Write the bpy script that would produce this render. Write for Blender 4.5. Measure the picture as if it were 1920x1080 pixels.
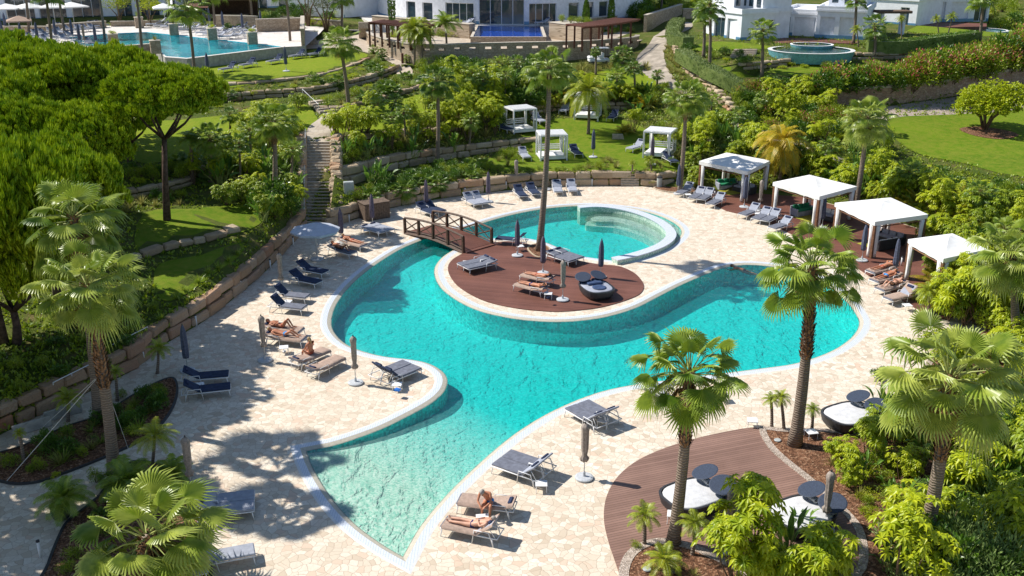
import bpy, bmesh, math, random
from mathutils import Vector, Matrix, Euler
from mathutils.bvhtree import BVHTree
from mathutils.geometry import delaunay_2d_cdt, tessellate_polygon
R = math.radians; PI = math.pi
rnd = random.Random(11)
U = rnd.uniform
for b in list(bpy.data.objects): bpy.data.objects.remove(b)
SC = bpy.context.scene; COL = SC.collection
# ------------------------------------------------------------------ camera model
FP = 1860.0; PITCH = R(20.2); CAMH = 20.7
cp, sp = math.cos(PITCH), math.sin(PITCH)
CAM = Vector((0, 0, CAMH))
def ray(px, py):
    x = (px-960)/FP; y = -(py-540)/FP
    return Vector((x, cp+y*sp, -sp+y*cp))
def P(px, py, z=0.0):
    d = ray(px, py); t = (z-CAMH)/d.z
    return CAM+d*t
def PD(px, py, D):
    d = ray(px, py); return CAM+d*(D/d.y)
def pix(v):
    r = v-CAM; dep = r.y*cp-r.z*sp
    return 960+FP*r.x/dep, 540-FP*(r.y*sp+r.z*cp)/dep
# ------------------------------------------------------------------ mesh builder
class MB:
    def __init__(s): s.V = []; s.F = []
    def add(s, vs, fs):
        n = len(s.V); s.V += [tuple(v) for v in vs]; s.F += [tuple(i+n for i in f) for f in fs]; return s
    def box(s, c, sz, rot=0, M=None):
        x, y, z = sz[0]/2, sz[1]/2, sz[2]/2
        vs = [Vector((a*x, b*y, d*z)) for a in (-1, 1) for b in (-1, 1) for d in (-1, 1)]
        m = M if M is not None else Matrix.Rotation(rot, 3, 'Z')
        c = Vector(c)
        return s.add([c+m@v for v in vs], [(0, 1, 3, 2), (4, 6, 7, 5), (0, 4, 5, 1), (2, 3, 7, 6), (0, 2, 6, 4), (1, 5, 7, 3)])
    def cbox(s, c, sz, ch=.03, rot=0, M=None, jit=0):
        hx = [sz[i]/2 for i in range(3)]
        vs = []; idx = {}
        m = M if M is not None else Matrix.Rotation(rot, 3, 'Z')
        c = Vector(c)
        for a in (-1, 1):
            for b in (-1, 1):
                for d in (-1, 1):
                    j = Vector((U(-jit, jit), U(-jit, jit), U(-jit, jit))) if jit else Vector()
                    for k in range(3):
                        p = [a*(hx[0]-ch), b*(hx[1]-ch), d*(hx[2]-ch)]
                        p[k] = (a, b, d)[k]*hx[k]
                        idx[(a, b, d, k)] = len(vs); vs.append(c+m@(Vector(p)+j))
        fs = []
        for k in range(3):
            o = [i for i in range(3) if i != k]
            for sgn in (-1, 1):
                q = []
                for (u, v) in ((-1, -1), (1, -1), (1, 1), (-1, 1)):
                    t = [0, 0, 0]; t[k] = sgn; t[o[0]] = u; t[o[1]] = v; q.append(idx[(t[0], t[1], t[2], k)])
                fl = sgn if k != 1 else -sgn
                fs.append(tuple(q if fl > 0 else q[::-1]))
        for k in range(3):                       # edges along axis k
            o = [i for i in range(3) if i != k]
            for u in (-1, 1):
                for v in (-1, 1):
                    t0 = [0, 0, 0]; t1 = [0, 0, 0]; t0[k] = -1; t1[k] = 1
                    for t in (t0, t1): t[o[0]] = u; t[o[1]] = v
                    fs.append((idx[(*t0, o[0])], idx[(*t1, o[0])], idx[(*t1, o[1])], idx[(*t0, o[1])]))
        for a in (-1, 1):
            for b in (-1, 1):
                for d in (-1, 1): fs.append((idx[(a, b, d, 0)], idx[(a, b, d, 1)], idx[(a, b, d, 2)]))
        return s.add(vs, fs)
    def tube(s, pts, rad, n=6, cap=True):
        pts = [Vector(p) for p in pts]
        if not isinstance(rad, (list, tuple)): rad = [rad]*len(pts)
        vs = []; fs = []; up = None
        for i, p in enumerate(pts):
            d = (pts[min(i+1, len(pts)-1)]-pts[max(i-1, 0)]).normalized()
            if up is None:
                up = Vector((0, 0, 1)) if abs(d.z) < .9 else Vector((1, 0, 0))
            a = d.cross(up).normalized(); b = a.cross(d).normalized(); up = b
            for k in range(n):
                t = 2*PI*k/n; vs.append(p+(a*math.cos(t)+b*math.sin(t))*rad[i])
        for i in range(len(pts)-1):
            for k in range(n):
                fs.append((i*n+k, i*n+(k+1) % n, (i+1)*n+(k+1) % n, (i+1)*n+k))
        if cap: fs.append(tuple(range(n))[::-1]); fs.append(tuple((len(pts)-1)*n+k for k in range(n)))
        return s.add(vs, fs)
    def lathe(s, prof, n=16, c=(0, 0, 0), fn=None):
        vs = []; fs = []; c = Vector(c)
        for i, (r, z) in enumerate(prof):
            for k in range(n):
                t = 2*PI*k/n; rr = r*(fn(t, i) if fn else 1); vs.append(c+Vector((rr*math.cos(t), rr*math.sin(t), z)))
        for i in range(len(prof)-1):
            for k in range(n): fs.append((i*n+k, i*n+(k+1) % n, (i+1)*n+(k+1) % n, (i+1)*n+k))
        fs.append(tuple(range(n))[::-1]); fs.append(tuple((len(prof)-1)*n+k for k in range(n)))
        return s.add(vs, fs)
    def prism(s, pts, z0, z1):
        n = len(pts); vs = [(p[0], p[1], z0) for p in pts]+[(p[0], p[1], z1) for p in pts]
        fs = [(i, (i+1) % n, n+(i+1) % n, n+i) for i in range(n)]
        tr = tessellate_polygon([[Vector((p[0], p[1], 0)) for p in pts]])
        for t in tr:
            a, b, c = [Vector((pts[i][0], pts[i][1], 0)) for i in t]
            if (b-a).cross(c-a).z < 0: t = t[::-1]
            fs.append(tuple(n+i for i in t)); fs.append(tuple(t[::-1]))
        return s.add(vs, fs)
    def sheet(s, grid):
        nu = len(grid); nv = len(grid[0]); vs = [v for row in grid for v in row]
        return s.add(vs, [(i*nv+j, (i+1)*nv+j, (i+1)*nv+j+1, i*nv+j+1) for i in range(nu-1) for j in range(nv-1)])
    def xf(s, M):
        s.V = [tuple(M@Vector(v)) for v in s.V]; return s
    def mesh(s, name, mat, smooth=False):
        me = bpy.data.meshes.new(name); me.from_pydata(s.V, [], s.F); me.update()
        if mat: me.materials.append(mat)
        if smooth:
            me.polygons.foreach_set('use_smooth', [True]*len(me.polygons))
        return me
    def build(s, name, mat, parent=None, smooth=False, loc=None):
        return mk(name, s.mesh(name, mat, smooth), parent, loc)
def mk(name, me, parent=None, loc=None, scale=None, rz=None):
    o = bpy.data.objects.new(name, me); COL.objects.link(o)
    if parent is not None: o.parent = parent
    if loc is not None: o.location = loc
    if scale is not None: o.scale = (scale,)*3 if isinstance(scale, (int, float)) else scale
    if rz is not None: o.rotation_euler.z = rz
    return o
AUTO = []                # (obj, description) labels completed by neighbourhood at the end
def tag(o, label=None, cat=None, group=None, kind=None, auto=None):
    if label: o['label'] = label
    if cat: o['category'] = cat
    if group: o['group'] = group
    if kind: o['kind'] = kind
    if auto: AUTO.append((o, auto))
    return o
def empty(name, loc=(0, 0, 0), rz=0, scale=None):
    return mk(name, None, None, loc, scale, rz)
def copy_tree(o, loc=None, rz=None, scale=None, parent=None):
    c = o.copy(); COL.objects.link(c); c.parent = parent
    if loc is not None: c.location = loc
    if rz is not None: c.rotation_euler.z = rz
    if scale is not None: c.scale = (scale,)*3 if isinstance(scale, (int, float)) else scale
    for ch in CH.get(o.name, []): copy_tree(ch, parent=c)
    return c
CH = {}
def index_children():
    CH.clear()
    for o in COL.objects:
        if o.parent: CH.setdefault(o.parent.name, []).append(o)
def spline(pts, n=6, closed=True, sharp=()):
    out = []; N = len(pts); pts = [Vector(p) for p in pts]
    rng = range(N if closed else N-1)
    for i in rng:
        p1, p2 = pts[i], pts[(i+1) % N]
        p0 = pts[(i-1) % N] if (closed or i > 0) else p1
        p3 = pts[(i+2) % N] if (closed or i+2 < N) else p2
        if i in sharp: p0 = p1
        if (i+1) % N in sharp: p3 = p2
        for k in range(n):
            t = k/n
            out.append(.5*((2*p1)+(p2-p0)*t+(2*p0-5*p1+4*p2-p3)*t*t+(3*p1-p0-3*p2+p3)*t**3))
    if not closed: out.append(pts[-1])
    return out
def inside(x, y, poly):
    c = False; j = len(poly)-1
    for i in range(len(poly)):
        xi, yi = poly[i][0], poly[i][1]; xj, yj = poly[j][0], poly[j][1]
        if (yi > y) != (yj > y) and x < (xj-xi)*(y-yi)/(yj-yi)+xi: c = not c
        j = i
    return c
# ------------------------------------------------------------------ materials
MATS = {}
class NT:
    def __init__(s, name):
        s.m = bpy.data.materials.new(name); s.m.use_nodes = True; s.t = s.m.node_tree; s.t.nodes.clear()
        s.out = s.n('OutputMaterial'); s.b = s.n('BsdfPrincipled'); s.l(s.b.outputs[0], s.out.inputs[0]); MATS[name] = s.m
    def n(s, typ, **kw):
        nd = s.t.nodes.new('ShaderNode'+typ)
        for k, v in kw.items():
            if k in nd.inputs: nd.inputs[k].default_value = v
            else: setattr(nd, k, v)
        return nd
    def l(s, a, b): s.t.links.new(a, b)
    def co(s, scale=(1, 1, 1), obj=False, rot=(0, 0, 0)):
        c = s.n('TexCoord'); mp = s.n('Mapping'); mp.inputs['Scale'].default_value = scale; mp.inputs['Rotation'].default_value = rot
        if obj: s.l(c.outputs['Object'], mp.inputs[0])
        else:
            g = s.n('NewGeometry'); s.l(g.outputs['Position'], mp.inputs[0])
        return mp.outputs[0]
    def noise(s, sc, co=None, det=4, rough=.6, dist=0):
        t = s.n('TexNoise', Scale=sc, Detail=det, Roughness=rough, Distortion=dist)
        if co is not None: s.l(co, t.inputs['Vector'])
        return t.outputs['Fac']
    def ramp(s, fac, stops, interp='LINEAR'):
        r = s.n('ValToRGB'); r.color_ramp.interpolation = interp; e = r.color_ramp.elements
        while len(e) < len(stops): e.new(.5)
        for i, (p, c) in enumerate(stops):
            e[i].position = p; e[i].color = (*c, 1) if len(c) == 3 else c
        s.l(fac, r.inputs[0]); return r.outputs[0]
    def mix(s, fac, a, b, mode='MIX'):
        m = s.n('Mix', data_type='RGBA', blend_type=mode)
        for v, i in ((fac, 0), (a, 6), (b, 7)):
            if hasattr(v, 'is_linked'): s.l(v, m.inputs[i])
            else: m.inputs[i].default_value = v if i == 0 else (*v, 1)
        return m.outputs[2]
    def bump(s, h, st=.4, d=.02):
        b = s.n('Bump', Strength=st, Distance=d); s.l(h, b.inputs['Height']); s.l(b.outputs[0], s.b.inputs['Normal']); return b
    def math(s, op, a, b=0.):
        m = s.n('Math', operation=op)
        for i, v in enumerate((a, b)):
            if hasattr(v, 'is_linked'): s.l(v, m.inputs[i])
            else: m.inputs[i].default_value = v
        return m.outputs[0]
    def base(s, c, rough=.7, spec=.3, metal=0):
        if hasattr(c, 'is_linked'): s.l(c, s.b.inputs['Base Color'])
        else: s.b.inputs['Base Color'].default_value = (*c, 1)
        s.b.inputs['Roughness'].default_value = rough; s.b.inputs['Specular IOR Level'].default_value = spec; s.b.inputs['Metallic'].default_value = metal
        return s.m
def simple(name, c, rough=.6, spec=.3, metal=0, var=.12, sc=3., bump=0, obj=True):
    t = NT(name); co = t.co(obj=obj); f = t.noise(sc, co, 5)
    lo = tuple(max(0, v*(1-var*1.6)) for v in c); hi = tuple(min(1, v*(1+var)) for v in c)
    m = t.base(t.ramp(f, [(.3, lo), (.7, hi)]), rough, spec, metal)
    if bump: t.bump(t.noise(sc*8, co, 3), bump, .02)
    return m
def leafmat(name, cols, trans=.3, rough=.45, spec=.35, wilt=None):
    """cols: dark, mid, light leaf colours, spread per leaf (random per island) and per plant"""
    t = NT(name); g = t.n('NewGeometry'); oi = t.n('ObjectInfo')
    f = t.math('MULTIPLY', g.outputs['Random Per Island'], .72)
    f = t.math('ADD', f, t.math('MULTIPLY', oi.outputs['Random'], .28))
    st = [(0, cols[0]), (.5, cols[1]), (1, cols[2])]
    if wilt: st = [(0, cols[0]), (.45, cols[1]), (.88, cols[2]), (.95, wilt)]
    c = t.ramp(f, st)
    nz = t.noise(1.3, t.co(), 2); n2 = t.noise(7., t.co(), 2)
    c = t.mix(t.math('MULTIPLY', t.ramp(n2, [(.4, (0, 0, 0)), (.62, (1, 1, 1))]), .45), c, cols[0])
    c = t.mix(t.ramp(nz, [(.35, (0, 0, 0)), (.65, (1, 1, 1))]), c, t.mix(.6, c, cols[2]))
    t.base(c, rough, spec)
    tr = t.n('BsdfTranslucent'); t.l(c, tr.inputs[0])
    ms = t.n('MixShader', Fac=trans); t.l(t.b.outputs[0], ms.inputs[1]); t.l(tr.outputs[0], ms.inputs[2]); t.l(ms.outputs[0], t.out.inputs[0])
    return t.m
def M(n): return MATS[n]
# paving: irregular flagstones
def paving(name, scale, pale, tint, grout, gw=.035):
    t = NT(name); co = t.co()
    nz = t.n('TexNoise', Scale=1.1, Detail=2); t.l(co, nz.inputs['Vector'])
    ds = t.n('VectorMath', operation='SCALE'); t.l(nz.outputs['Color'], ds.inputs[0]); ds.inputs['Scale'].default_value = .55
    ad = t.n('VectorMath', operation='ADD'); t.l(co, ad.inputs[0]); t.l(ds.outputs[0], ad.inputs[1])
    v = t.n('TexVoronoi', Scale=scale, voronoi_dimensions='2D', Randomness=1.); t.l(ad.outputs[0], v.inputs['Vector'])
    e = t.n('TexVoronoi', Scale=scale, voronoi_dimensions='2D', feature='DISTANCE_TO_EDGE', Randomness=1.); t.l(ad.outputs[0], e.inputs['Vector'])
    sx = t.n('SeparateColor'); t.l(v.outputs['Color'], sx.inputs[0])
    c = t.ramp(sx.outputs[0], [(0, tint[0]), (.2, pale[0]), (.55, pale[1]), (.85, pale[2]), (.95, tint[1])])
    fine = t.noise(9, co, 5, .7); big = t.noise(.16, co, 3)
    c = t.mix(t.math('MULTIPLY', t.ramp(fine, [(.35, (1, 1, 1)), (.62, (0, 0, 0))]), .45), c, tint[0])
    c = t.mix(t.math('MULTIPLY', t.ramp(big, [(.42, (1, 1, 1)), (.6, (0, 0, 0))]), .35), c, tint[2])
    g = t.ramp(e.outputs['Distance'], [(gw*.4, (1, 1, 1)), (gw*1.3, (0, 0, 0))])
    c = t.mix(t.math('MULTIPLY', g, .75), c, grout)
    t.base(c, .75, .25)
    h = t.math('ADD', t.ramp(e.outputs['Distance'], [(0, (0, 0, 0)), (gw*1.6, (1, 1, 1))]), t.math('MULTIPLY', fine, .35))
    t.bump(h, .35, .015)
paving('flagstone', 3.7, [(.65, .56, .44), (.74, .66, .54), (.80, .74, .63)], [(.52, .42, .31), (.66, .49, .37), (.60, .51, .40)], (.38, .29, .21))
paving('pale_stone', 1.3, [(.66, .62, .58), (.72, .68, .64), (.76, .73, .69)], [(.6, .55, .5), (.62, .56, .52), (.62, .58, .54)], (.45, .4, .36))
paving('path_stone', 1.6, [(.50, .42, .33), (.56, .48, .38), (.6, .53, .44)], [(.42, .34, .26), (.46, .38, .3), (.4, .34, .27)], (.3, .24, .18))
def deckmat(name, c1, c2, rot):
    t = NT(name); co = t.co(rot=(0, 0, rot))
    sx = t.n('SeparateXYZ'); t.l(co, sx.inputs[0])
    fr = t.math('FRACT', t.math('MULTIPLY', sx.outputs[1], 6.9))
    idn = t.math('FLOOR', t.math('MULTIPLY', sx.outputs[1], 6.9))
    wn = t.n('TexWhiteNoise', noise_dimensions='1D'); t.l(idn, wn.inputs['W'])
    st = t.co((1.2, 22, 1), rot=(0, 0, rot)); gr = t.noise(1.6, st, 4)
    c = t.mix(gr, c1, c2); c = t.mix(t.math('MULTIPLY', wn.outputs[0], .75), c, tuple(v*.8 for v in c1))
    blot = t.noise(.35, co, 4); c = t.mix(t.math('MULTIPLY', t.ramp(blot, [(.4, (0, 0, 0)), (.65, (1, 1, 1))]), .35), c, tuple(v*1.35 for v in c2))
    gp = t.ramp(fr, [(.05, (1, 1, 1)), (.14, (0, 0, 0))]); c = t.mix(gp, c, tuple(v*.25 for v in c1))
    t.base(c, .6, .3); t.bump(t.math('SUBTRACT', t.math('MULTIPLY', gr, .3), gp), .4, .01)
deckmat('deck_board', (.135, .052, .036), (.215, .092, .065), R(14))
deckmat('deck_board_pale', (.21, .12, .09), (.29, .175, .135), R(-20))
def soil(name, cols, sc=14):
    t = NT(name); co = t.co(); v = t.n('TexVoronoi', Scale=sc); t.l(co, v.inputs['Vector'])
    sx = t.n('SeparateColor'); t.l(v.outputs['Color'], sx.inputs[0])
    c = t.ramp(sx.outputs[0], [(0, cols[0]), (.45, cols[1]), (.8, cols[2]), (1, cols[3])])
    c = t.mix(t.math('MULTIPLY', t.noise(.6, co, 4), .4), c, cols[0])
    t.base(c, .9, .15); t.bump(v.outputs['Distance'], .8, .04)
soil('bark_mulch', [(.07, .035, .02), (.16, .075, .04), (.28, .14, .08), (.42, .26, .16)])
soil('gravel', [(.25, .2, .16), (.42, .34, .28), (.6, .5, .42), (.7, .6, .52)], 20)
t = NT('garden_soil'); co = t.co()
c = t.ramp(t.noise(.5, co, 6, .7), [(.32, (.06, .11, .012)), (.52, (.13, .15, .03)), (.70, (.24, .17, .08))])
c = t.mix(t.math('MULTIPLY', t.noise(11, co, 4, .8), .6), c, (.06, .085, .02)); t.base(c, .95, .1); t.bump(t.noise(9, co, 4, .8), 1., .12)
def lawn(name, a, b, d, rot):
    t = NT(name); co = t.co()
    big = t.noise(.12, co, 4, .6, .5); fine = t.noise(26, co, 3, .8); mid = t.noise(1.7, co, 5, .7)
    sx = t.n('SeparateXYZ'); t.l(t.co(rot=(0, 0, rot)), sx.inputs[0])
    stripe = t.math('SINE', t.math('MULTIPLY', sx.outputs[0], 2.9))
    c = t.mix(t.ramp(big, [(.35, (0, 0, 0)), (.7, (1, 1, 1))]), a, b)
    c = t.mix(t.math('MULTIPLY', t.ramp(mid, [(.38, (0, 0, 0)), (.62, (1, 1, 1))]), .75), c, d)
    c = t.mix(t.math('MULTIPLY', t.ramp(stripe, [(.2, (0, 0, 0)), (.8, (1, 1, 1))]), .10), c, b)
    c = t.mix(t.math('MULTIPLY', fine, .45), c, tuple(v*.45 for v in a))
    t.base(c, .9, .12); t.bump(fine, .9, .05)
lawn('lawn_grass', (.16, .26, .008), (.25, .33, .012), (.30, .32, .03), R(20))
lawn('lawn_deep', (.095, .19, .006), (.17, .26, .01), (.25, .27, .03), R(60))
def stone(name, cols, sc=2.5, brick=None):
    t = NT(name); co = t.co(); g = t.n('NewGeometry')
    n1 = t.noise(sc, co, 6, .7); isl = t.ramp(g.outputs['Random Per Island'], [(0, cols[0]), (.4, cols[1]), (.75, cols[2]), (1, cols[3])])
    c = t.mix(t.math('MULTIPLY', t.ramp(n1, [(.35, (0, 0, 0)), (.65, (1, 1, 1))]), .6), isl, cols[1])
    c = t.mix(t.math('MULTIPLY', t.ramp(t.noise(sc*4, co, 4, .8), [(.5, (0, 0, 0)), (.75, (1, 1, 1))]), .45), c, tuple(v*.45 for v in cols[0]))
    t.base(c, .9, .15); t.bump(t.noise(sc*4, co, 6, .8), .9, .08)
stone('sandstone', [(.32, .23, .15), (.48, .37, .25), (.56, .46, .33), (.46, .22, .11)])
stone('sandstone_red', [(.36, .24, .15), (.46, .30, .19), (.50, .37, .26), (.42, .15, .07)])
def brick(name, a, b, mo, sx=1.6, sz=4.5):
    t = NT(name); g = t.n('NewGeometry'); sp_ = t.n('SeparateXYZ'); t.l(g.outputs['Position'], sp_.inputs[0])
    cb = t.n('CombineXYZ'); t.l(t.math('ADD', t.math('MULTIPLY', sp_.outputs[0], sx), t.math('MULTIPLY', sp_.outputs[1], sx*.8)), cb.inputs[0]); t.l(t.math('MULTIPLY', sp_.outputs[2], sz), cb.inputs[1])
    v = t.n('TexVoronoi', voronoi_dimensions='2D', Scale=1.3); t.l(cb.outputs[0], v.inputs['Vector'])
    e = t.n('TexVoronoi', voronoi_dimensions='2D', feature='DISTANCE_TO_EDGE', Scale=1.3); t.l(cb.outputs[0], e.inputs['Vector'])
    s2 = t.n('SeparateColor'); t.l(v.outputs['Color'], s2.inputs[0]); c = t.mix(s2.outputs[0], a, b)
    gg = t.ramp(e.outputs['Distance'], [(.02, (1, 1, 1)), (.09, (0, 0, 0))]); c = t.mix(t.math('MULTIPLY', gg, .8), c, mo)
    c = t.mix(t.math('MULTIPLY', t.noise(6, t.co(), 4), .35), c, mo); t.base(c, .9, .15); t.bump(t.math('SUBTRACT', 1., gg), .5, .03)
brick('rubble_wall', (.40, .31, .22), (.58, .47, .35), (.20, .15, .10))
brick('brick_wall', (.40, .25, .17), (.55, .40, .28), (.18, .12, .09), 1.4, 3.2)
simple('wall_cap', (.52, .46, .38), .85, .2, var=.2, sc=4, bump=.4)
simple('stair_stone', (.50, .41, .31), .85, .2, var=.25, sc=5, bump=.4, obj=False)
# plastics, metal, fabric
simple('white_paint', (.76, .76, .76), .45, .4, var=.05); simple('white_plaster', (.86, .87, .90), .8, .2, var=.07, sc=1.2)
simple('plaster_tile', (.80, .80, .83), .7, .3, var=.1, sc=2)
simple('canvas_white', (.80, .79, .76), .85, .15, var=.05, sc=2); simple('canvas_grey', (.50, .53, .60), .85, .15, var=.08)
simple('mattress_grey', (.165, .175, .215), .85, .15, var=.18, sc=5, bump=.2); simple('mattress_pale', (.34, .36, .42), .85, .15, var=.12, sc=5, bump=.2)
simple('mattress_shade_navy', (.035, .05, .095), .85, .15, var=.2, sc=5, bump=.2); simple('mattress_cream', (.62, .62, .63), .85, .15, var=.12, sc=4, bump=.5)  # navy mattress: grey cover with the shade put into its colour
simple('pillow_navy', (.03, .04, .085), .85, .15); simple('towel_taupe', (.42, .31, .25), .95, .05, var=.14, sc=9, bump=.5)
simple('parasol_slate', (.105, .12, .175), .85, .15, var=.25, sc=9); simple('parasol_taupe', (.33, .28, .24), .85, .15, var=.25, sc=9)
simple('parasol_plum', (.15, .125, .165), .85, .15, var=.25, sc=9); simple('pole_grey', (.62, .62, .60), .4, .5, .4)
simple('base_stone', (.50, .52, .54), .7, .3, var=.15, sc=14, bump=.2); simple('metal_dark', (.05, .05, .055), .5, .5, .3)
simple('timber_dark', (.085, .045, .028), .65, .3, var=.35, sc=7, bump=.3); simple('timber_weathered', (.16, .115, .085), .75, .2, var=.3, sc=6, bump=.3); simple('timber_red', (.15, .06, .04), .65, .3, var=.3, sc=6, bump=.3)
simple('cedar', (.22, .11, .06), .7, .25, var=.3, sc=8, bump=.3); simple('thatch', (.17, .12, .085), .95, .1, var=.35, sc=12, bump=.8)
simple('cushion_green', (.03, .22, .11), .85, .15, var=.2); simple('cushion_blue', (.03, .16, .55), .85, .15); simple('cushion_olive', (.35, .34, .05), .85, .15)
simple('box_grey', (.42, .45, .44), .5, .4); simple('concrete', (.42, .40, .36), .85, .2, var=.2, sc=3, bump=.3, obj=False)
simple('asphalt_pale', (.40, .345, .28), .9, .15, var=.22, sc=1.2, bump=.4, obj=False); simple('rope', (.6, .6, .58), .7, .2)
simple('skin_tan', (.50, .21, .115), .5, .35, var=.12, sc=6); simple('skin_fair', (.62, .34, .23), .5, .35, var=.1, sc=6)
simple('hair_brown', (.10, .055, .03), .6, .3); simple('hair_grey', (.35, .32, .29), .6, .3); simple('hair_fair', (.42, .29, .14), .6, .3)
simple('swim_navy', (.02, .03, .12), .7, .2); simple('swim_rust', (.40, .10, .06), .7, .2); simple('swim_blue', (.02, .28, .65), .7, .2); simple('swim_black', (.015, .015, .02), .7, .2)
simple('cushion_navy', (.05, .08, .16), .85, .15, var=.2); simple('disc_navy', (.04, .055, .09), .7, .3, var=.3, sc=30); simple('tile_pale_teal', (.16, .40, .46), .5, .4, var=.25, sc=6); simple('tile_blue', (.12, .28, .45), .35, .5, var=.3, sc=20)
t = NT('glass'); t.base((.025, .05, .07), .06, .9); t.b.inputs['Coat Weight'].default_value = .3
g = t.n('TexCoord'); bz = t.noise(1.4, t.co(), 2); t.bump(bz, .06, .3)
t = NT('bark_palm'); co = t.co(obj=True); sx = t.n('SeparateXYZ'); t.l(co, sx.inputs[0])
rg = t.math('SINE', t.math('ADD', t.math('MULTIPLY', sx.outputs[2], 62.), t.math('MULTIPLY', t.noise(5, co, 3), 9.)))
c = t.mix(t.ramp(rg, [(0, (0, 0, 0)), (.9, (1, 1, 1))]), (.20, .155, .12), (.34, .27, .21)); c = t.mix(t.math('MULTIPLY', t.noise(3, co, 5), .5), c, (.14, .105, .08)); t.base(c, .9, .15); t.bump(rg, .5, .03)
simple('palm_boots', (.30, .17, .09), .9, .1, var=.5, sc=5, bump=.6, obj=False); simple('bark_pine', (.11, .075, .06), .95, .1, var=.4, sc=5, bump=1.)
simple('stem', (.17, .12, .075), .9, .1, var=.3, sc=8, bump=.4); simple('petiole', (.30, .34, .09), .6, .3, var=.2)
# leaf colours
leafmat('fan_leaf', [(.06, .14, .008), (.18, .29, .015), (.38, .46, .05)], .28, .40, .5)
leafmat('fan_leaf_pale', [(.09, .18, .010), (.24, .34, .025), (.48, .53, .10)], .3, .38, .55)
leafmat('fan_leaf_dark', [(.035, .10, .008), (.11, .20, .015), (.24, .34, .03)], .22, .4, .5)
leafmat('feather_leaf', [(.08, .15, .01), (.24, .32, .015), (.45, .48, .03)], .3, .42, .4, (.40, .28, .05))
leafmat('gold_leaf', [(.16, .20, .012), (.40, .34, .012), (.66, .44, .03)], .35, .45, .35)
leafmat('pine_needle', [(.045, .13, .003), (.20, .34, .006), (.50, .58, .015)], .16, .5, .25)
leafmat('lime_leaf', [(.14, .24, .008), (.38, .48, .012), (.62, .64, .02)], .35, .42, .4)
leafmat('green_leaf', [(.05, .13, .006), (.20, .31, .010), (.44, .50, .025)], .28, .4, .45)
leafmat('deep_leaf', [(.02, .065, .006), (.065, .16, .010), (.16, .28, .02)], .2, .38, .5)
leafmat('paddle_leaf', [(.035, .10, .02), (.08, .20, .025), (.20, .33, .04)], .3, .35, .5, (.40, .36, .05))
leafmat('olive_leaf', [(.06, .085, .04), (.13, .16, .08), (.22, .25, .14)], .2, .5, .3)
leafmat('rosemary_leaf', [(.06, .13, .025), (.18, .29, .06), (.36, .46, .15)], .25, .5, .3)
leafmat('dry_grass', [(.16, .19, .03), (.30, .30, .06), (.45, .40, .14)], .3, .6, .2)
leafmat('hedge_leaf', [(.06, .11, .025), (.15, .21, .05), (.26, .31, .10)], .2, .5, .3)
leafmat('dead_leaf', [(.16, .09, .03), (.28, .18, .07), (.40, .30, .14)], .15, .6, .2)
leafmat('pink_flower', [(.35, .05, .05), (.50, .12, .10), (.60, .25, .18)], .35, .5, .2)
# pool finishes
def tile(name, a, b, d, sc):
    t = NT(name); co = t.co(); v = t.n('TexVoronoi', Scale=sc, Randomness=.25); t.l(co, v.inputs['Vector']); s2 = t.n('SeparateColor'); t.l(v.outputs['Color'], s2.inputs[0])
    c = t.ramp(s2.outputs[0], [(0, a), (.5, b), (1, d)]); t.base(c, .5, .4); return t
tile('pool_tile', (.0, .42, .42), (.003, .74, .72), (.06, .95, .9), 9)
tile('pool_tile_sand', (.22, .42, .34), (.46, .62, .52), (.72, .80, .68), 14)
tile('pool_tile_blue', (.01, .08, .5), (.02, .12, .7), (.03, .2, .8), 5)
tile('pool_tile_sky', (.03, .5, .65), (.05, .65, .78), (.1, .8, .88), 3)
# floor that passes from sand to turquoise with depth
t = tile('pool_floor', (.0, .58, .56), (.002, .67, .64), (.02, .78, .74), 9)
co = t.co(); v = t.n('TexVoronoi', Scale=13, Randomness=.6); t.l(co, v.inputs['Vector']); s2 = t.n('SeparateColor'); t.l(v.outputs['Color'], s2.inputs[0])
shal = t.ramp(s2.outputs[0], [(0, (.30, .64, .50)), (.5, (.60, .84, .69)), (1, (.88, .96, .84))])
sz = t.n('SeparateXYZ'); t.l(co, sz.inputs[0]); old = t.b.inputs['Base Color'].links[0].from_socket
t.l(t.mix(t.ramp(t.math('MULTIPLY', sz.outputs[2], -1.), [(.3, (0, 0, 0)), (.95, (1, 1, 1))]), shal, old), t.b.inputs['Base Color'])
def tilebrick(name, a, b, sc):
    t = NT(name); co = t.co(); br = t.n('TexBrick', Scale=sc); t.l(co, br.inputs['Vector'])
    br.inputs['Color1'].default_value = (*a, 1); br.inputs['Color2'].default_value = (*tuple(v*.9 for v in a), 1); br.inputs['Mortar'].default_value = (*b, 1); br.inputs['Mortar Size'].default_value = .03; br.offset = 0
    t.base(br.outputs['Color'], .4, .4)
tilebrick('coping_white', (.72, .75, .80), (.34, .40, .50), 5.)
simple('coping_sand', (.50, .46, .37), .6, .3, var=.1, sc=8, obj=False); simple('coping_rim', (.66, .66, .64), .6, .3, var=.06, sc=3, obj=False)
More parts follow.
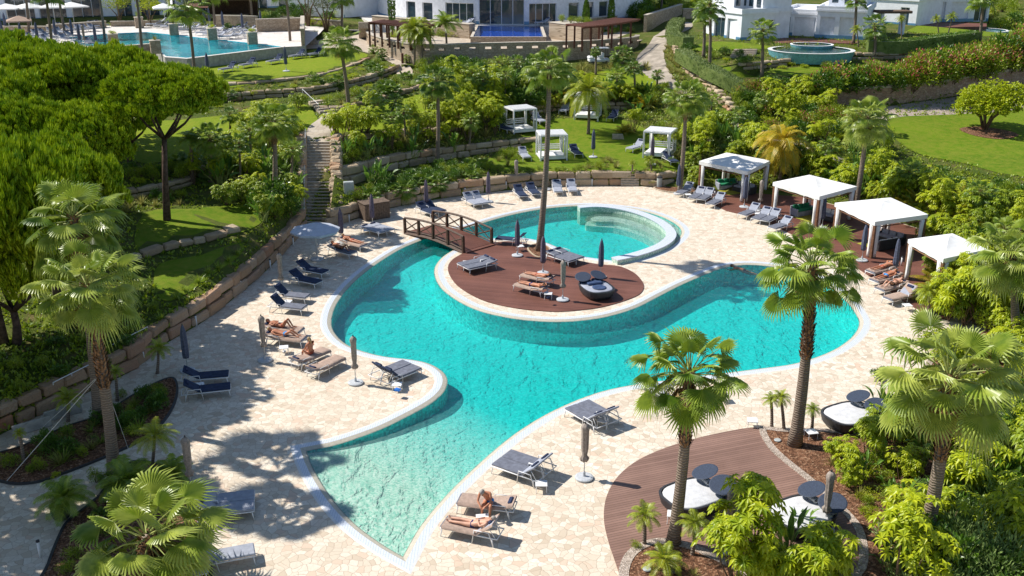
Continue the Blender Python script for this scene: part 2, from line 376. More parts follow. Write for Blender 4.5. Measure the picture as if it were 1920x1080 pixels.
def water(name, tint, sc=1., strength=.5, refr=.4):
    t = NT(name); t.t.nodes.remove(t.b); co = t.co((1, .55, 1), rot=(0, 0, R(-25)))
    n1 = t.noise(1.5*sc, co, 3, .55, .8); n2 = t.noise(5.5*sc, t.co((1, .6, 1), rot=(0, 0, R(30))), 3, .6, .4)
    h = t.math('ADD', n1, t.math('MULTIPLY', n2, .35)); b = t.n('Bump', Strength=strength, Distance=.12); t.l(h, b.inputs['Height'])
    gl = t.n('BsdfGlossy', Roughness=.03); rf = t.n('BsdfRefraction', Roughness=0., IOR=1.33); tp = t.n('BsdfTransparent')
    gl.inputs['Color'].default_value = (1, 1, 1, 1)
    rf.inputs['Color'].default_value = (*tint, 1); tp.inputs['Color'].default_value = (*tint, 1)
    for x in (gl, rf): t.l(b.outputs[0], x.inputs['Normal'])
    m1 = t.n('MixShader', Fac=refr); t.l(tp.outputs[0], m1.inputs[1]); t.l(rf.outputs[0], m1.inputs[2])
    fr = t.n('Fresnel', IOR=1.33); t.l(b.outputs[0], fr.inputs['Normal'])
    m2 = t.n('MixShader'); t.l(fr.outputs[0], m2.inputs[0]); t.l(m1.outputs[0], m2.inputs[1]); t.l(gl.outputs[0], m2.inputs[2]); t.l(m2.outputs[0], t.out.inputs[0])
water('water', (.89, .985, .975), .8, .55, .22); water('water_far', (.8, .95, .97), .6, .35, .3); water('water_blue', (.7, .85, 1.), .6, .2, .3)
# ------------------------------------------------------------------ terrain control net (px, py, z)
TP = []; TE = []
def tline(pts):
    """polyline constraint: list of world vectors"""
    i0 = len(TP)
    TP.extend(pts); TE.extend((i0+i, i0+i+1) for i in range(len(pts)-1))
def px3(l): return [P(*p) for p in l]
WALLS = []
def wallline(base, h, side, **kw):
    """base: list of (px,py,z); side +1 = higher ground on the left of the direction of travel"""
    w = spline([P(*p) for p in base], 3, False)
    nn = []
    for i in range(len(w)):
        d = (w[min(i+1, len(w)-1)]-w[max(i-1, 0)]); n = Vector((-d.y, d.x, 0)).normalized()*side; nn.append(n)
    hs = h if isinstance(h, (list, tuple)) else (h, h)
    top = [w[i]+nn[i]*.45+Vector((0, 0, hs[0]+(hs[1]-hs[0])*i/(len(w)-1))) for i in range(len(w))]
    tline(w); tline(top)
    WALLS.append(dict(base=w, nn=nn, hs=hs, **kw))
    return w, top
# retaining walls (front foot line)
wallline([(-120, 880, 0), (50, 790, 0), (215, 712, 0), (267, 682, 0), (307, 647, 0), (370, 610, 0), (410, 582, 0), (462, 540, 0), (505, 502, 0), (555, 450, 0), (574, 428, 0)], (1.15, 1.3), 1,
         n='long', label='long wall of rough sandstone boulders between the pool terrace and the pine slope', courses=2, L=1.5)
wallline([(628, 422, 0), (648, 417, 0), (690, 403, 0), (730, 391, 0), (805, 376, 0), (905, 362, 0), (1000, 352, 0), (1060, 349, 0), (1120, 348, 0), (1163, 348, 0)], (1.15, 1.15), 1,
         n='lower', label='two-course wall of large tan boulders behind the far pool terrace, left of the small steps', courses=2, L=1.7)
wallline([(1200, 349, 0), (1235, 350, 0), (1262, 346, 0)], (1.15, 1.0), 1, n='short', label='short boulder wall right of the small steps beside the litter bin', courses=2, L=1.5)
wallline([(622, 352, 1.3), (667, 344, 1.3), (730, 322, 1.3), (830, 302, 1.3), (942, 284, 1.3), (1000, 276, 1.4)], (1.5, .8), 1,
         n='upper', label='upper boulder retaining wall beneath the banana plants right of the long stairs', courses=2, L=1.5)
wallline([(612, 270, 3.5), (690, 262, 3.5), (767, 252, 3.4), (860, 246, 3.0)], (.5, .45), 1, n='edge', label='low stone edging between the stair head and the middle lawn', courses=1, L=1.3)
wallline([(600, 207, 4.5), (640, 206, 4.5), (690, 196, 4.6), (750, 179, 4.8), (800, 163, 5.0)], (.4, .4), 1, n='edge2', label='low curved stone kerb below the spiky planting bed above the middle lawn', courses=1, L=1.2)
wallline([(380, 196, 4.9), (480, 186, 4.9), (560, 181, 5.0), (600, 176, 5.1), (660, 164, 5.2), (710, 150, 5.3), (748, 134, 5.5)], (.8, .7), 1, n='mid', label='curved block wall under the yellow shrubs below the upper lawn', courses=2, L=1.3)
wallline([(400, 163, 6.0), (480, 158, 6.0), (560, 150, 6.0), (610, 141, 6.0), (660, 126, 6.1), (695, 112, 6.3)], (.3, .3), 1, n='mid2', label='thin stone kerb curving round the upper lawn with the sunbeds', courses=1, L=1.4)
wallline([(225, 378, 2.9), (270, 370, 2.9), (310, 362, 2.9), (352, 350, 2.9)], (.7, .6), 1, n='slope', label='short stone wall among shrubs behind the bare pine trunk', courses=2, L=1.2)
wallline([(225, 500, 1.9), (290, 478, 1.9), (350, 463, 1.9), (400, 452, 2.0), (440, 438, 2.1)], (.45, .45), 1, n='slope2', label='low mossy stone wall crossing the shaded lawn under the pines', courses=1, L=1.2)
wallline([(370, 322, 3.4), (430, 310, 3.4), (500, 303, 3.5), (555, 296, 3.6)], (.4, .4), 1, n='slope3', label='low stone edging under the shrubs left of the long stairs', courses=1, L=1.2)
wallline([(1000, 214, 2.9), (1060, 208, 2.9), (1130, 206, 2.9), (1200, 206, 2.8)], (.8, .7), 1, n='cab', label='rough stone wall behind the white pergola beds on the lawn', courses=2, L=1.2)
wallline([(1375, 222, 3.4), (1345, 190, 4.3), (1322, 165, 5.0), (1290, 140, 5.9), (1272, 118, 6.6), (1258, 90, 7.4), (1256, 76, 7.8)], (.9, .7), -1, n='road', label='tumbled stone wall along the road under the clipped hedges', courses=2, L=1.2)
wallline([(1555, 200, 3.9), (1580, 197, 3.9), (1680, 195, 4.0), (1780, 181, 4.0), (1920, 158, 4.1), (2060, 138, 4.2)], (1.7, 1.9), 1, n='brick', label='reddish brick-shaped stone wall with a pale coping behind the round tree', courses=0, L=1.2)
wallline([(1395, 132, 6.7), (1440, 128, 6.7), (1475, 124, 6.8)], (.7, .7), 1, n='vil', label='rocky wall of boulders beside the villa garden steps', courses=2, L=1.1)
wallline([(1590, 113, 6.9), (1680, 112, 6.9), (1760, 101, 7.0), (1840, 94, 7.1)], (.8, .8), 1, n='vil2', label='grey stone wall under the long dark hedge of the villa garden', courses=2, L=1.2)
# plain contour lines
def c(*l): tline(px3(l))
c((1262, 345, 0), (1300, 343, 0), (1360, 337, 0), (1450, 350, 0), (1520, 372, 0), (1670, 412, 0), (1760, 440, 0), (1920, 490, 0), (2300, 600, 0), (2700, 900, 0))
c((1300, 332, .7), (1370, 322, .7), (1450, 330, .7), (1600, 350, .8), (1750, 395, .9), (1920, 440, 1.), (2300, 540, 1.))
c((1300, 305, 1.2), (1440, 288, 1.7), (1600, 318, 1.3), (1750, 350, 1.5), (1920, 390, 1.7), (2300, 470, 2))
c((900, 327, 1.05), (1000, 322, 1.15), (1100, 322, 1.15), (1163, 322, 1.1)), c((1204, 322, 1.1), (1262, 322, 1.0))
c((940, 285, 1.5), (1000, 262, 1.8), (1100, 255, 1.9), (1200, 262, 1.8), (1280, 275, 1.8))
c((900, 240, 2.9), (960, 226, 2.6), (1100, 222, 2.6), (1200, 220, 2.6), (1330, 228, 2.8), (1400, 245, 2.7), (1500, 280, 2.2), (1600, 300, 1.8))
c((860, 190, 4.5), (960, 180, 4.5), (1100, 172, 4.6), (1230, 168, 4.7), (1300, 182, 4.3), (1345, 205, 3.7))
c((820, 150, 5.6), (960, 145, 5.6), (1100, 140, 5.6), (1210, 135, 5.8), (1262, 148, 5.6))
c((688, 90, 6.8), (705, 103, 6.5), (745, 120, 6.2), (800, 124, 6.1), (880, 120, 6.1), (960, 118, 6.1), (1060, 114, 6.2), (1140, 105, 6.5), (1195, 92, 7.0), (1215, 70, 7.8))
c((640, 262, 3.9), (615, 262, 4.1), (572, 262, 4.1), (540, 272, 3.9)), c((620, 212, 4.4), (572, 212, 4.5)), c((700, 232, 4.1), (800, 215, 4.2), (700, 213, 4.4))
# long stair slope
c((621, 421, 0), (621, 330, 2.0), (620, 264, 4.1)), c((574, 421, 0), (574, 330, 2.0), (573, 264, 4.1))
c((570, 355, 2.0), (569, 300, 3.2), (567, 270, 4.0)), c((626, 268, 3.95), (627, 300, 2.9), (628, 330, 2.7))
c((612, 207, 4.5), (560, 208, 4.5)), c((590, 183, 5.1), (545, 185, 5.1))
# left slope
c((-120, 760, 1.6), (100, 660, 1.5), (250, 575, 1.6), (400, 495, 1.8), (480, 430, 2.0), (540, 372, 2.2))
c((-200, 560, 2.2), (100, 520, 2.0), (-200, 430, 3.0)), c((360, 400, 2.7), (460, 375, 2.7), (540, 340, 2.9))
c((-200, 330, 4.2), (100, 300, 4.2), (240, 290, 4.2), (400, 270, 4.3), (540, 235, 4.5))
c((-200, 240, 5.), (100, 230, 5.), (240, 222, 4.8), (430, 205, 4.8))
c((-200, 165, 5.4), (100, 160, 5.4), (300, 150, 5.6))
c((-300, 127, 5.6), (0, 127, 5.6), (285, 127, 5.8), (320, 126, 6.5), (350, 126, 6.6), (540, 105, 6.6), (600, 95, 6.7), (660, 92, 6.8))
c((-400, 60, 7.2), (0, 60, 7.2), (300, 60, 7.2), (560, 60, 7.2), (650, 62, 7.4), (760, 80, 7.2), (1000, 80, 7.2), (1180, 60, 7.6))
c((-500, 35, 8.3), (300, 35, 8.3), (600, 35, 8.3), (1200, 35, 8.3), (1320, 50, 8.3))
# right upper gardens
c((1400, 170, 4.9), (1480, 180, 4.6), (1550, 178, 4.6)), c((1420, 205, 3.9), (1540, 215, 3.8))
c((1340, 145, 6.3), (1440, 145, 6.4), (1560, 140, 6.4), (1700, 135, 6.4), (1920, 105, 6.6), (2100, 90, 6.8))
c((1340, 112, 7.3), (1380, 108, 7.6), (1430, 100, 7.6)), c((1470, 113, 7.2), (1560, 113, 7.2)), c((1300, 84, 8.0), (1440, 84, 8.2), (1600, 82, 8.2), (1750, 75, 8.2), (1920, 65, 8.2))
c((1640, 225, 3.6), (1780, 205, 3.7), (1920, 190, 3.8), (2200, 160, 4.)), c((1660, 270, 2.8), (1800, 260, 2.9), (1960, 250, 3.), (2300, 230, 3)), c((1700, 300, 2.3), (1900, 330, 2.3), (2100, 360, 2.3))
for (x, y, z) in ((-60, 12, 0), (-40, 5, 0), (40, 5, 0), (60, 12, 0), (-90, 20, 1.5), (90, 20, 0), (0, -30, 0), (-160, -30, 0), (160, -30, 0), (-200, 150, 8), (200, 150, 9), (-300, 260, 11), (0, 190, 9.2), (0, 260, 11), (300, 260, 12), (-600, 700, 26), (0, 700, 26), (600, 700, 28), (0, 400, 16), (-1500, 1500, 40), (1500, 1500, 40), (-700, -30, 0), (700, -30, 0), (-110, 60, 4), (120, 60, 2), (-120, 100, 6), (140, 100, 5)):
    TP.append(Vector((x, y, z)))
def cdt(vv, edges, faces=(), typ=0):
    v2, e, f, ov, oe, of = delaunay_2d_cdt([Vector((v.x, v.y)) for v in vv], list(edges), list(faces), typ, 1e-4)
    out = []
    zs = {}
    for i, src in enumerate(ov):
        if src: zs[i] = vv[src[0]].z
    miss = [i for i in range(len(v2)) if i not in zs]
    for i in miss:                                   # crossings: take the nearest control height
        zs[i] = min(((v2[i]-Vector((v.x, v.y))).length_squared, v.z) for v in vv)[1]
    return [Vector((a.x, a.y, zs[i])) for i, a in enumerate(v2)], [tuple(x) for x in f]
TV, TF = cdt(TP, TE)
BV = BVHTree.FromPolygons([tuple(v) for v in TV], TF)
def G(px, py):
    h = BV.ray_cast(CAM, ray(px, py).normalized())
    return h[0] if h[0] is not None else P(px, py, 0)
def Gz(x, y):
    h = BV.ray_cast(Vector((x, y, 200)), Vector((0, 0, -1)))
    return h[0].z if h[0] is not None else 0.
def GP(x, y): return Vector((x, y, Gz(x, y)))
mb = MB(); fl = [f for f in TF if max(abs(TV[i].z) for i in f) > 1e-5]
fl2 = []
for f in fl:
    a, b, d = [TV[i] for i in f]; fl2.append(f if (b-a).cross(d-a).z > 0 else f[::-1])
mb.add(TV, fl2); tag(mb.build('ground', M('garden_soil')), kind='structure')
# ------------------------------------------------------------------ pool outline (paving side of the coping), in photo pixels on the ground plane
PO = [(543, 836), (553, 868), (571, 905), (600, 949), (640, 993), (690, 1031), (735, 1058), (770, 1077),
      (790, 1038), (818, 988), (860, 936), (905, 890), (960, 840), (1005, 806), (1060, 774), (1130, 745), (1200, 729), (1320, 713), (1440, 698), (1502, 689), (1550, 675), (1590, 657), (1620, 634), (1633, 610), (1627, 590), (1606, 563), (1566, 530), (1520, 509), (1470, 496), (1420, 490), (1380, 490), (1340, 497), (1300, 512), (1260, 529), (1220, 549), (1180, 569), (1140, 582), (1100, 590), (1050, 594), (1000, 592), (955, 586), (910, 575), (872, 557), (843, 534), (832, 508), (840, 488), (862, 471), (900, 456), (940, 449), (975, 449), (1010, 456), (1040, 468), (1075, 481), (1120, 489), (1160, 493), (1200, 491),
      (1235, 481), (1262, 468), (1284, 452), (1294, 436), (1284, 420), (1252, 403), (1210, 391), (1160, 384), (1110, 381), (1060, 382), (1010, 387), (960, 396), (920, 406), (880, 418), (840, 428), (800, 438), (765, 451), (735, 464), (700, 485), (667, 508), (635, 537), (610, 570), (600, 603), (607, 627), (630, 649), (665, 664), (710, 675), (760, 681), (788, 687), (808, 699), (815, 713), (808, 731), (785, 750), (740, 774), (690, 797), (615, 822)]
SH = (0, 7)
POW = [P(x, y) for x, y in PO]
K = 5; OUT = spline(POW, K, True, SH)
OUT = [p for i, p in enumerate(OUT) if i in [k*K for k in SH] or all((p-POW[k]).length > 1.35 for k in SH)]
area = sum(OUT[i].x*OUT[(i+1) % len(OUT)].y-OUT[(i+1) % len(OUT)].x*OUT[i].y for i in range(len(OUT)))/2
SG = 1 if area > 0 else -1
def offset(poly, d):
    n = len(poly); o = []
    for i in range(n):
        a = (poly[i]-poly[i-1]).normalized(); b = (poly[(i+1) % n]-poly[i]).normalized()
        na = Vector((-a.y, a.x, 0)); nb = Vector((-b.y, b.x, 0)); m = (na+nb).normalized(); k = max(.35, m.dot(na))
        o.append(poly[i]+m*(SG*d/k))
    return o
def strip(name, p0, p1, mat, z0=0, z1=None, kind='structure', label=None, parent=None):
    z1 = z0 if z1 is None else z1; n = len(p0); m = MB()
    m.add([(p.x, p.y, z0) for p in p0]+[(p.x, p.y, z1) for p in p1], [((i, (i+1) % n, n+(i+1) % n, n+i) if SG > 0 else (i, n+i, n+(i+1) % n, (i+1) % n)) for i in range(n)])
    return m.build(name, M(mat), parent)
o0 = OUT; o1 = offset(OUT, .10); o2 = offset(OUT, .38); o3 = offset(OUT, .62)
# paving sheet with the pool cut out
def sheet_poly(name, outer, holes, z, mat, step=None):
    V = []; E = []
    for l in [outer]+list(holes):
        n0 = len(V); V += [Vector((p.x, p.y)) for p in l]; E += [(n0+i, n0+(i+1) % len(l)) for i in range(len(l))]
    v2, _, f2, *_r = delaunay_2d_cdt(V, E, [], 0, 1e-4); op = [(p.x, p.y) for p in outer]; hp = [[(p.x, p.y) for p in h] for h in holes]; fs = []
    for t in f2:
        a, b, d = [v2[i] for i in t]; cx, cy = (a.x+b.x+d.x)/3, (a.y+b.y+d.y)/3
        if not inside(cx, cy, op) or any(inside(cx, cy, h) for h in hp): continue
        fs.append(tuple(t) if (b.x-a.x)*(d.y-a.y)-(b.y-a.y)*(d.x-a.x) > 0 else tuple(t)[::-1])
    m = MB().add([(v.x, v.y, z) for v in v2], fs); return m.build(name, M(mat))
rect = [Vector((x, y, 0)) for x, y in ((-46, -2), (62, -2), (62, 60), (40, 85), (-14, 85), (-46, 45))]
tag(sheet_poly('pool_terrace_paving', rect, [o0], 0, 'flagstone'), kind='structure')
pool = empty('pool_edge'); tag(pool, kind='structure')
strip('coping_outer', o0, o1, 'coping_rim', 0, .012, parent=pool); strip('coping_tiles', o1, o2, 'coping_white', .012, .012, parent=pool)
strip('coping_inner', o2, o3, 'coping_sand', .012, -.07, parent=pool)
tag(strip('pool_wall', o3, o3, 'pool_tile', -.07, -1.7), kind='structure')
def fz(x, y):
    # depth: beach in the near wedge, deep in the middle, even in the far round pool
    a = P(700, 960); t = ((x-a.x)*.75+(y-a.y)*.66)/15.
    d = .12+1.3*min(1, max(0, t))
    if y > 62: d = 1.05
    return -d
xs = [v.x for v in OUT]; ys = [v.y for v in OUT]; gr = []
x = min(xs)-.5
nx = int((max(xs)-min(xs)+1)/.8)+1; ny = int((max(ys)-min(ys)+1)/.8)+1
gr = [[(min(xs)-.5+i*.8, min(ys)-.5+j*.8, fz(min(xs)-.5+i*.8, min(ys)-.5+j*.8)) for j in range(ny)] for i in range(nx)]
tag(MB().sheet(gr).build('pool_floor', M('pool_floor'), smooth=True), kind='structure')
wt = sheet_poly('pool_water', offset(OUT, .55), [], -.055, 'water'); tag(wt, kind='structure')
# raised arc wall and shallow outer channel of the far round pool
AW = spline([P(x, y) for x, y in ((1085, 395), (1120, 393), (1160, 397), (1198, 406), (1232, 420), (1253, 436), (1258, 450), (1245, 464), (1222, 475), (1188, 486), (1152, 494))], 5, False)
def ribbon(path, w, z0, z1, ch=.0):
    m = MB(); n = len(path); L = []
    for i in range(n):
        d = path[min(i+1, n-1)]-path[max(i-1, 0)]; nn = Vector((-d.y, d.x, 0)).normalized()
        L.append((path[i]+nn*w/2, path[i]-nn*w/2))
    vs = []
    for a, b in L: vs += [(a.x, a.y, z0), (b.x, b.y, z0), (b.x, b.y, z1), (a.x, a.y, z1)]
    fs = []
    for i in range(n-1):
        for k in range(4): fs.append((i*4+k, i*4+(k+1) % 4, (i+1)*4+(k+1) % 4, (i+1)*4+k))
    fs += [(3, 2, 1, 0), ((n-1)*4, (n-1)*4+1, (n-1)*4+2, (n-1)*4+3)]
    return m.add(vs, fs)
w = empty('pool_arc_wall', AW[0]); tag(w, 'raised white curved wall with a flat top inside the far round pool', 'pool wall')
ribbon([p-AW[0] for p in AW], .62, -1.3, .26).build('wall', M('pool_tile_sand'), w); ribbon([p-AW[0] for p in AW], .70, .262, .33).build('wall_top', M('coping_white'), w)
CHO = [P(x, y) for x, y in ((1160, 500), (1200, 499), (1240, 489), (1270, 476), (1295, 458), (1306, 436), (1296, 415), (1262, 398), (1215, 385), (1160, 376), (1100, 374), (1085, 392))]
chn = [Vector((p.x, p.y, 0)) for p in AW]+CHO
tag(sheet_poly('shallow_channel_floor', chn, [], -.16, 'pool_tile_sand'), kind='structure')
BN = [P(x, y) for x, y in ((1108, 402), (1125, 398), (1160, 401), (1196, 410), (1228, 424), (1247, 438), (1252, 450), (1243, 462), (1228, 468), (1238, 452), (1232, 440), (1212, 427), (1180, 415), (1150, 408), (1118, 408))]
BB = spline([Vector((p.x, p.y, 0)) for p in BN], 3)
tag(MB().prism([(p.x, p.y) for p in BB], -1.05, -.30).build('underwater_bench', M('pool_tile_sand')), kind='structure')
BB2 = spline([P(x, y) for x, y in ((1100, 408), (1150, 412), (1195, 424), (1225, 440), (1232, 452), (1218, 468), (1205, 474), (1245, 464), (1256, 448), (1236, 425), (1198, 409), (1160, 400), (1110, 398))], 3)
tag(MB().prism([(p.x, p.y) for p in BB2], -1.05, -.62).build('underwater_step', M('pool_tile_sand')), kind='structure')
# ------------------------------------------------------------------ draped regions traced in the photograph
def region(name, pts, mat, off=.03, step=1.2, smooth=3, flat=False, kind='structure', closed=True):
    ol = [G(x, y) for x, y in pts]
    if flat: ol = [P(x, y) for x, y in pts]
    sp_ = spline(ol, smooth) if smooth > 1 else ol
    sp_ = [Vector((p.x, p.y, 0)) for p in sp_]
    poly = [(p.x, p.y) for p in sp_]; n = len(sp_)
    V = list(sp_)
    if not flat:
        x0, x1 = min(p[0] for p in poly), max(p[0] for p in poly); y0, y1 = min(p[1] for p in poly), max(p[1] for p in poly)
        st = max(step, (x1-x0)/70, (y1-y0)/70); x = x0+st/2
        while x < x1:
            y = y0+st/2
            while y < y1:
                if inside(x, y, poly): V.append(Vector((x+U(-.1, .1), y+U(-.1, .1), 0)))
                y += st
            x += st
    v2, e, f, *_ = delaunay_2d_cdt([Vector((v.x, v.y)) for v in V], [(i, (i+1) % n) for i in range(n)], [], 0, 1e-4)
    vs = [(a.x, a.y, (0 if flat else Gz(a.x, a.y))+off) for a in v2]; fs = []
    for t in f:
        cx = sum(vs[i][0] for i in t)/3; cy = sum(vs[i][1] for i in t)/3
        if inside(cx, cy, poly):
            a, b, d = [Vector(vs[i]) for i in t]; fs.append(tuple(t) if (b-a).cross(d-a).z > 0 else tuple(t)[::-1])
    o = MB().add(vs, fs).build(name, M(mat), smooth=not flat); tag(o, kind=kind); REG[name+str(len(REG))] = poly
    return o
REG = {}
# island deck = inside of the coping on the island side
isl = [P(x, y) for x, y in ((840, 507), (846, 490), (868, 476), (905, 461), (940, 454), (972, 455), (1003, 462), (1035, 474), (1075, 487), (1120, 496), (1160, 500), (1188, 512), (1203, 527), (1207, 540), (1198, 553), (1170, 565), (1135, 575), (1100, 581), (1050, 585), (1005, 583), (958, 577), (912, 566), (876, 549), (852, 530))]
dk = spline(isl, 4)
MB().prism([(p.x, p.y) for p in dk], -.3, .045).build('deck', M('deck_board')); tag(bpy.data.objects['deck'], kind='structure')
d2 = spline([P(x, y) for x, y in ((1425, 803), (1340, 815), (1262, 836), (1200, 862), (1160, 893), (1138, 930), (1132, 970), (1139, 1010), (1152, 1050), (1165, 1090), (1180, 1150), (1300, 1200), (1500, 1180), (1640, 1100), (1620, 1010), (1590, 965), (1520, 905), (1462, 862), (1436, 835))], 4)
MB().prism([(p.x, p.y) for p in d2], -.3, .04).build('deck', M('deck_board_pale')); tag(bpy.data.objects['deck.001'], kind='structure')
d3 = [P(x, y) for x, y in ((1302, 366), (1362, 396), (1430, 412), (1500, 448), (1560, 480), (1610, 505), (1640, 525), (1700, 570), (1760, 600), (1960, 560), (1760, 442), (1670, 414), (1520, 374), (1450, 352), (1360, 340), (1306, 345))]
MB().prism([(p.x, p.y) for p in d3], -.3, .05).build('deck', M('deck_board')); tag(bpy.data.objects['deck.002'], kind='structure')
# planting beds on the terrace: mulch sheet ringed by gravel / dark kerb
def bed(pts, ring, rw=.28, off=.06, mat='bark_mulch', ringh=.08):
    sp_ = spline([P(x, y) for x, y in pts], 4)
    a = sum(sp_[i].x*sp_[(i+1) % len(sp_)].y-sp_[(i+1) % len(sp_)].x*sp_[i].y for i in range(len(sp_)))
    global SG
    old = SG; SG = 1 if a > 0 else -1
    inn = offset(sp_, rw); n = len(sp_); r = MB()
    r.add([(p.x, p.y, 0) for p in sp_]+[(p.x, p.y, ringh) for p in sp_]+[(p.x, p.y, ringh) for p in inn]+[(p.x, p.y, 0) for p in inn], [((k*n+i, k*n+(i+1) % n, (k+1)*n+(i+1) % n, (k+1)*n+i) if SG > 0 else (k*n+i, (k+1)*n+i, (k+1)*n+(i+1) % n, k*n+(i+1) % n)) for k in range(3) for i in range(n)])
    SG = old
    tag(r.build('bed_border', M(ring)), kind='structure'); tag(sheet_poly('planting_bed', inn, [], off, mat), kind='structure')
    REG['bed%d' % len(REG)] = [(p.x, p.y) for p in sp_]
bed([(1160, 1095), (1166, 1052), (1190, 1026), (1232, 1012), (1290, 1020), (1350, 1045), (1400, 1072), (1440, 1110), (1420, 1190), (1180, 1200)], 'gravel', .35)
bed([(1425, 803), (1470, 806), (1540, 806), (1620, 812), (1680, 800), (1710, 740), (1730, 690), (1790, 640), (1960, 600), (2300, 720), (2300, 1300), (1500, 1250), (1560, 1110), (1607, 1065), (1606, 1005), (1580, 965), (1515, 905), (1462, 862), (1434, 832)], 'gravel', .3)
bed([(0, 905), (-60, 870), (40, 838), (120, 802), (190, 778), (260, 735), (318, 709), (334, 722), (330, 755), (310, 790), (275, 822), (215, 852), (120, 890), (60, 908)], 'metal_dark', .1)
bed([(78, 1110), (88, 1060), (112, 1000), (130, 975), (180, 935), (225, 880), (262, 865), (330, 880), (352, 905), (372, 960), (392, 1010), (398, 1060), (380, 1140), (200, 1180)], 'metal_dark', .1)
bed([(988, 468), (1000, 459), (1018, 459), (1032, 468), (1025, 481), (1005, 483)], 'sandstone', .12, .09)
bed([(1225, 352), (1262, 349), (1320, 346), (1322, 362), (1290, 362), (1245, 360)], 'stair_stone', .12, .05)
# lawns
region('lawn', [(382, 128), (450, 118), (540, 104), (600, 92), (650, 95), (690, 103), (672, 122), (640, 136), (560, 150), (480, 158), (400, 162)], 'lawn_grass')
region('lawn', [(238, 300), (236, 232), (330, 226), (430, 215), (520, 205), (570, 196), (596, 224), (575, 262), (520, 285), (420, 290), (360, 298)], 'lawn_grass')
region('lawn', [(618, 258), (622, 228), (700, 198), (780, 178), (850, 160), (920, 150), (960, 152), (930, 190), (880, 220), (800, 240), (700, 250)], 'lawn_grass')
region('lawn', [(905, 322), (925, 292), (960, 268), (1020, 228), (1100, 222), (1170, 226), (1215, 245), (1262, 290), (1275, 318), (1205, 320), (1160, 320), (1100, 321), (1000, 321)], 'lawn_deep')
region('lawn', [(1075, 142), (1150, 132), (1200, 136), (1245, 160), (1215, 172), (1140, 165)], 'lawn_grass')
region('lawn', [(1338, 150), (1345, 124), (1390, 136), (1480, 128), (1600, 118), (1700, 122), (1840, 104), (1920, 92), (1920, 118), (1760, 150), (1600, 160), (1480, 150), (1400, 158)], 'lawn_deep')
region('lawn', [(1300, 88), (1345, 78), (1440, 86), (1440, 92), (1390, 92), (1310, 96)], 'lawn_deep'); region('lawn', [(1700, 58), (1800, 44), (1960, 40), (1960, 62), (1880, 68), (1780, 64)], 'lawn_deep')
region('lawn', [(1668, 250), (1672, 222), (1760, 216), (1850, 212), (1990, 205), (2150, 260), (2150, 340), (1920, 332), (1800, 305), (1720, 288)], 'lawn_deep')
region('lawn', [(256, 470), (270, 400), (360, 392), (450, 385), (500, 400), (470, 430), (400, 450), (330, 462)], 'lawn_deep')
region('lawn', [(290, 545), (300, 495), (380, 478), (450, 455), (450, 480), (380, 530), (320, 565)], 'lawn_deep')
# paths and road
region('road', [(1196, 128), (1196, 105), (1218, 82), (1240, 60), (1262, 44), (1300, 44), (1282, 60), (1258, 76), (1245, 100), (1252, 128), (1272, 158), (1310, 188), (1360, 214), (1420, 238), (1480, 262), (1540, 284), (1600, 306), (1680, 332), (1800, 362), (1780, 376), (1690, 352), (1600, 322), (1520, 296), (1460, 274), (1400, 250), (1340, 226), (1280, 190), (1235, 160)], 'asphalt_pale', .05)
region('road', [(688, 66), (712, 62), (722, 90), (752, 116), (772, 130), (770, 142), (745, 140), (742, 128), (715, 108), (700, 92)], 'path_stone', .05, .6)
region('path', [(572, 264), (578, 240), (600, 222), (612, 208), (636, 208), (626, 232), (622, 264)], 'path_stone', .04, .6)
region('kerb', [(150, 840), (170, 800), (180, 770), (230, 720), (252, 716), (215, 775), (190, 830)], 'flagstone', .005, 1, flat=True)
bpy.data.objects['kerb'].name = 'path_patch'
region('plaza', [(560, 92), (600, 75), (660, 68), (700, 64), (704, 100), (660, 92), (610, 90)], 'path_stone', .04)
region('gravel_strip', [(1590, 212), (1680, 198), (1780, 184), (1960, 160), (1990, 205), (1850, 212), (1760, 216), (1672, 222), (1660, 236), (1620, 232)], 'gravel', .02)
region('mulch_ring', [(1798, 243), (1830, 238), (1880, 244), (1910, 254), (1880, 262), (1830, 256)], 'bark_mulch', .06, .5)
# ================================================================== vegetation
def frame_of(d, roll=0.):
    d = d.normalized(); up = Vector((0, 0, 1)) if abs(d.z) < .97 else Vector((1, 0, 0))
    s = d.cross(up).normalized(); n = s.cross(d).normalized()
    if roll: q = Matrix.Rotation(roll, 3, d); s = q@s; n = q@n
    return d, s, n
def leaf(m, p, d, L, W, droop=.2, roll=0., seg=2, fold=.15):
    """pointed blade bent downward; two half-blades folded on the midrib"""
    d, s, n = frame_of(d, roll); pts = []; q = Vector(p); dd = Vector(d)
    ws = [.25, 1., .0] if seg == 2 else [.2, .85, 1., .55, 0.]
    k = len(ws)-1
    rows = []
    for i, w in enumerate(ws):
        rows.append((q.copy(), s*W*.5*w+n*(W*fold*w), w))
        q = q+dd*(L/k); dd = (dd-Vector((0, 0, droop/k*2))).normalized()
    vs = []; fs = []
    for (c_, o, w) in rows: vs += [c_-o+2*n*(n.dot(o)), c_, c_+o]
    for i in range(k):
        a = i*3
        if rows[i+1][2] == 0: fs += [(a, a+1, a+4), (a+1, a+2, a+4)]
        else: fs += [(a, a+1, a+4, a+3), (a+1, a+2, a+5, a+4)]
    m.add(vs, fs)
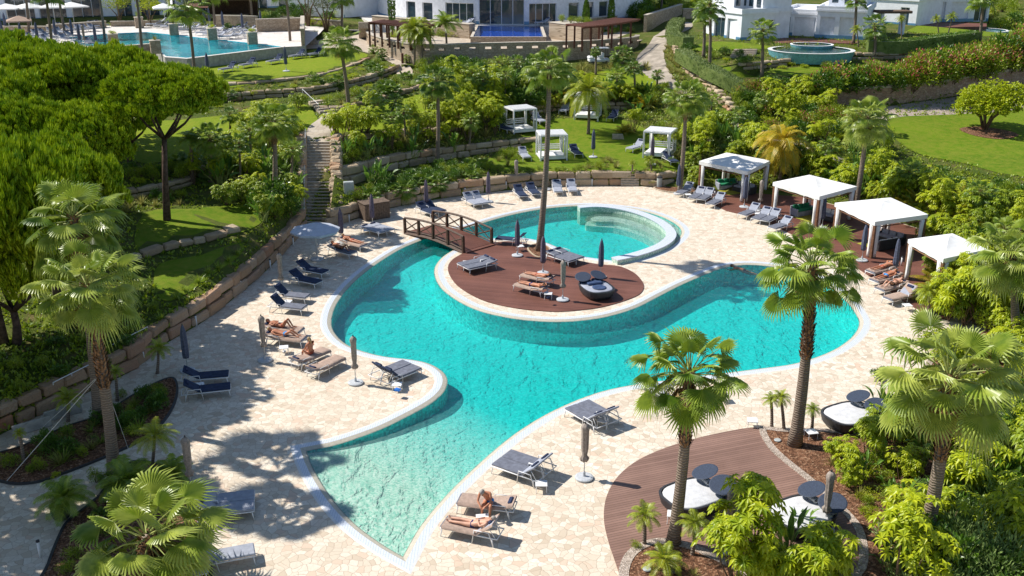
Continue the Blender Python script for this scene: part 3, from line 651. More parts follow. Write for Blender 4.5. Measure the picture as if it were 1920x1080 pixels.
def blade(m, p, d, L, W, droop=.3, n_=3):
    """long narrow flat blade"""
    d, s, n = frame_of(d, U(-.5, .5)); q = Vector(p); dd = Vector(d); vs = []; fs = []
    for i in range(n_+1):
        w = W*.5*(1-(i/n_)**1.6)+.002
        vs += [q-s*w, q+s*w]; q = q+dd*(L/n_); dd = (dd-Vector((0, 0, droop/n_*(i+1)*.7))).normalized()
        if i: fs.append((2*i-2, 2*i-1, 2*i+1, 2*i))
    m.add(vs, fs)
def fan(m, p, d, rad, nseg=26, cup=.35, span=R(118), tipd=.35, wind=0.):
    """pleated fan blade: joined to ~55 % of the radius, free drooping tips beyond"""
    d, s, n = frame_of(d); vs = [tuple(p)]; fs = []; rj = .60
    for i in range(nseg):
        a0 = -span+2*span*i/nseg; a1 = -span+2*span*(i+1)/nseg; am = (a0+a1)/2
        ll = rad*(1-.22*(abs(am)/span)**2)*U(.92, 1.05); cz = -cup*rad*(abs(am)/span)**1.5
        def pt(a, r, lift): return Vector(p)+(d*math.cos(a)+s*math.sin(a))*r*ll+n*(cz*r*r+lift)
        m_ = len(vs); pl = .03*rad
        e0 = pt(a0, rj, -pl); mid = pt(am, rj, pl); e1 = pt(a1, rj, -pl)
        t0 = pt(am*1.02, .80, 0)-Vector((0, 0, tipd*rad*.18)); hw = (e1-e0).normalized()*(.028*rad)
        w_ = Vector((U(-1, 1), U(-1, 1), U(-.6, .9)))*.085*rad+Vector((.10, -.05, 0))*wind*rad
        tp = pt(am*1.04, .98, 0)-Vector((0, 0, tipd*rad*U(.4, .9)))+w_
        vs += [e0, mid, e1, t0-hw, t0+hw, tp]
        fs += [(0, m_, m_+1), (0, m_+1, m_+2), (m_, m_+3, m_+1), (m_+1, m_+3, m_+4), (m_+1, m_+4, m_+2), (m_+3, m_+5, m_+4)]
    m.add(vs, fs)
def fan_crown(seed, nl=37, pet=(.85, 1.6), rad=(.75, 1.05), low=-.45, wind=.6, nseg=26):
    """crown of radius about 2; returns (leaf builder, petiole builder)"""
    rs = rnd.getstate(); rnd.seed(seed); m = MB(); pm = MB()
    for i in range(nl):
        t = i/nl; az = i*2.39996+U(-.25, .25); el = 1.35-(1.35-low)*(t**.75)+U(-.12, .12)
        d = Vector((math.cos(az)*math.cos(el), math.sin(az)*math.cos(el), math.sin(el)))
        d = (d+Vector((.16, -.08, 0))*wind).normalized(); pl = U(*pet)*(.65+.35*math.sin(min(1, t*2)*PI/2)); r_ = U(*rad)*(.72 if t < .1 else 1)
        p0 = Vector((0, 0, .25*(1-t)-.35*t))+Vector((math.cos(az), math.sin(az), 0))*.12
        p1 = p0+d*pl*.55; d2 = (d-Vector((0, 0, .18+.25*t))).normalized(); p2 = p1+d2*pl*.5
        pm.tube([p0, p1, p2], [.035, .022, .014], 4, False)
        fan(m, p2, (d2-Vector((U(-.25, .25), U(-.25, .25), .05+.42*t))).normalized(), r_, nseg, U(.2, .45), R(U(95, 125)), U(.2, .8)*(.4+t), wind)
    rnd.setstate(rs); return m, pm
def feather(m, p, d, L, nl=22, ll=.42, W=.035, droop=1.1, vee=.5):
    d = d.normalized(); side = d.cross(Vector((0, 0, 1))).normalized(); q = Vector(p); dd = d.copy(); prev = q.copy(); pts = [q.copy()]
    st = L/nl
    for i in range(nl):
        t = i/nl; q = q+dd*st; dd = (dd-Vector((0, 0, droop*st/L*(.6+t)))).normalized(); pts.append(q.copy())
        if i < 2: continue
        nrm = side.cross(dd).normalized(); l_ = ll*math.sin(PI*(.12+.86*t))**.6*U(.85, 1.1)
        for sg in (-1, 1):
            ld = (side*sg+dd*.55+nrm*vee).normalized()
            e1 = q+ld*l_*.5-Vector((0, 0, .03)); e2 = q+(ld-Vector((0, 0, .55))).normalized()*l_
            w = dd*W*.5
            m.add([q-w, q+w, e1+w, e1-w, e2], [(0, 1, 2, 3), (3, 2, 4)])
    return pts
def feather_crown(seed, nf=20, L=(1.0, 1.25), nl=20, ll=.3, W=.035, droop=1.3, low=-.25, vee=.35):
    rs = rnd.getstate(); rnd.seed(seed); m = MB(); pm = MB()
    for i in range(nf):
        t = i/nf; az = i*2.39996+U(-.2, .2); el = 1.3-(1.3-low)*t**.8
        d = Vector((math.cos(az)*math.cos(el), math.sin(az)*math.cos(el), math.sin(el)))
        pts = feather(m, (0, 0, .05), d, U(*L)*(.75+.25*min(1, t*3)), nl, ll, W, droop*U(.8, 1.2), vee); pm.tube(pts[::3], [.016]*(len(pts[::3])-1)+[.005], 3, False)
    rnd.setstate(rs); return m, pm
def rosettes(seed, H=1.6, Rr=.9, nr=95, nlf=9, L=.25, W=.08, gapz=.25):
    """palmate rosettes filling an uneven rounded crown on several stems"""
    rs = rnd.getstate(); rnd.seed(seed); m = MB(); sm = MB(); lob = [(U(-.5, .5)*Rr, U(-.5, .5)*Rr, U(.45, .85)*H, U(.35, .62)*Rr) for _ in range(7)]
    stems = [Vector((U(-.1, .1), U(-.1, .1), 0)) for _ in range(4)]
    for l in lob:
        a = rnd.choice(stems); sm.tube([a, a*.5+Vector((l[0]*.6, l[1]*.6, l[2]*.5)), Vector((l[0], l[1], l[2]))], [.035, .025, .012], 5)
    for i in range(nr):
        l = lob[i % 7]; a = U(0, 2*PI); z = U(-.7, 1); r_ = math.sqrt(max(0, 1-z*z))
        dr = Vector((r_*math.cos(a), r_*math.sin(a), z*.9)); c_ = Vector((l[0], l[1], l[2]))+dr*l[3]*U(.75, 1.08)
        if c_.z < gapz*H*.4: continue
        ax = (dr+Vector((0, 0, .9))).normalized(); _, s, n = frame_of(ax); k0 = U(0, 6); sc = U(.7, 1.15)
        for k in range(nlf):
            t = k0+2*PI*k/nlf; ld = (s*math.cos(t)+n*math.sin(t)+ax*.12).normalized(); leaf(m, c_, ld, L*sc, W*sc, .75, U(-.3, .3))
    rnd.setstate(rs); return m, sm
def paddles(seed, n=14, H=(1.2, 2.0), L=(.7, 1.05), W=.26):
    rs = rnd.getstate(); rnd.seed(seed); m = MB(); sm = MB()
    for i in range(n):
        az = i*2.4+U(-.3, .3); lean = U(.15, .65)*(.35+i/n); h = U(*H)*(1-.45*i/n)
        b = Vector((U(-.2, .2), U(-.2, .2), 0)); top = b+Vector((math.cos(az)*lean*h, math.sin(az)*lean*h, h*.62))
        sm.tube([b, b.lerp(top, .5)+Vector((0, 0, .12)), top], [.035, .028, .014], 5, False)
        d = (top-b).normalized(); leaf(m, top, (d+Vector((0, 0, .2))), U(*L), W*U(.8, 1.15), U(.35, .95), U(-.7, .7), 4, .22)
    rnd.setstate(rs); return m, sm
def spikes(seed, n=46, L=(.6, .95), W=.05, up=.35, droop=.8, base=.06):
    rs = rnd.getstate(); rnd.seed(seed); m = MB()
    for i in range(n):
        az = U(0, 2*PI); el = U(up, 1.5); d = Vector((math.cos(az)*math.cos(el), math.sin(az)*math.cos(el), math.sin(el)))
        blade(m, (math.cos(az)*base, math.sin(az)*base, 0), d, U(*L), W, droop*U(.5, 1.2))
    rnd.setstate(rs); return m
def bush(seed, n=900, Rr=.8, H=1.0, L=.10, W=.055, lobes=8, flower=0, up=.4, seg=2):
    rs = rnd.getstate(); rnd.seed(seed); m = MB(); fm = MB(); sm = MB()
    lob = [(U(-.62, .62)*Rr, U(-.62, .62)*Rr, U(.3, .75)*H, U(.32, .55)*Rr) for _ in range(lobes)]
    for l in lob: sm.tube([(l[0]*.1, l[1]*.1, 0), (l[0]*.6, l[1]*.6, l[2]*.6), (l[0], l[1], l[2])], [.03, .02, .008], 4)
    for i in range(n):
        l = rnd.choice(lob); a = U(0, 2*PI); z = U(-.75, 1); r_ = math.sqrt(max(0, 1-z*z)); dr = Vector((r_*math.cos(a), r_*math.sin(a), z))
        c_ = Vector((l[0], l[1], l[2]))+Vector((dr.x, dr.y, dr.z*H/Rr*.8))*l[3]*(U(.55, 1.12))
        if c_.z < .02: c_.z = U(.02, .2)
        d = (dr+Vector((U(-.8, .8), U(-.8, .8), U(-.4, .8)+up))).normalized()
        if flower and z > 0 and U(0, 1) < flower: leaf(fm, c_+dr*.04, d, L*.8, W*1.3, .1, U(-1, 1))
        else: leaf(m, c_, d, L*U(.7, 1.3), W*U(.8, 1.2), .25, U(-1.2, 1.2), seg)
    rnd.setstate(rs); return m, sm, fm
def pine_crown(seed, nc=84, per=62):
    """flat dome of separate rounded clumps, each a bunch of upright bottlebrush shoots; unit radius"""
    rs = rnd.getstate(); rnd.seed(seed); m = MB(); cl = []
    for i in range(nc):
        t = (i+.5)/nc; rr = math.sqrt(t)*.93; a = i*2.39996+U(-.25, .25); dome = .40*math.sqrt(max(0, 1-rr*rr))-.02+.07*math.sin(3*a+2)*rr
        cl.append((Vector((rr*math.cos(a), rr*math.sin(a), dome+U(-.07, .08))), U(.105, .175)))
    for i in range(int(nc*.45)):                       # lower fringe and underside
        a = i*2.39996; rr = U(.6, .98); cl.append((Vector((rr*math.cos(a), rr*math.sin(a), U(-.16, .02))), U(.09, .15)))
    for c0, R0 in cl:
        for _ in range(per):
            a = U(0, 2*PI); z = U(-.55, 1); r_ = math.sqrt(1-z*z); dr = Vector((r_*math.cos(a), r_*math.sin(a), z)); c_ = c0+Vector((dr.x, dr.y, dr.z*.85))*R0*U(.7, 1.0)
            ax = (Vector((dr.x, dr.y, dr.z+1.3))+Vector((U(-.25, .25), U(-.25, .25), 0))).normalized(); _, s, n = frame_of(ax); L = U(.05, .085); vs = []; fs = []
            for q in range(5):
                t = q*1.2566+U(-.2, .2); ld = (s*math.cos(t)+n*math.sin(t)); sd = ld.cross(ax).normalized()*L*.16; i0 = len(vs)
                vs += [c_-sd*.6, c_+sd*.6, c_+ax*L*.6+ld*L*.34+sd, c_+ax*L*.6+ld*L*.34-sd, c_+ax*L*1.15+ld*L*.22]; fs += [(i0, i0+1, i0+2, i0+3), (i0+3, i0+2, i0+4)]
            m.add(vs, fs)
    rnd.setstate(rs); return m
def as_mesh(m, name, mat, smooth=False): return m.mesh(name, M(mat), smooth)
# ---- shared meshes
FC = [];
for k, (mt, sd) in enumerate((('fan_leaf', 1), ('fan_leaf', 2), ('fan_leaf_pale', 3), ('fan_leaf_dark', 4), ('fan_leaf_pale', 9))):
    a, b = fan_crown(sd, 38 if k != 4 else 30, wind=.7 if k != 4 else 1.5, rad=(.75, 1.05) if k != 4 else (.9, 1.15)); FC.append((as_mesh(a, 'crown', mt), as_mesh(b, 'petioles', 'petiole')))
rs_ = rnd.getstate(); rnd.seed(5); DD = MB()
for i in range(9):
    az = i*2.39996; el = -1.05+U(-.2, .15); d = Vector((math.cos(az)*math.cos(el), math.sin(az)*math.cos(el), math.sin(el))); p0 = Vector((math.cos(az)*.15, math.sin(az)*.15, -.25)); DD.tube([p0, p0+d*.6], .02, 4, False); fan(DD, p0+d*.6, (d-Vector((0, 0, .5))).normalized(), U(.55, .8), 14, .3, R(70), 1.2, .2)
DEAD = as_mesh(DD, 'dead_fronds', 'dead_leaf'); rnd.setstate(rs_)
for k, sd in enumerate((21, 22)):                              # lighter versions for far palms
    a, b = fan_crown(sd, 30, nseg=16, wind=.3); FC.append((as_mesh(a, 'crown', 'fan_leaf' if k else 'fan_leaf_dark'), as_mesh(b, 'petioles', 'petiole')))
QC = []
for k, (mt, kw) in enumerate((('feather_leaf', dict(nf=24, L=(1., 1.2), ll=.30, droop=1.35)), ('feather_leaf', dict(nf=26, L=(1.6, 2.0), nl=26, ll=.55, W=.05, droop=1.6, low=-.5)), ('gold_leaf', dict(nf=24, L=(1.7, 2.1), nl=28, ll=.7, W=.05, droop=1.9, low=-.7)), ('fan_leaf', dict(nf=22, L=(1.5, 1.9), nl=26, ll=.55, W=.05, droop=1.2, low=-.1)))):
    a, b = feather_crown(40+k, **kw); QC.append((as_mesh(a, 'crown', mt), as_mesh(b, 'petioles', 'petiole')))
def trunk_mesh(base, top, r0, r1, boots=0., mat='bark_palm', nseg=10, bulge=1.25):
    """palm trunk in local coords of base; boots = share of upper trunk still clad in leaf bases"""
    v = top-base; pts = []; rr = []
    for i in range(nseg+1):
        t = i/nseg; bend = math.sin(t*PI)*.012*v.length; pts.append(Vector((v.x*t+bend, v.y*t, v.z*t)))
        rr.append((r0+(r1-r0)*t)*(bulge if i == 0 else (1.06 if i == 1 else 1))*(1+U(-.03, .03)))
    m = MB().tube(pts, rr, 12)
    bm_ = MB()
    if boots:
        n = int(v.length*boots/.085); 
        for i in range(n):
            t = 1-boots*i/n; c_ = Vector((v.x*t+math.sin(t*PI)*.012*v.length, v.y*t, v.z*t)); r_ = (r0+(r1-r0)*t)
            for k in range(6):
                a = k*1.047+i*.55+U(-.15, .15); d = Vector((math.cos(a), math.sin(a), 0)); s = Vector((-d.y, d.x, 0))*r_*.34
                b = c_+d*r_*.85; tp = c_+d*r_*(1.35+U(0, .35))+Vector((0, 0, .17+U(0, .08)))
                bm_.add([b-s-Vector((0, 0, .05)), b+s-Vector((0, 0, .05)), tp+s*.35, tp-s*.35, b+s*.6+Vector((0, 0, .1)), b-s*.6+Vector((0, 0, .1))], [(0, 1, 2, 3), (3, 2, 4, 5)])
    return m, bm_
def palm(base, top, rpx, kind='fan', var=0, r0=.2, r1=.13, boots=.25, desc='fan palm', group=None, D=None, flat=False, rz=None, boff=0.):
    """base / top: photo pixels of trunk foot and crown centre; rpx: crown radius in photo pixels"""
    b = (P(*base) if flat else G(*base)); t_ = PD(top[0], top[1], b.y+boff)
    root = empty('fan_palm' if kind == 'fan' else 'feather_palm', b)
    tm, bm_ = trunk_mesh(b, t_, r0, r1, boots); tr = tm.build('trunk', M('bark_palm'), root, smooth=True)
    if boots: bm_.build('leaf_bases', M('palm_boots'), tr)
    dep = (t_.y*cp+(CAMH-t_.z)*sp); rw = rpx/FP*dep
    cm, pm = (FC if kind == 'fan' else QC)[var]; rn = {('fan', k): 2.2 for k in range(7)}; rn.update({('feather', 0): 1.05, ('feather', 1): 1.55, ('feather', 2): 1.55, ('feather', 3): 1.5})
    s = rw/rn[(kind, var)]
    c_ = mk('crown', cm, root, t_-b, s, U(0, 6) if rz is None else rz); mk('petioles', pm, c_)
    if kind == 'fan' and boots >= .2 and rpx > 35: mk('dead_fronds', DEAD, c_)
    tag(root, None, 'palm', group, auto=desc); return root
gp = 'tall fan palms around the pools'
palm((215, 895), (166, 538), 104, 'fan', 2, .24, .17, .52, 'leaning fan palm with shaggy leaf bases', gp, rz=.4)
palm((186, 790), (138, 408), 96, 'fan', 4, .24, .17, .3, 'grey-trunked fan palm with silvery fronds', gp, rz=2.)
palm((262, 1115), (278, 1005), 138, 'fan', 4, .24, .2, .6, 'low broad fan palm with big pale fronds', gp, rz=1.1)
palm((1011, 472), (1030, 128), 52, 'fan', 0, .22, .13, .12, 'tallest slim fan palm on the deck', gp)
palm((1490, 836), (1523, 500), 100, 'fan', 0, .27, .16, .5, 'fan palm with a thick flared trunk', gp, rz=1.)
palm((1262, 1020), (1292, 700), 108, 'fan', 1, .23, .15, .42, 'dense dark fan palm', gp, rz=2.2)
palm((1728, 1045), (1783, 710), 148, 'fan', 2, .26, .17, .45, 'large pale fan palm leaning to the right', gp, rz=.2)
palm((1905, 650), (1895, 480), 82, 'fan', 2, .22, .16, .4, 'fan palm cut by the edge of the picture', gp)
palm((1602, 402), (1626, 222), 54, 'fan', 2, .22, .14, .3, 'fan palm with ruffled pale fronds', gp)
palm((1274, 362), (1286, 182), 46, 'fan', 0, .2, .13, .25, 'fan palm with a full round crown', gp)
palm((820, 308), (820, 152), 42, 'fan', 3, .19, .13, .2, 'dark fan palm among lime shrubs', gp)
palm((655, 208), (637, 78), 40, 'fan', 0, .2, .13, .2, 'fan palm at the kerb of a planting bed', gp)
palm((1103, 252), (1104, 172), 50, 'feather', 1, .15, .1, 0, 'drooping yellow-green feather palm', 'feather palms of the garden')
palm((1462, 338), (1466, 268), 52, 'feather', 2, .15, .1, 0, 'feather palm with golden yellow fronds', 'feather palms of the garden')
palm((515, 372), (513, 228), 48, 'fan', 1, .2, .14, .3, 'fan palm with layered bright fronds', gp)
palm((395, 345), (392, 258), 38, 'fan', 3, .16, .12, .2, 'small dark fan palm among banana plants', gp)
palm((360, 345), (357, 262), 26, 'feather', 3, .13, .1, 0, 'thin feather palm between shrubs', 'feather palms of the garden')
for b, t_, r_, v in (((365, 139), (350, 12), 42, 6), ((403, 62), (397, -18), 30, 6), ((545, 92), (534, -22), 34, 5), ((268, 128), (253, -30), 36, 5), ((198, 92), (182, -34), 36, 5), ((125, 90), (104, -32), 36, 6), ((101, 130), (84, -20), 38, 5), ((56, 84), (44, -40), 32, 5), ((474, 52), (466, -30), 32, 6), ((640, 60), (641, -8), 30, 5), ((742, 30), (741, -46), 26, 5)):
    palm(b, t_, r_, 'fan', v, .17, .13, .15, 'slender far fan palm', 'fan palms of the upper terrace')
for b, t_, r_, v in (((777, 124), (776, 56), 32, 1), ((791, 126), (790, 64), 28, 1), ((838, 116), (835, 46), 32, 3)):
    palm(b, t_, r_, 'feather', v, .14, .1, 0, 'feather palm against the curved stone wall', 'feather palms of the garden')
for b, t_, r_, v in (((1428, 145), (1430, 58), 32, 6), ((1330, 132), (1331, 8), 34, 5), ((1319, 108), (1321, 22), 30, 6), ((1640, 106), (1641, 48), 30, 5), ((1836, 80), (1844, -6), 32, 6), ((1811, 50), (1817, -20), 30, 5), ((1418, 62), (1421, -18), 28, 6), ((1600, 82), (1606, -4), 28, 5), ((1240, 20), (1241, -40), 22, 5)):
    palm(b, t_, r_, 'fan', v, .18, .13, .15, 'fan palm of the villa gardens', 'fan palms of the villa gardens')
for b, t_, r_, v in (((887, 196), (886, 138), 30, 6), ((1190, 186), (1189, 128), 20, 5), ((1167, 128), (1167, 104), 28, 5), ((1157, 168), (1156, 142), 24, 6), ((1117, 140), (1117, 96), 12, 3), ((970, 148), (970, 118), 22, 5), ((935, 140), (936, 118), 18, 6), ((1232, 162), (1232, 140), 14, 5), ((700, 100), (700, 92), 12, 6), ((715, 112), (716, 100), 14, 5), ((762, 118), (762, 108), 9, 6), ((690, 218), (708, 196), 22, 6), ((733, 212), (742, 190), 20, 5), ((880, 130), (868, 120), 14, 5), ((640, 160), (640, 158), 10, 5), ((590, 152), (586, 146), 16, 6), ((1010, 138), (1003, 124), 14, 5)):
    palm(b, t_, r_, 'fan', v, .12, .1, .2, 'small garden fan palm', 'small palms of the garden slope')
for b, t_, r_, v in (((905, 205), (905, 150), 24, 5), ((945, 195), (948, 140), 22, 6), ((1058, 190), (1062, 135), 20, 5), ((1330, 235), (1335, 190), 24, 6), ((1385, 262), (1388, 215), 22, 5), ((1560, 330), (1558, 275), 26, 6), ((1500, 320), (1498, 270), 22, 5), ((1700, 380), (1705, 320), 30, 6), ((1835, 420), (1838, 360), 30, 5), ((1880, 500), (1884, 430), 34, 6), ((760, 262), (757, 210), 20, 5), ((735, 268), (733, 222), 18, 6), ((880, 272), (883, 225), 22, 6), ((450, 345), (448, 268), 26, 5), ((545, 350), (548, 280), 24, 6), ((430, 262), (432, 215), 22, 5), ((1430, 220), (1432, 185), 20, 6), ((1640, 250), (1640, 205), 22, 5), ((470, 300), (468, 245), 24, 6), ((1290, 250), (1292, 212), 20, 5)):
    palm(b, t_, r_, 'fan', v, .10, .08, .2, 'slender young fan palm', 'slender palms of the garden slope')
# small date palms in the beds
sg = 'small date palms in the beds'
for b, t_, r_ in (((1208, 1022), (1208, 968), 36), ((1298, 1042), (1303, 982), 36), ((1447, 802), (1446, 750), 20), ((1470, 806), (1464, 746), 22), ((1522, 808), (1524, 768), 18), ((283, 892), (290, 820), 44), ((295, 700), (297, 655), 27), ((220, 752), (216, 698), 18), ((128, 790), (126, 748), 30), ((1185, 325), (1186, 306), 10), ((1222, 322), (1218, 300), 13), ((1740, 590), (1742, 548), 28), ((45, 870), (36, 812), 14), ((1690, 82), (1690, 36), 12), ((1760, 62), (1756, 36), 12), ((1778, 62), (1785, 32), 14), ((1610, 88), (1606, 56), 14), ((1858, 40), (1862, 22), 14), ((640, 300), (636, 284), 11)):
    palm(b, t_, r_, 'feather', 0, .075, .06, 0, 'small date palm on a thin trunk', sg)
palm((1262, 1075), (1245, 1052), 44, 'feather', 0, .09, .08, 0, 'stemless bushy date palm beside gravel', sg)
palm((238, 932), (240, 905), 58, 'feather', 3, .12, .12, 0, 'stemless arching date palm in the corner bed', sg)
palm((318, 905), (322, 885), 38, 'feather', 3, .1, .1, 0, 'low arching date palm below the taupe parasol', sg)
# ---- umbrella pines
PCM = [as_mesh(pine_crown(60), 'crown', 'pine_needle'), as_mesh(pine_crown(61), 'crown', 'pine_needle')]
def pine(cx, cy, D, rad, bx=None, var=0, hz=.95, desc='dense domed umbrella pine'):
    c_ = PD(cx, cy, D); b = GP(c_.x if bx is None else bx, D); root = empty('umbrella_pine', b); v = c_-b; m = MB()
    fork = Vector((v.x*.55, v.y*.55, v.z-rad*.62)) if v.z > rad else Vector((0, 0, v.z*.4))
    m.tube([(0, 0, -.2), fork*.5+Vector((U(-.1, .1), 0, 0)), fork], [.26, .19, .16], 9)
    for k in range(6):
        a = k*1.05+.3; e = v+Vector((math.cos(a)*rad*.62, math.sin(a)*rad*.62, -rad*.02)); m.tube([fork-Vector((0, 0, .2)), fork.lerp(e, .5)+Vector((0, 0, -.1*rad)), e], [.12, .08, .03], 6)
    m.build('trunk', M('bark_pine'), root, smooth=True)
    mk('crown', PCM[var], root, v, (rad, rad, rad*hz*1.4), U(0, 6)); tag(root, None, 'pine tree', 'umbrella pines on the left slope', auto=desc)
pine(312, 188, G(313, 413).y, 3.6, G(313, 413).x, 0, .76)
pine(205, 165, 77, 4.3, None, 1); pine(95, 172, 72, 4.5, None, 0); pine(-20, 150, 78, 5.0, None, 1); pine(-60, 235, 62, 4.6, None, 0)
pine(235, 215, 70, 3.2, PD(235, 250, 70).x, 0, desc='dark shaded umbrella pine'); pine(142, 272, 59, 3.4, None, 1); pine(25, 262, 58, 3.3, None, 0); pine(-230, 520, 36, 4.2, None, 0); pine(-190, 440, 41, 4.5, None, 1); pine(-330, 640, 30, 4.2, None, 0)
pine(78, 385, 49, 4.0, None, 0, 1.05); pine(-35, 420, 44, 4.2, None, 1, 1.2); pine(15, 500, 44, 3.3, G(12, 662).x, 1, 1.1)
# ---- round yellow-green tree on the right lawn
def round_tree(base, H, Rr, hz, mat, n, desc, name='broadleaf_tree', th=.14, fork=5, L=.3, W=.14):
    b = G(*base); root = empty(name, b); m = MB(); t_ = MB(); zc = H-Rr*hz*.5
    for k in range(fork):
        a = k*2*PI/fork+.4; e = Vector((math.cos(a)*Rr*.62, math.sin(a)*Rr*.62, zc+U(-.1, .2)*Rr)); t_.tube([(math.cos(a)*.08, math.sin(a)*.08, -.1), (math.cos(a)*Rr*.15, math.sin(a)*Rr*.15, zc*.45), e], [th, th*.7, th*.25], 6)
    lob = [(Rr*.62*math.cos(i*.9)*U(.6, 1), Rr*.62*math.sin(i*.9)*U(.6, 1), zc+U(-.15, .25)*Rr*hz, Rr*U(.36, .46)) for i in range(9)]+[(0, 0, zc+Rr*hz*.2, Rr*.5)]
    for i in range(n):
        l = rnd.choice(lob); a = U(0, 2*PI); z = U(-.7, 1); r_ = math.sqrt(1-z*z); dr = Vector((r_*math.cos(a), r_*math.sin(a), z))
        c_ = Vector(l[:3])+Vector((dr.x, dr.y, dr.z*hz))*l[3]*U(.7, 1.08)
        for k in range(4): leaf(m, c_, (dr+Vector((U(-1, 1), U(-1, 1), U(-.5, .6)))).normalized(), L*U(.7, 1.1), W, .5, U(-.8, .8))
    t_.build('trunk', M('stem'), root, smooth=True); m.build('crown', M(mat), root); return root
tag(round_tree((1846, 243), 3.9, 3.6, .8, 'lime_leaf', 3000, '', fork=7, L=.26), 'round low tree with a wide yellow-green crown in a mulch ring on the right lawn', 'tree')
for (b, H, Rr) in (((578, 50), 6, 3.), ((612, 60), 4.5, 2.8), ((700, 28), 7, 3.2)):
    tag(round_tree(b, H, Rr, .7, 'olive_leaf', 700, '', 'olive_tree', .16, 4, .22, .09), None, 'tree', 'olive trees beside the hotel', auto='grey-green olive tree')
for (b, H, Rr) in (((225, 44), 3.6, 2.2), ((283, 48), 3.2, 2.)):
    tag(round_tree(b, H, Rr, .8, 'lime_leaf', 500, '', 'round_shrub', .1, 4, .2, .1), None, 'shrub', auto='clipped round yellow-green shrub')
def cypress(base, H):
    b = G(*base) if not isinstance(base, Vector) else base; root = empty('cypress', b); m = MB()
    for i in range(900):
        t = U(.02, 1)**.9; a = U(0, 2*PI); r_ = .42*math.sin(PI*min(1, .08+t*.92))**.5*U(.7, 1.05); leaf(m, (r_*math.cos(a), r_*math.sin(a), H*t*.95), Vector((math.cos(a)*.4, math.sin(a)*.4, 1)), .3, .12, 0, U(-1, 1))
    m.build('crown', M('deep_leaf'), root); MB().tube([(0, 0, -.2), (0, 0, H*.9)], [.1, .03], 6).build('trunk', M('stem'), root); tag(root, None, 'cypress', 'cypresses by the hotel', auto='narrow dark cypress')
# ---- shrub prototypes
PR = {}
def proto(key, name, cat, desc, group, parts, smooth=False):
    """parts: list of (part name, mesh)"""
    PR[key] = dict(name=name, cat=cat, desc=desc, group=group, parts=parts)
for k, mt in enumerate(('lime_leaf', 'green_leaf', 'lime_leaf')):
    a, b = rosettes(70+k, 1.9, 1.05, 120 if k < 2 else 80); proto('ros%d' % k, 'umbrella_shrub', 'shrub', ('bright lime finger-leaved shrub', 'green finger-leaved shrub', 'loose lime finger-leaved shrub')[k], 'finger-leaved shrubs', [('foliage', as_mesh(a, 'foliage', mt)), ('stems', as_mesh(b, 'stems', 'stem'))])
for k in range(2):
    a, b = paddles(80+k); proto('pad%d' % k, 'banana_plant', 'plant', 'banana-like plant with paddle leaves', 'paddle-leaved plants', [('leaves', as_mesh(a, 'leaves', 'paddle_leaf')), ('stems', as_mesh(b, 'stems', 'petiole'))])
a, b = rosettes(78, 1.9, 1.0, 62, 10, .40, .10); proto('rosn', 'umbrella_shrub', 'shrub', 'big-leaved lime finger-leaved shrub', 'finger-leaved shrubs', [('foliage', as_mesh(a, 'foliage', 'lime_leaf')), ('stems', as_mesh(b, 'stems', 'stem'))])
a, b = rosettes(77, 3.4, 1.05, 85, 10, .38, .10, 1.1); proto('rost', 'umbrella_shrub', 'shrub', 'tall finger-leaved shrub on bare stems', 'finger-leaved shrubs', [('foliage', as_mesh(a, 'foliage', 'lime_leaf')), ('stems', as_mesh(b, 'stems', 'stem'))])
a, b = rosettes(79, 3.0, 1.0, 170, 8, .20, .07, 1.1); proto('rosf', 'umbrella_shrub', 'shrub', 'tall fine lime shrub on pale stems', 'finger-leaved shrubs', [('foliage', as_mesh(a, 'foliage', 'lime_leaf')), ('stems', as_mesh(b, 'stems', 'stem'))])
proto('yuc', 'spiky_plant', 'plant', 'spiky rosette of long green blades', 'spiky plants', [('leaves', as_mesh(spikes(90), 'leaves', 'fan_leaf'))])
proto('phor', 'spiky_plant', 'plant', 'spiky clump of yellow-green blades', 'spiky plants', [('leaves', as_mesh(spikes(91, 60, (.7, 1.1), .06, .5, .6), 'leaves', 'dry_grass'))])
a, b, f_ = bush(92, 1000, .85, 1.1); proto('gre', 'leafy_shrub', 'shrub', 'mid-green leafy shrub', 'leafy shrubs', [('foliage', as_mesh(a, 'foliage', 'green_leaf')), ('stems', as_mesh(b, 'stems', 'stem'))])
a, b, f_ = bush(93, 1000, .9, 1.2, .15, .08); proto('dee', 'glossy_shrub', 'shrub', 'dark glossy leafy shrub', 'dark glossy shrubs', [('foliage', as_mesh(a, 'foliage', 'deep_leaf')), ('stems', as_mesh(b, 'stems', 'stem'))])
a, b, f_ = bush(94, 900, .7, .6, .09, .05); proto('yel', 'rounded_shrub', 'shrub', 'low rounded yellow shrub', 'low yellow shrubs', [('foliage', as_mesh(a, 'foliage', 'lime_leaf')), ('stems', as_mesh(b, 'stems', 'stem'))])
a, b, f_ = bush(95, 1300, .95, 1.2, .12, .06, 10, .22); proto('bou', 'flowering_shrub', 'shrub', 'shrub with pinkish blossom', 'flowering shrubs of the villa gardens', [('foliage', as_mesh(a, 'foliage', 'green_leaf')), ('blossom', as_mesh(f_, 'blossom', 'pink_flower')), ('stems', as_mesh(b, 'stems', 'stem'))])
a, b, f_ = bush(96, 1500, .9, 1.0, .11, .028, 9, 0, .9); proto('rosm', 'needle_shrub', 'shrub', 'grey-green fine-leaved shrub', 'fine-leaved shrubs', [('foliage', as_mesh(a, 'foliage', 'rosemary_leaf')), ('stems', as_mesh(b, 'stems', 'stem'))])
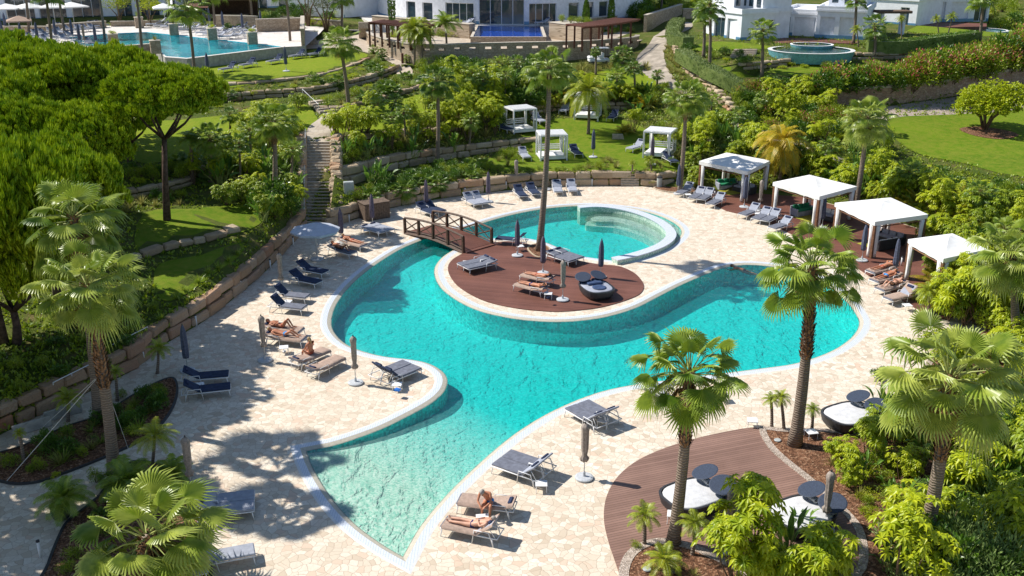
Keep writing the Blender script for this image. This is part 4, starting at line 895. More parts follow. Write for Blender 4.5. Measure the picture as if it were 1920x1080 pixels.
a, b = feather_crown(97, 26, (1.1, 1.5), 24, .34, .03, .9, .35, .2); proto('are', 'areca_clump', 'plant', 'feathery yellow-green clump', 'feathery palm clumps', [('fronds', as_mesh(a, 'fronds', 'feather_leaf')), ('stems', as_mesh(b, 'stems', 'petiole'))])
a, b = feather_crown(98, 26, (1.1, 1.5), 24, .34, .03, .9, .35, .2); proto('areg', 'areca_clump', 'plant', 'feathery clump with golden leaflets', 'feathery palm clumps', [('fronds', as_mesh(a, 'fronds', 'gold_leaf')), ('stems', as_mesh(b, 'stems', 'petiole'))])
a = spikes(99, 90, (.35, .6), .022, .7, .9, .12); proto('gra', 'grass_clump', 'plant', 'clump of dry straw-green grass', 'grass clumps', [('leaves', as_mesh(a, 'leaves', 'dry_grass'))])
a, b = fan_crown(55, 26, (.5, .9), (.7, .9), -.1, .2, 18); proto('dwf', 'dwarf_fan_palm', 'palm', 'trunkless dwarf fan palm', 'dwarf fan palms', [('fronds', as_mesh(a, 'fronds', 'fan_leaf_dark')), ('stems', as_mesh(b, 'stems', 'petiole'))])
def plant(key, px, py, s=1., sz=None, p=None):
    pr = PR[key]; b = G(px, py) if p is None else p; root = empty(pr['name'], b, U(0, 6)); root.scale = (s*U(.92, 1.08), s*U(.92, 1.08), s*(sz or 1)*U(.92, 1.1))
    for nm, me in pr['parts']: mk(nm, me, root)
    tag(root, None, pr['cat'], pr['group'], auto=pr['desc']); return root
def scatter(keys, poly, n, s=(1, 1), sz=None, mind=0.):
    """n plants over a photo-space polygon, spread by best-candidate sampling"""
    x0, x1 = min(p[0] for p in poly), max(p[0] for p in poly); y0, y1 = min(p[1] for p in poly), max(p[1] for p in poly); got = []
    for i in range(n):
        best = None
        for _ in range(12):
            for _ in range(50):
                x, y = U(x0, x1), U(y0, y1)
                if inside(x, y, poly): break
            g = G(x, y); d = min([(g-q).length for q in got] or [99])
            if best is None or d > best[0]: best = (d, x, y, g)
        got.append(best[3]); plant(rnd.choice(keys), best[1], best[2], U(*s), sz, best[3])
# ================================================================== planting plan (photo pixels)
# foreground right bed
for k, x, y, s in (('ros0', 1575, 868, .62), ('ros0', 1590, 915, .55), ('gre', 1640, 880, .8), ('ros0', 1625, 850, .7), ('ros1', 1655, 818, .95), ('pad0', 1655, 792, 1.0), ('dee', 1690, 800, 1.1), ('dee', 1650, 715, .55), ('gre', 1700, 745, .8), ('ros0', 1690, 900, .8),
                   ('pad1', 1620, 900, .6), ('pad0', 1690, 950, .62), ('pad1', 1680, 1010, .6), ('pad0', 1600, 905, .5), ('yel', 1625, 935, .6), ('gre', 1650, 905, .5), ('pad0', 1665, 1075, .6),
                   ('rosn', 1800, 965, 1.35), ('rosn', 1838, 930, 1.25), ('ros1', 1865, 1000, 1.2), ('rosn', 1845, 870, 1.1), ('rosm', 1740, 1050, 1.7), ('rosm', 1835, 1075, 2.1), ('rosm', 1800, 1010, 1.5), ('rosn', 1810, 905, 1.2), ('rosn', 1780, 880, .9), ('rost', 1590, 905, .6), ('rost', 1640, 870, .8), ('rosm', 1700, 1090, 1.0), ('rosm', 1895, 1100, 1.4), ('rosm', 1770, 1110, 1.2), ('rosm', 1870, 960, 1.0),
                   ('dee', 1800, 830, 1.1), ('dee', 1880, 850, 1.2), ('gre', 1850, 790, 1.1), ('are', 1905, 900, 1.1), ('are', 1885, 790, 1.2), ('dee', 1915, 830, 1.5), ('gre', 1800, 770, .8), ('gre', 1720, 840, .7), ('rosm', 1730, 940, .7),
                   ('rosn', 1520, 1115, 1.1), ('rosn', 1450, 1100, .8), ('rosn', 1550, 1110, 1.05), ('pad0', 1478, 1050, .8), ('pad1', 1495, 1000, .65), ('rost', 1402, 1085, 1.3), ('rost', 1375, 1100, 1.05), ('ros1', 1420, 1095, .8), ('ros0', 1560, 1070, .7), ('pad1', 1480, 1100, .7), ('rosn', 1425, 1110, .9),
                   ('yuc', 1355, 1048, .4), ('gre', 1192, 1030, .28), ('phor', 1300, 1080, .35), ('pad0', 1540, 960, .01)):
    if s > .05: plant(k, x, y, s)
scatter(['ros0', 'gre', 'pad0', 'ros1', 'dee', 'rost'], [(1640, 830), (1700, 800), (1900, 780), (1930, 900), (1880, 960), (1760, 900), (1680, 900)], 22, (.7, 1.15))
scatter(['gre', 'yel', 'pad1', 'phor'], [(1530, 850), (1620, 840), (1700, 900), (1700, 1000), (1640, 1000), (1600, 920)], 18, (.35, .6))
scatter(['rosm', 'rosm', 'ros0', 'dee'], [(1660, 1080), (1700, 1010), (1800, 960), (1940, 960), (1960, 1130), (1700, 1140)], 20, (1.1, 1.7))
scatter(['ros0', 'rost', 'are', 'gre'], [(1740, 650), (1800, 640), (1930, 650), (1930, 760), (1850, 760), (1740, 740)], 18, (.7, 1.1))
scatter(['ros0', 'rosm', 'dee', 'are', 'ros1'], [(1935, 640), (2290, 740), (2290, 1150), (1935, 1100)], 30, (1.2, 2.0))
# left foreground beds
scatter(['yuc', 'gre', 'phor', 'dee'], [(10, 880), (60, 850), (160, 805), (260, 750), (318, 725), (310, 760), (250, 820), (120, 875), (50, 895)], 30, (.35, .65))
scatter(['yuc', 'gre', 'phor', 'dwf'], [(140, 985), (220, 905), (320, 895), (370, 990), (380, 1090), (200, 1110), (120, 1080)], 22, (.3, .55))
for k, x, y, s in (('yuc', 120, 868, .9), ('yuc', 190, 832, .6), ('yuc', 262, 805, .8), ('yuc', 300, 735, .55), ('phor', 250, 762, .55), ('yuc', 170, 812, .55), ('gre', 285, 770, .45), ('yuc', 75, 850, .4), ('gre', 230, 745, .4), ('gre', 60, 885, .3), ('yel', 105, 895, .3),
                   ('dwf', 215, 905, .5), ('phor', 300, 920, .45), ('yel', 165, 1010, .3), ('gre', 180, 905, .5), ('phor', 200, 1040, .45), ('gre', 130, 1075, .4), ('yuc', 155, 935, .4)):
    plant(k, x, y, s)
# foot of the boulder wall: spiky plants above it
for x, y in ((330, 560), (372, 530), (410, 505), (445, 478), (462, 455), (300, 600), (345, 545), (390, 512), (428, 490), (520, 415), (500, 432)): plant('yuc', x, y, U(.45, .75))
scatter(['dee', 'gre'], [(30, 740), (200, 690), (300, 600), (280, 560), (150, 620), (20, 690)], 12, (.5, .8), .5)
# left slope between pines and stairs
scatter(['dee', 'gre', 'gre', 'yel'], [(228, 350), (300, 338), (352, 335), (352, 320), (240, 322)], 12, (.6, .9))
scatter(['dee', 'gre', 'phor'], [(232, 400), (345, 385), (352, 365), (230, 382)], 10, (.5, .8))
scatter(['ros0', 'rosf', 'pad0', 'phor', 'dwf', 'pad1', 'ros1', 'ros2'], [(360, 350), (455, 345), (550, 330), (556, 310), (430, 318), (362, 328)], 20, (.7, 1.15))
scatter(['ros0', 'gre', 'ros1', 'pad0', 'dee'], [(400, 385), (470, 372), (556, 352), (556, 400), (500, 395), (470, 430), (520, 420), (540, 395)], 16, (.6, 1.05))
scatter(['ros0', 'ros2', 'gre', 'yel'], [(395, 300), (440, 262), (500, 235), (560, 232), (560, 290), (500, 298), (440, 305)], 20, (.75, 1.2))
for k, x, y, s in (('ros0', 490, 262, 1.3), ('ros0', 545, 265, 1.2), ('dwf', 340, 312, .9), ('yuc', 345, 300, .8), ('pad1', 425, 335, 1.3), ('pad0', 415, 352, 1.3), ('pad0', 375, 310, .9), ('pad1', 500, 330, 1.1), ('pad1', 545, 330, 1.0), ('dee', 520, 385, 1.3), ('dee', 545, 405, 1.2), ('dee', 495, 400, 1.2), ('gre', 515, 410, 1.)): plant(k, x, y, s)
scatter(['gre', 'yel', 'dee'], [(240, 222), (330, 216), (420, 203), (425, 198), (330, 208), (240, 214)], 14, (.4, .7), .6)
scatter(['gre', 'yel', 'yel', 'dwf', 'phor'], [(405, 182), (480, 177), (560, 170), (640, 157), (700, 140), (740, 126), (700, 118), (655, 134), (610, 150), (480, 166), (405, 172)], 34, (.45, .8), .8)
scatter(['phor', 'yuc', 'gre', 'dwf', 'yel'], [(612, 200), (690, 190), (750, 172), (800, 156), (850, 148), (840, 138), (770, 142), (700, 160), (640, 180), (612, 188)], 38, (.6, 1.), .85)
scatter(['gre', 'dee'], [(630, 214), (700, 203), (790, 178), (795, 172), (700, 198)], 16, (.25, .35), .6)
# right of the stairs
for k, x, y, s in (('ros0', 640, 262, 1.35), ('ros0', 672, 262, 1.45), ('ros0', 655, 246, 1.2), ('ros2', 628, 258, 1.1), ('ros0', 690, 250, 1.2), ('pad0', 697, 350, 1.0), ('pad1', 712, 345, 1.1), ('pad0', 720, 350, .8), ('gre', 671, 378, .8), ('ros1', 560, 205, .8), ('phor', 655, 296, .8), ('phor', 700, 290, .8)): plant(k, x, y, s)
scatter(['phor', 'yuc', 'gre', 'pad0', 'ros2'], [(640, 310), (720, 288), (800, 270), (900, 262), (935, 252), (860, 256), (760, 266), (660, 280)], 30, (.6, 1.05))
scatter(['dee', 'gre', 'dee', 'dwf'], [(690, 372), (740, 360), (820, 345), (900, 330), (905, 312), (860, 306), (780, 326), (700, 345)], 34, (.55, .85), .85)
scatter(['gra', 'phor', 'gre'], [(905, 318), (935, 300), (985, 285), (1000, 282), (985, 300), (930, 325)], 14, (.5, .8))
# big thicket in the middle
scatter(['ros0', 'rosf', 'ros2', 'ros1', 'ros0', 'yuc', 'phor', 'rosf'], [(760, 250), (800, 205), (860, 178), (900, 185), (935, 190), (955, 215), (930, 250), (860, 268), (790, 268)], 44, (.9, 1.5))
scatter(['dee', 'dwf', 'pad0', 'gre', 'ros0'], [(880, 175), (960, 160), (1030, 160), (1060, 180), (1000, 205), (950, 200), (900, 190)], 26, (.8, 1.3))
scatter(['ros0', 'gre', 'areg', 'pad1', 'ros1'], [(1010, 205), (1060, 180), (1130, 172), (1220, 180), (1230, 205), (1130, 204), (1060, 206), (1020, 212)], 24, (.8, 1.25))
for k, x, y, s in (('pad0', 775, 300, 1.1), ('pad1', 850, 285, 1.1), ('dee', 930, 240, 1.1), ('ros0', 700, 205, .9), ('are', 765, 215, .9), ('are', 748, 222, .8), ('ros2', 1190, 248, 1.1), ('areg', 1170, 250, .9), ('pad1', 1195, 225, 1.1), ('pad0', 1175, 205, .9), ('phor', 1180, 245, 1.), ('gre', 1240, 250, 1.)): plant(k, x, y, s)
scatter(['phor', 'gra', 'gre'], [(1080, 322), (1155, 318), (1160, 306), (1140, 300), (1105, 310)], 16, (.45, .75))
scatter(['gra', 'gre'], [(905, 326), (1000, 320), (1080, 320), (1080, 316), (1000, 316), (905, 322)], 26, (.25, .4), .7)
scatter(['gra', 'phor', 'gre'], [(1205, 320), (1262, 316), (1262, 300), (1215, 308)], 10, (.4, .6))
scatter(['gra', 'gra', 'phor'], [(1040, 140), (1100, 128), (1200, 122), (1235, 138), (1200, 134), (1120, 136), (1060, 146)], 30, (.8, 1.2))
scatter(['gra', 'phor', 'gre'], [(1140, 168), (1215, 174), (1245, 165), (1290, 185), (1230, 190), (1150, 185)], 22, (.7, 1.1))
scatter(['gra'], [(1246, 100), (1252, 78), (1262, 84), (1266, 115), (1285, 150), (1262, 150), (1252, 128)], 22, (.8, 1.1))
scatter(['gre', 'yel', 'phor', 'dee'], [(770, 132), (860, 124), (960, 124), (1050, 122), (1050, 132), (900, 145), (800, 145)], 34, (.8, 1.3))
# right thicket
scatter(['ros0', 'ros2', 'rosf', 'pad0', 'phor', 'dwf', 'are', 'ros1'], [(1265, 262), (1300, 205), (1345, 228), (1400, 262), (1430, 300), (1440, 320), (1380, 318), (1310, 330), (1290, 330), (1270, 300)], 44, (.8, 1.35))
scatter(['ros0', 'gre', 'pad1', 'ros2', 'dee'], [(1440, 335), (1500, 345), (1560, 360), (1620, 380), (1690, 400), (1700, 360), (1620, 335), (1560, 325), (1500, 312), (1450, 300)], 40, (.8, 1.3))
scatter(['ros1', 'ros0', 'areg', 'are', 'are', 'gre', 'rosf'], [(1660, 340), (1760, 366), (1860, 390), (1960, 410), (1960, 480), (1850, 455), (1740, 425), (1680, 398)], 52, (.9, 1.4))
scatter(['ros0', 'ros1', 'are', 'gre', 'dee', 'ros0'], [(1745, 450), (1850, 480), (1960, 520), (1960, 620), (1880, 640), (1800, 610), (1770, 560), (1740, 500)], 46, (.9, 1.35))
scatter(['dee', 'gre', 'gra'], [(1640, 330), (1700, 320), (1800, 345), (1920, 366), (1960, 380), (1920, 385), (1780, 372)], 30, (.9, 1.2), .9)
for k, x, y, s in (('areg', 1725, 395, 1.5), ('are', 1760, 400, 1.5), ('areg', 1815, 420, 1.5), ('are', 1770, 450, 1.5), ('are', 1860, 450, 1.4), ('ros0', 1420, 300, 1.5), ('ros0', 1530, 330, 1.4), ('ros0', 1640, 350, 1.6), ('ros1', 1690, 380, 1.5), ('pad0', 1350, 275, 1.3), ('pad1', 1380, 290, 1.4), ('pad0', 1610, 345, 1.3), ('phor', 1660, 395, 1.2), ('are', 1800, 580, 2.0), ('rosn', 1775, 600, 1.3), ('rosn', 1830, 610, 1.5), ('are', 1850, 560, 1.8), ('rost', 1795, 560, 1.0), ('rosn', 1745, 585, .9), ('areg', 1765, 540, 1.3), ('rosn', 1880, 600, 1.4), ('are', 1722, 560, .7), ('yel', 1222, 345, .5), ('gre', 1300, 352, .7), ('ros1', 1305, 350, .9)): plant(k, x, y, s)
# shrubs on the slope right of the road
scatter(['dee', 'bou', 'gre', 'ros0', 'yel'], [(1400, 238), (1420, 200), (1480, 190), (1560, 205), (1600, 225), (1640, 250), (1660, 290), (1680, 318), (1600, 295), (1500, 262)], 50, (.9, 1.5))
scatter(['dee', 'gre', 'phor', 'yuc'], [(1375, 215), (1420, 225), (1420, 200), (1385, 190)], 10, (.7, 1.1))
scatter(['bou', 'bou', 'dee', 'gre', 'bou'], [(1545, 178), (1600, 168), (1700, 162), (1800, 140), (1920, 112), (1960, 108), (1960, 132), (1920, 138), (1780, 165), (1680, 178), (1580, 182)], 46, (1.8, 2.6), 1.05)
scatter(['bou', 'dee', 'gre'], [(1700, 150), (1920, 105), (1960, 112), (1920, 128), (1720, 160)], 16, (1.8, 2.5))
scatter(['bou', 'dee', 'gre'], [(1380, 182), (1440, 168), (1500, 172), (1540, 185), (1500, 190), (1400, 195)], 20, (1.0, 1.4))
scatter(['gre', 'dee', 'yel'], [(1385, 130), (1395, 118), (1300, 108), (1285, 95), (1310, 90), (1395, 105), (1480, 118), (1540, 120), (1560, 128), (1480, 130)], 14, (.6, .9), .8)
scatter(['gre', 'dee', 'bou'], [(1850, 60), (1960, 50), (1960, 30), (1880, 20), (1850, 35)], 14, (1., 1.6))
scatter(['gre', 'yel', 'dee'], [(380, 62), (470, 62), (560, 78), (600, 70), (560, 56), (440, 50)], 14, (.6, .9)); scatter(['gre', 'dee', 'yel'], [(480, 40), (560, 20), (640, 30), (620, 50), (520, 52)], 14, (1., 1.5))
scatter(['gre', 'yel', 'dee', 'gra'], [(1205, 30), (1215, 5), (1310, 2), (1310, 26), (1262, 30)], 24, (.9, 1.6))
scatter(['gre', 'dee'], [(1780, 28), (1960, 20), (1960, -5), (1640, -8), (1640, 2), (1780, 10)], 24, (1.3, 2.))
# ---- background tree belts beyond the estate
for x, D in ((-60, 175), (-30, 180), (40, 185), (60, 178), (75, 185), (90, 172), (20, 190), (48, 200)):
    b = GP(x, D); root = empty('broadleaf_tree', b); m, s_, _ = bush(500+int(x), 1200, 4, 6, .7, .4, 10); m.build('crown', M('deep_leaf'), root); s_.build('trunk', M('stem'), root); tag(root, None, 'tree', 'trees beyond the hotel', auto='dark tree beyond the buildings')
cypress(P(736, 62, 8.3), 6.5); cypress((1098, 66), 4.4); cypress((1145, 58), 4.4)
# ---- clipped hedges: leafy boxes along a line
def hedge(pts, wdt, hgt, desc, mat='hedge_leaf', n=150, L=.14):
    w = [G(*p) for p in pts]; w = spline(w, 3, False); root = empty('clipped_hedge', w[0]); m = MB(); core = MB()
    P2 = []
    for i in range(len(w)):
        d = (w[min(i+1, len(w)-1)]-w[max(i-1, 0)]); nn = Vector((-d.y, d.x, 0)).normalized(); P2.append((w[i]-w[0], nn))
    for i in range(len(w)-1):
        (a, na), (b, nb) = P2[i], P2[i+1]; l = (b-a).length
        for _ in range(int(l*n)):
            t = U(0, 1); c_ = a.lerp(b, t); nn = na.lerp(nb, t); q = U(-1, 1)
            if U(0, 1) < .55: p = c_+nn*wdt*.5*q+Vector((0, 0, hgt+U(-.06, .03))); d = Vector((U(-1, 1), U(-1, 1), 1.2))
            else: sg_ = rnd.choice((-1, 1)); p = c_+nn*(wdt*.5+U(-.05, .03))*sg_+Vector((0, 0, U(.05, 1)*hgt)); d = nn*sg_+Vector((U(-.7, .7), U(-.7, .7), U(-.3, 1)))
            leaf(m, p, d.normalized(), L*U(.8, 1.4), L*.6, .1, U(-1, 1))
    ribbon([p for p, _ in P2], wdt*.9, -.3, 0, 0)
    vs = []
    for p, nn in P2: vs += [p-nn*wdt*.45+Vector((0, 0, -.1)), p+nn*wdt*.45+Vector((0, 0, -.1)), p+nn*wdt*.45+Vector((0, 0, hgt-.05)), p-nn*wdt*.45+Vector((0, 0, hgt-.05))]
    k = len(P2); core.add(vs, [(i*4+j, i*4+(j+1) % 4, (i+1)*4+(j+1) % 4, (i+1)*4+j) for i in range(k-1) for j in range(4)]+[(0, 1, 2, 3), ((k-1)*4, (k-1)*4+1, (k-1)*4+2, (k-1)*4+3)])
    core.build('branches', M('hedge_leaf'), root); m.build('foliage', M(mat), root); tag(root, desc, 'hedge', 'clipped hedges')
hedge([(1272, 52), (1262, 66), (1264, 82), (1290, 90)], 1.5, 1.2, 'curved clipped hedge at the top of the road beside the first villa')
hedge([(1276, 112), (1300, 128), (1322, 140)], 1.5, 1.2, 'short clipped hedge block beside the two villa palms')
hedge([(1322, 142), (1350, 155), (1390, 178), (1412, 196)], 1.5, 1.2, 'long clipped hedge sloping down beside the road wall')
hedge([(1625, 96), (1680, 98), (1740, 90), (1832, 78)], 1.2, 1.2, 'long dark clipped hedge in front of the white villas', 'deep_leaf')
# ---- ground cover: one uncountable mass of small leaves over the planted slopes
def cover(name, poly, n, key, L=(.08, .2)):
    m = MB(); x0, x1 = min(p[0] for p in poly), max(p[0] for p in poly); y0, y1 = min(p[1] for p in poly), max(p[1] for p in poly); regs = [r for k_, r in REG.items() if not k_.startswith('gravel_strip')]
    k = 0
    while k < n:
        x, y = U(x0, x1), U(y0, y1)
        if not inside(x, y, poly): n -= .5; continue
        g = G(x, y); k += 1
        if g.z < .02 or any(inside(g.x, g.y, r) for r in regs): continue
        for _ in range(3): leaf(m, g+Vector((U(-.15, .15), U(-.15, .15), 0)), Vector((U(-1, 1), U(-1, 1), U(.4, 1.5))), U(*L)*1.2, U(*L)*.6, .3, U(-1, 1))
    tag(m.build(name, M(key)), None, None, None, 'stuff')
cover('ground_cover', [(-10, 840), (-10, 130), (640, 120), (800, 120), (1250, 120), (1250, 330), (640, 400), (560, 440), (400, 560), (200, 700)], 15000, 'green_leaf', (.1, .26))
cover('ground_cover', [(1200, 330), (1200, 120), (1300, 60), (1930, 60), (1930, 640), (1760, 450), (1500, 360)], 15000, 'green_leaf', (.1, .26))
cover('dry_ground_cover', [(600, 320), (640, 260), (900, 240), (1000, 160), (1100, 120), (1250, 130), (1280, 330), (900, 330)], 3500, 'dry_grass', (.1, .25))
# ================================================================== pool furniture
FUR = {}
def reg(key, root): FUR[key] = root; return root
HID = []
def lounger_proto(key, cover, back=38, legs=True, arm=True, headcol=None):
    """length along +Y (head at +Y); back: angle of the raised backrest in degrees"""
    r = empty('sun_lounger'); a = R(back); hy = .28; L = .72
    f = MB()
    for s in (-1, 1):
        f.tube([(s*.33, -1.0, .31), (s*.33, .98, .31)], .022, 6)
        if arm: f.tube([(s*.345, .12, .0), (s*.345, .20, .50), (s*.345, .70, .50), (s*.345, .86, .0)], .018, 6)
    for y in (-1.0, -.3, .3, .98): f.tube([(-.33, y, .31), (.33, y, .31)], .018, 6)
    if back: f.tube([(-.28, .9, .31), (-.28, hy+L*.7*math.cos(a), .33+L*.7*math.sin(a))], .012, 5); f.tube([(.28, .9, .31), (.28, hy+L*.7*math.cos(a), .33+L*.7*math.sin(a))], .012, 5)
    f.build('frame', M('white_paint'), r, smooth=True)
    for s in (-1, 1):
        for y, dy in ((-.93, -.05), (.80, .05)): MB().tube([(s*.33, y, .31), (s*.345, y+dy, 0)], [.022, .018], 6).build('leg', M('white_paint'), r, smooth=True)
    m = MB().cbox((0, -.37, .365), (.64, 1.27, .08), .025); m.build('mattress', M(cover), r)
    Mx = Matrix.Rotation(a, 3, 'X'); c_ = Vector((0, hy, .345))+Mx@Vector((0, L/2, .03))
    MB().cbox(c_, (.64, L, .075), .025, M=Mx).build('backrest', M(headcol or cover), r)
    pc = Vector((0, hy, .345))+Mx@Vector((0, L*.80, .095)); MB().cbox(pc, (.40, .15, .07), .03, M=Mx).build('pillow', M('pillow_navy'), r)
    return reg(key, r)
# the prototypes stand under no camera: they are moved to their first place when used
lounger_proto('g', 'mattress_grey', 38, headcol='mattress_pale'); lounger_proto('gf', 'mattress_grey', 12); lounger_proto('p', 'mattress_pale', 40); lounger_proto('n', 'mattress_shade_navy', 34); lounger_proto('gn', 'mattress_grey', 45, headcol='mattress_shade_navy'); lounger_proto('pf', 'mattress_pale', 0, arm=False)
def parasol_proto(key, col, tie=False, H=2.45):
    r = empty('closed_parasol'); b = MB().lathe([(.33, 0), (.37, .02), (.37, .08), (.30, .11), (.06, .12), (.05, .30), (.035, .31)], 20); b.build('base', M('base_stone'), r, smooth=False)
    MB().tube([(0, 0, .1), (0, 0, H+.06)], .022, 8).build('pole', M('pole_grey'), r, smooth=True)
    flute = lambda t, i: 1+.22*math.sin(t*6+.4*i)*(1 if i < 5 else .4)
    if tie: prof = [(.13, .80), (.16, .92), (.085, 1.05), (.12, 1.35), (.125, 1.8), (.14, 2.1), (.17, 2.28), (.10, H-.04), (.02, H)]
    else: prof = [(.12, .72), (.155, .86), (.15, 1.2), (.14, 1.6), (.125, 2.0), (.10, 2.25), (.06, H-.05), (.03, H)]
    MB().lathe(prof, 24, fn=flute).build('canopy', M(col), r, smooth=True); MB().lathe([(.035, H), (.03, H+.05), (.01, H+.09)], 8).build('finial', M('metal_dark'), r)
    return reg(key, r)
parasol_proto('ps', 'parasol_slate'); parasol_proto('pt', 'parasol_taupe', True); parasol_proto('pp', 'parasol_plum')
# side table
r = empty('side_table'); MB().cbox((0, 0, .33), (.46, .46, .035), .01).build('tabletop', M('white_paint'), r)
for s in (-1, 1):
    for t_ in (-1, 1): MB().tube([(s*.19, t_*.19, .32), (s*.21, t_*.21, 0)], .014, 5).build('leg', M('white_paint'), r)
reg('tab', r)
# round wicker daybed: shell, mattress, two disc shades, bolster
def rrect(w, l, n=36, p=3.2, taper=.0):
    o = []
    for i in range(n):
        t = 2*PI*i/n; c_, s_ = math.cos(t), math.sin(t); rr = (abs(c_)**p+abs(s_)**p)**(-1/p); y = s_*rr*l/2; o.append((c_*rr*w/2*(1-taper*(y/l)), y))
    return o
def daybed_proto(key, col='mattress_cream'):
    r = empty('daybed'); n = 36; m = MB(); rows = []
    for (sc, z) in ((.62, 0), (.80, .02), (.93, .2), (1.0, .48), (1.0, .54), (.93, .55), (.91, .40)):
        rows.append([Vector((x*sc, y*sc+(1-sc)*.0, z)) for x, y in rrect(1.75, 2.2, n)])
    m.add([v for rw in rows for v in rw], [(i*n+k, i*n+(k+1) % n, (i+1)*n+(k+1) % n, (i+1)*n+k) for i in range(len(rows)-1) for k in range(n)]+[tuple(range(n))[::-1], tuple((len(rows)-1)*n+k for k in range(n))])
    m.build('wicker_shell', M('metal_dark'), r, smooth=False)
    mt = MB(); rows = []
    for (sc, z) in ((.90, .40), (.90, .47), (.88, .53), (.83, .55), (.3, .56)): rows.append([Vector((x*sc, y*sc, z+(U(-.008, .008) if sc < .9 else 0))) for x, y in rrect(1.75, 2.2, n)])
    mt.add([v for rw in rows for v in rw], [(i*n+k, i*n+(k+1) % n, (i+1)*n+(k+1) % n, (i+1)*n+k) for i in range(len(rows)-1) for k in range(n)]+[tuple((len(rows)-1)*n+k for k in range(n))])
    mt.build('mattress', M(col), r, smooth=True)
    for s in (-1, 1):
        Mx = Matrix.Rotation(R(16), 4, 'X')@Matrix.Rotation(R(8*s), 4, 'Y'); c_ = Vector((s*.47, .84, .86))
        d = MB().lathe([(.02, 0), (.42, .0), (.46, .015), (.42, .03), (.02, .03)], 28); d.xf(Matrix.Translation(c_)@Mx); d.build('shade_disc', M('disc_navy'), r, smooth=False)
        MB().tube([(s*.5, 1.0, .44), (s*.46, 1.12, .8), c_+Vector((0, .1, 0))], .014, 6).build('shade_arm', M('metal_dark'), r)
        b = MB().cbox((s*.38, .78, .62), (.66, .26, .18), .07); b.build('bolster', M('mattress_pale' if s > 0 else 'mattress_cream'), r, smooth=True)
    return reg(key, r)
daybed_proto('day')
index_children()
USED = set()
def place(key, p, rz=0, scale=None):
    r = FUR[key]
    if key in USED: r = copy_tree(r)
    USED.add(key); r.location = p; r.rotation_euler.z = rz
    if scale: r.scale = (scale,)*3
    return r
SEATS = {}
def lounger(key, fx, fy, hx, hy, desc=None, name=None, lift=0., group='sun loungers around the pool'):
    a, b = G(fx, fy), G(hx, hy); c_ = (a+b)/2; d = b-a; c_.z = max(a.z, b.z) if c_.z < .02 else c_.z; c_.z += lift; rz = math.atan2(d.y, d.x)-PI/2
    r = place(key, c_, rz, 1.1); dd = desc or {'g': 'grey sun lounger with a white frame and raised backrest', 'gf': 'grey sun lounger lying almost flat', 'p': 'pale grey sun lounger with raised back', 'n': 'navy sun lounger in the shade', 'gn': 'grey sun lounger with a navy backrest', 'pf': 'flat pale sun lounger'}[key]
    tag(r, None, 'sun lounger', group, auto=dd); r['label'] = dd
    if name: SEATS[name] = (c_, rz)
    return r
DK = .05
def pair(key, fx, fy, hx, hy, lift=0., **kw):
    a, b = G(fx, fy), G(hx, hy); d = (b-a).normalized(); n = Vector((-d.y, d.x, 0))*.365
    for s_ in (1, -1):
        r = lounger(key, fx, fy, hx, hy, lift=lift, **kw); r.location += n*s_
for L_ in (('g', 937, 872, 1030, 904), ('g', 1084, 774, 1140, 806), ('gn', 770, 698, 712, 722), ('pf', 730, 444, 686, 430), ('n', 824, 407, 790, 395), ('p', 908, 392, 877, 377), ('g', 1299, 385, 1331, 366), ('g', 1417, 425, 1456, 406), ('p', 455, 957, 388, 965)): pair(*L_)
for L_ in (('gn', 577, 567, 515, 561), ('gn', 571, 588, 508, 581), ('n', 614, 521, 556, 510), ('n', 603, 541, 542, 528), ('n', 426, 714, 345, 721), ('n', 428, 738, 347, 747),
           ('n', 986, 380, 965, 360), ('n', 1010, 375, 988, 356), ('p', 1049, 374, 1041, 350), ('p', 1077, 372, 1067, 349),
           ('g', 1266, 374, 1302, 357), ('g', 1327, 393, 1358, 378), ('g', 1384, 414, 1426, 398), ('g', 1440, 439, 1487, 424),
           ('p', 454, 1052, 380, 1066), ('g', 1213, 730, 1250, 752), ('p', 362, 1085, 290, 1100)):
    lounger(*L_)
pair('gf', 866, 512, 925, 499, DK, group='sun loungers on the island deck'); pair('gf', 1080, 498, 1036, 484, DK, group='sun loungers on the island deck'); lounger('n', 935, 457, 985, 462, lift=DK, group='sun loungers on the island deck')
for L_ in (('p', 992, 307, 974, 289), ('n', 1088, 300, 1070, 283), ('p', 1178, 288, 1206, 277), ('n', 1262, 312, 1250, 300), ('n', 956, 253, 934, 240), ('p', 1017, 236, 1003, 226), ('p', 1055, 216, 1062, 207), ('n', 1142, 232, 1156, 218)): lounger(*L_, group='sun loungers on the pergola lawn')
for x, y in ((430, 133), (467, 125), (518, 118), (560, 108), (592, 105)): lounger('gn', x-16, y+4, x+14, y-1, desc='dark sun lounger on the upper lawn', group='sun loungers on the upper lawn')
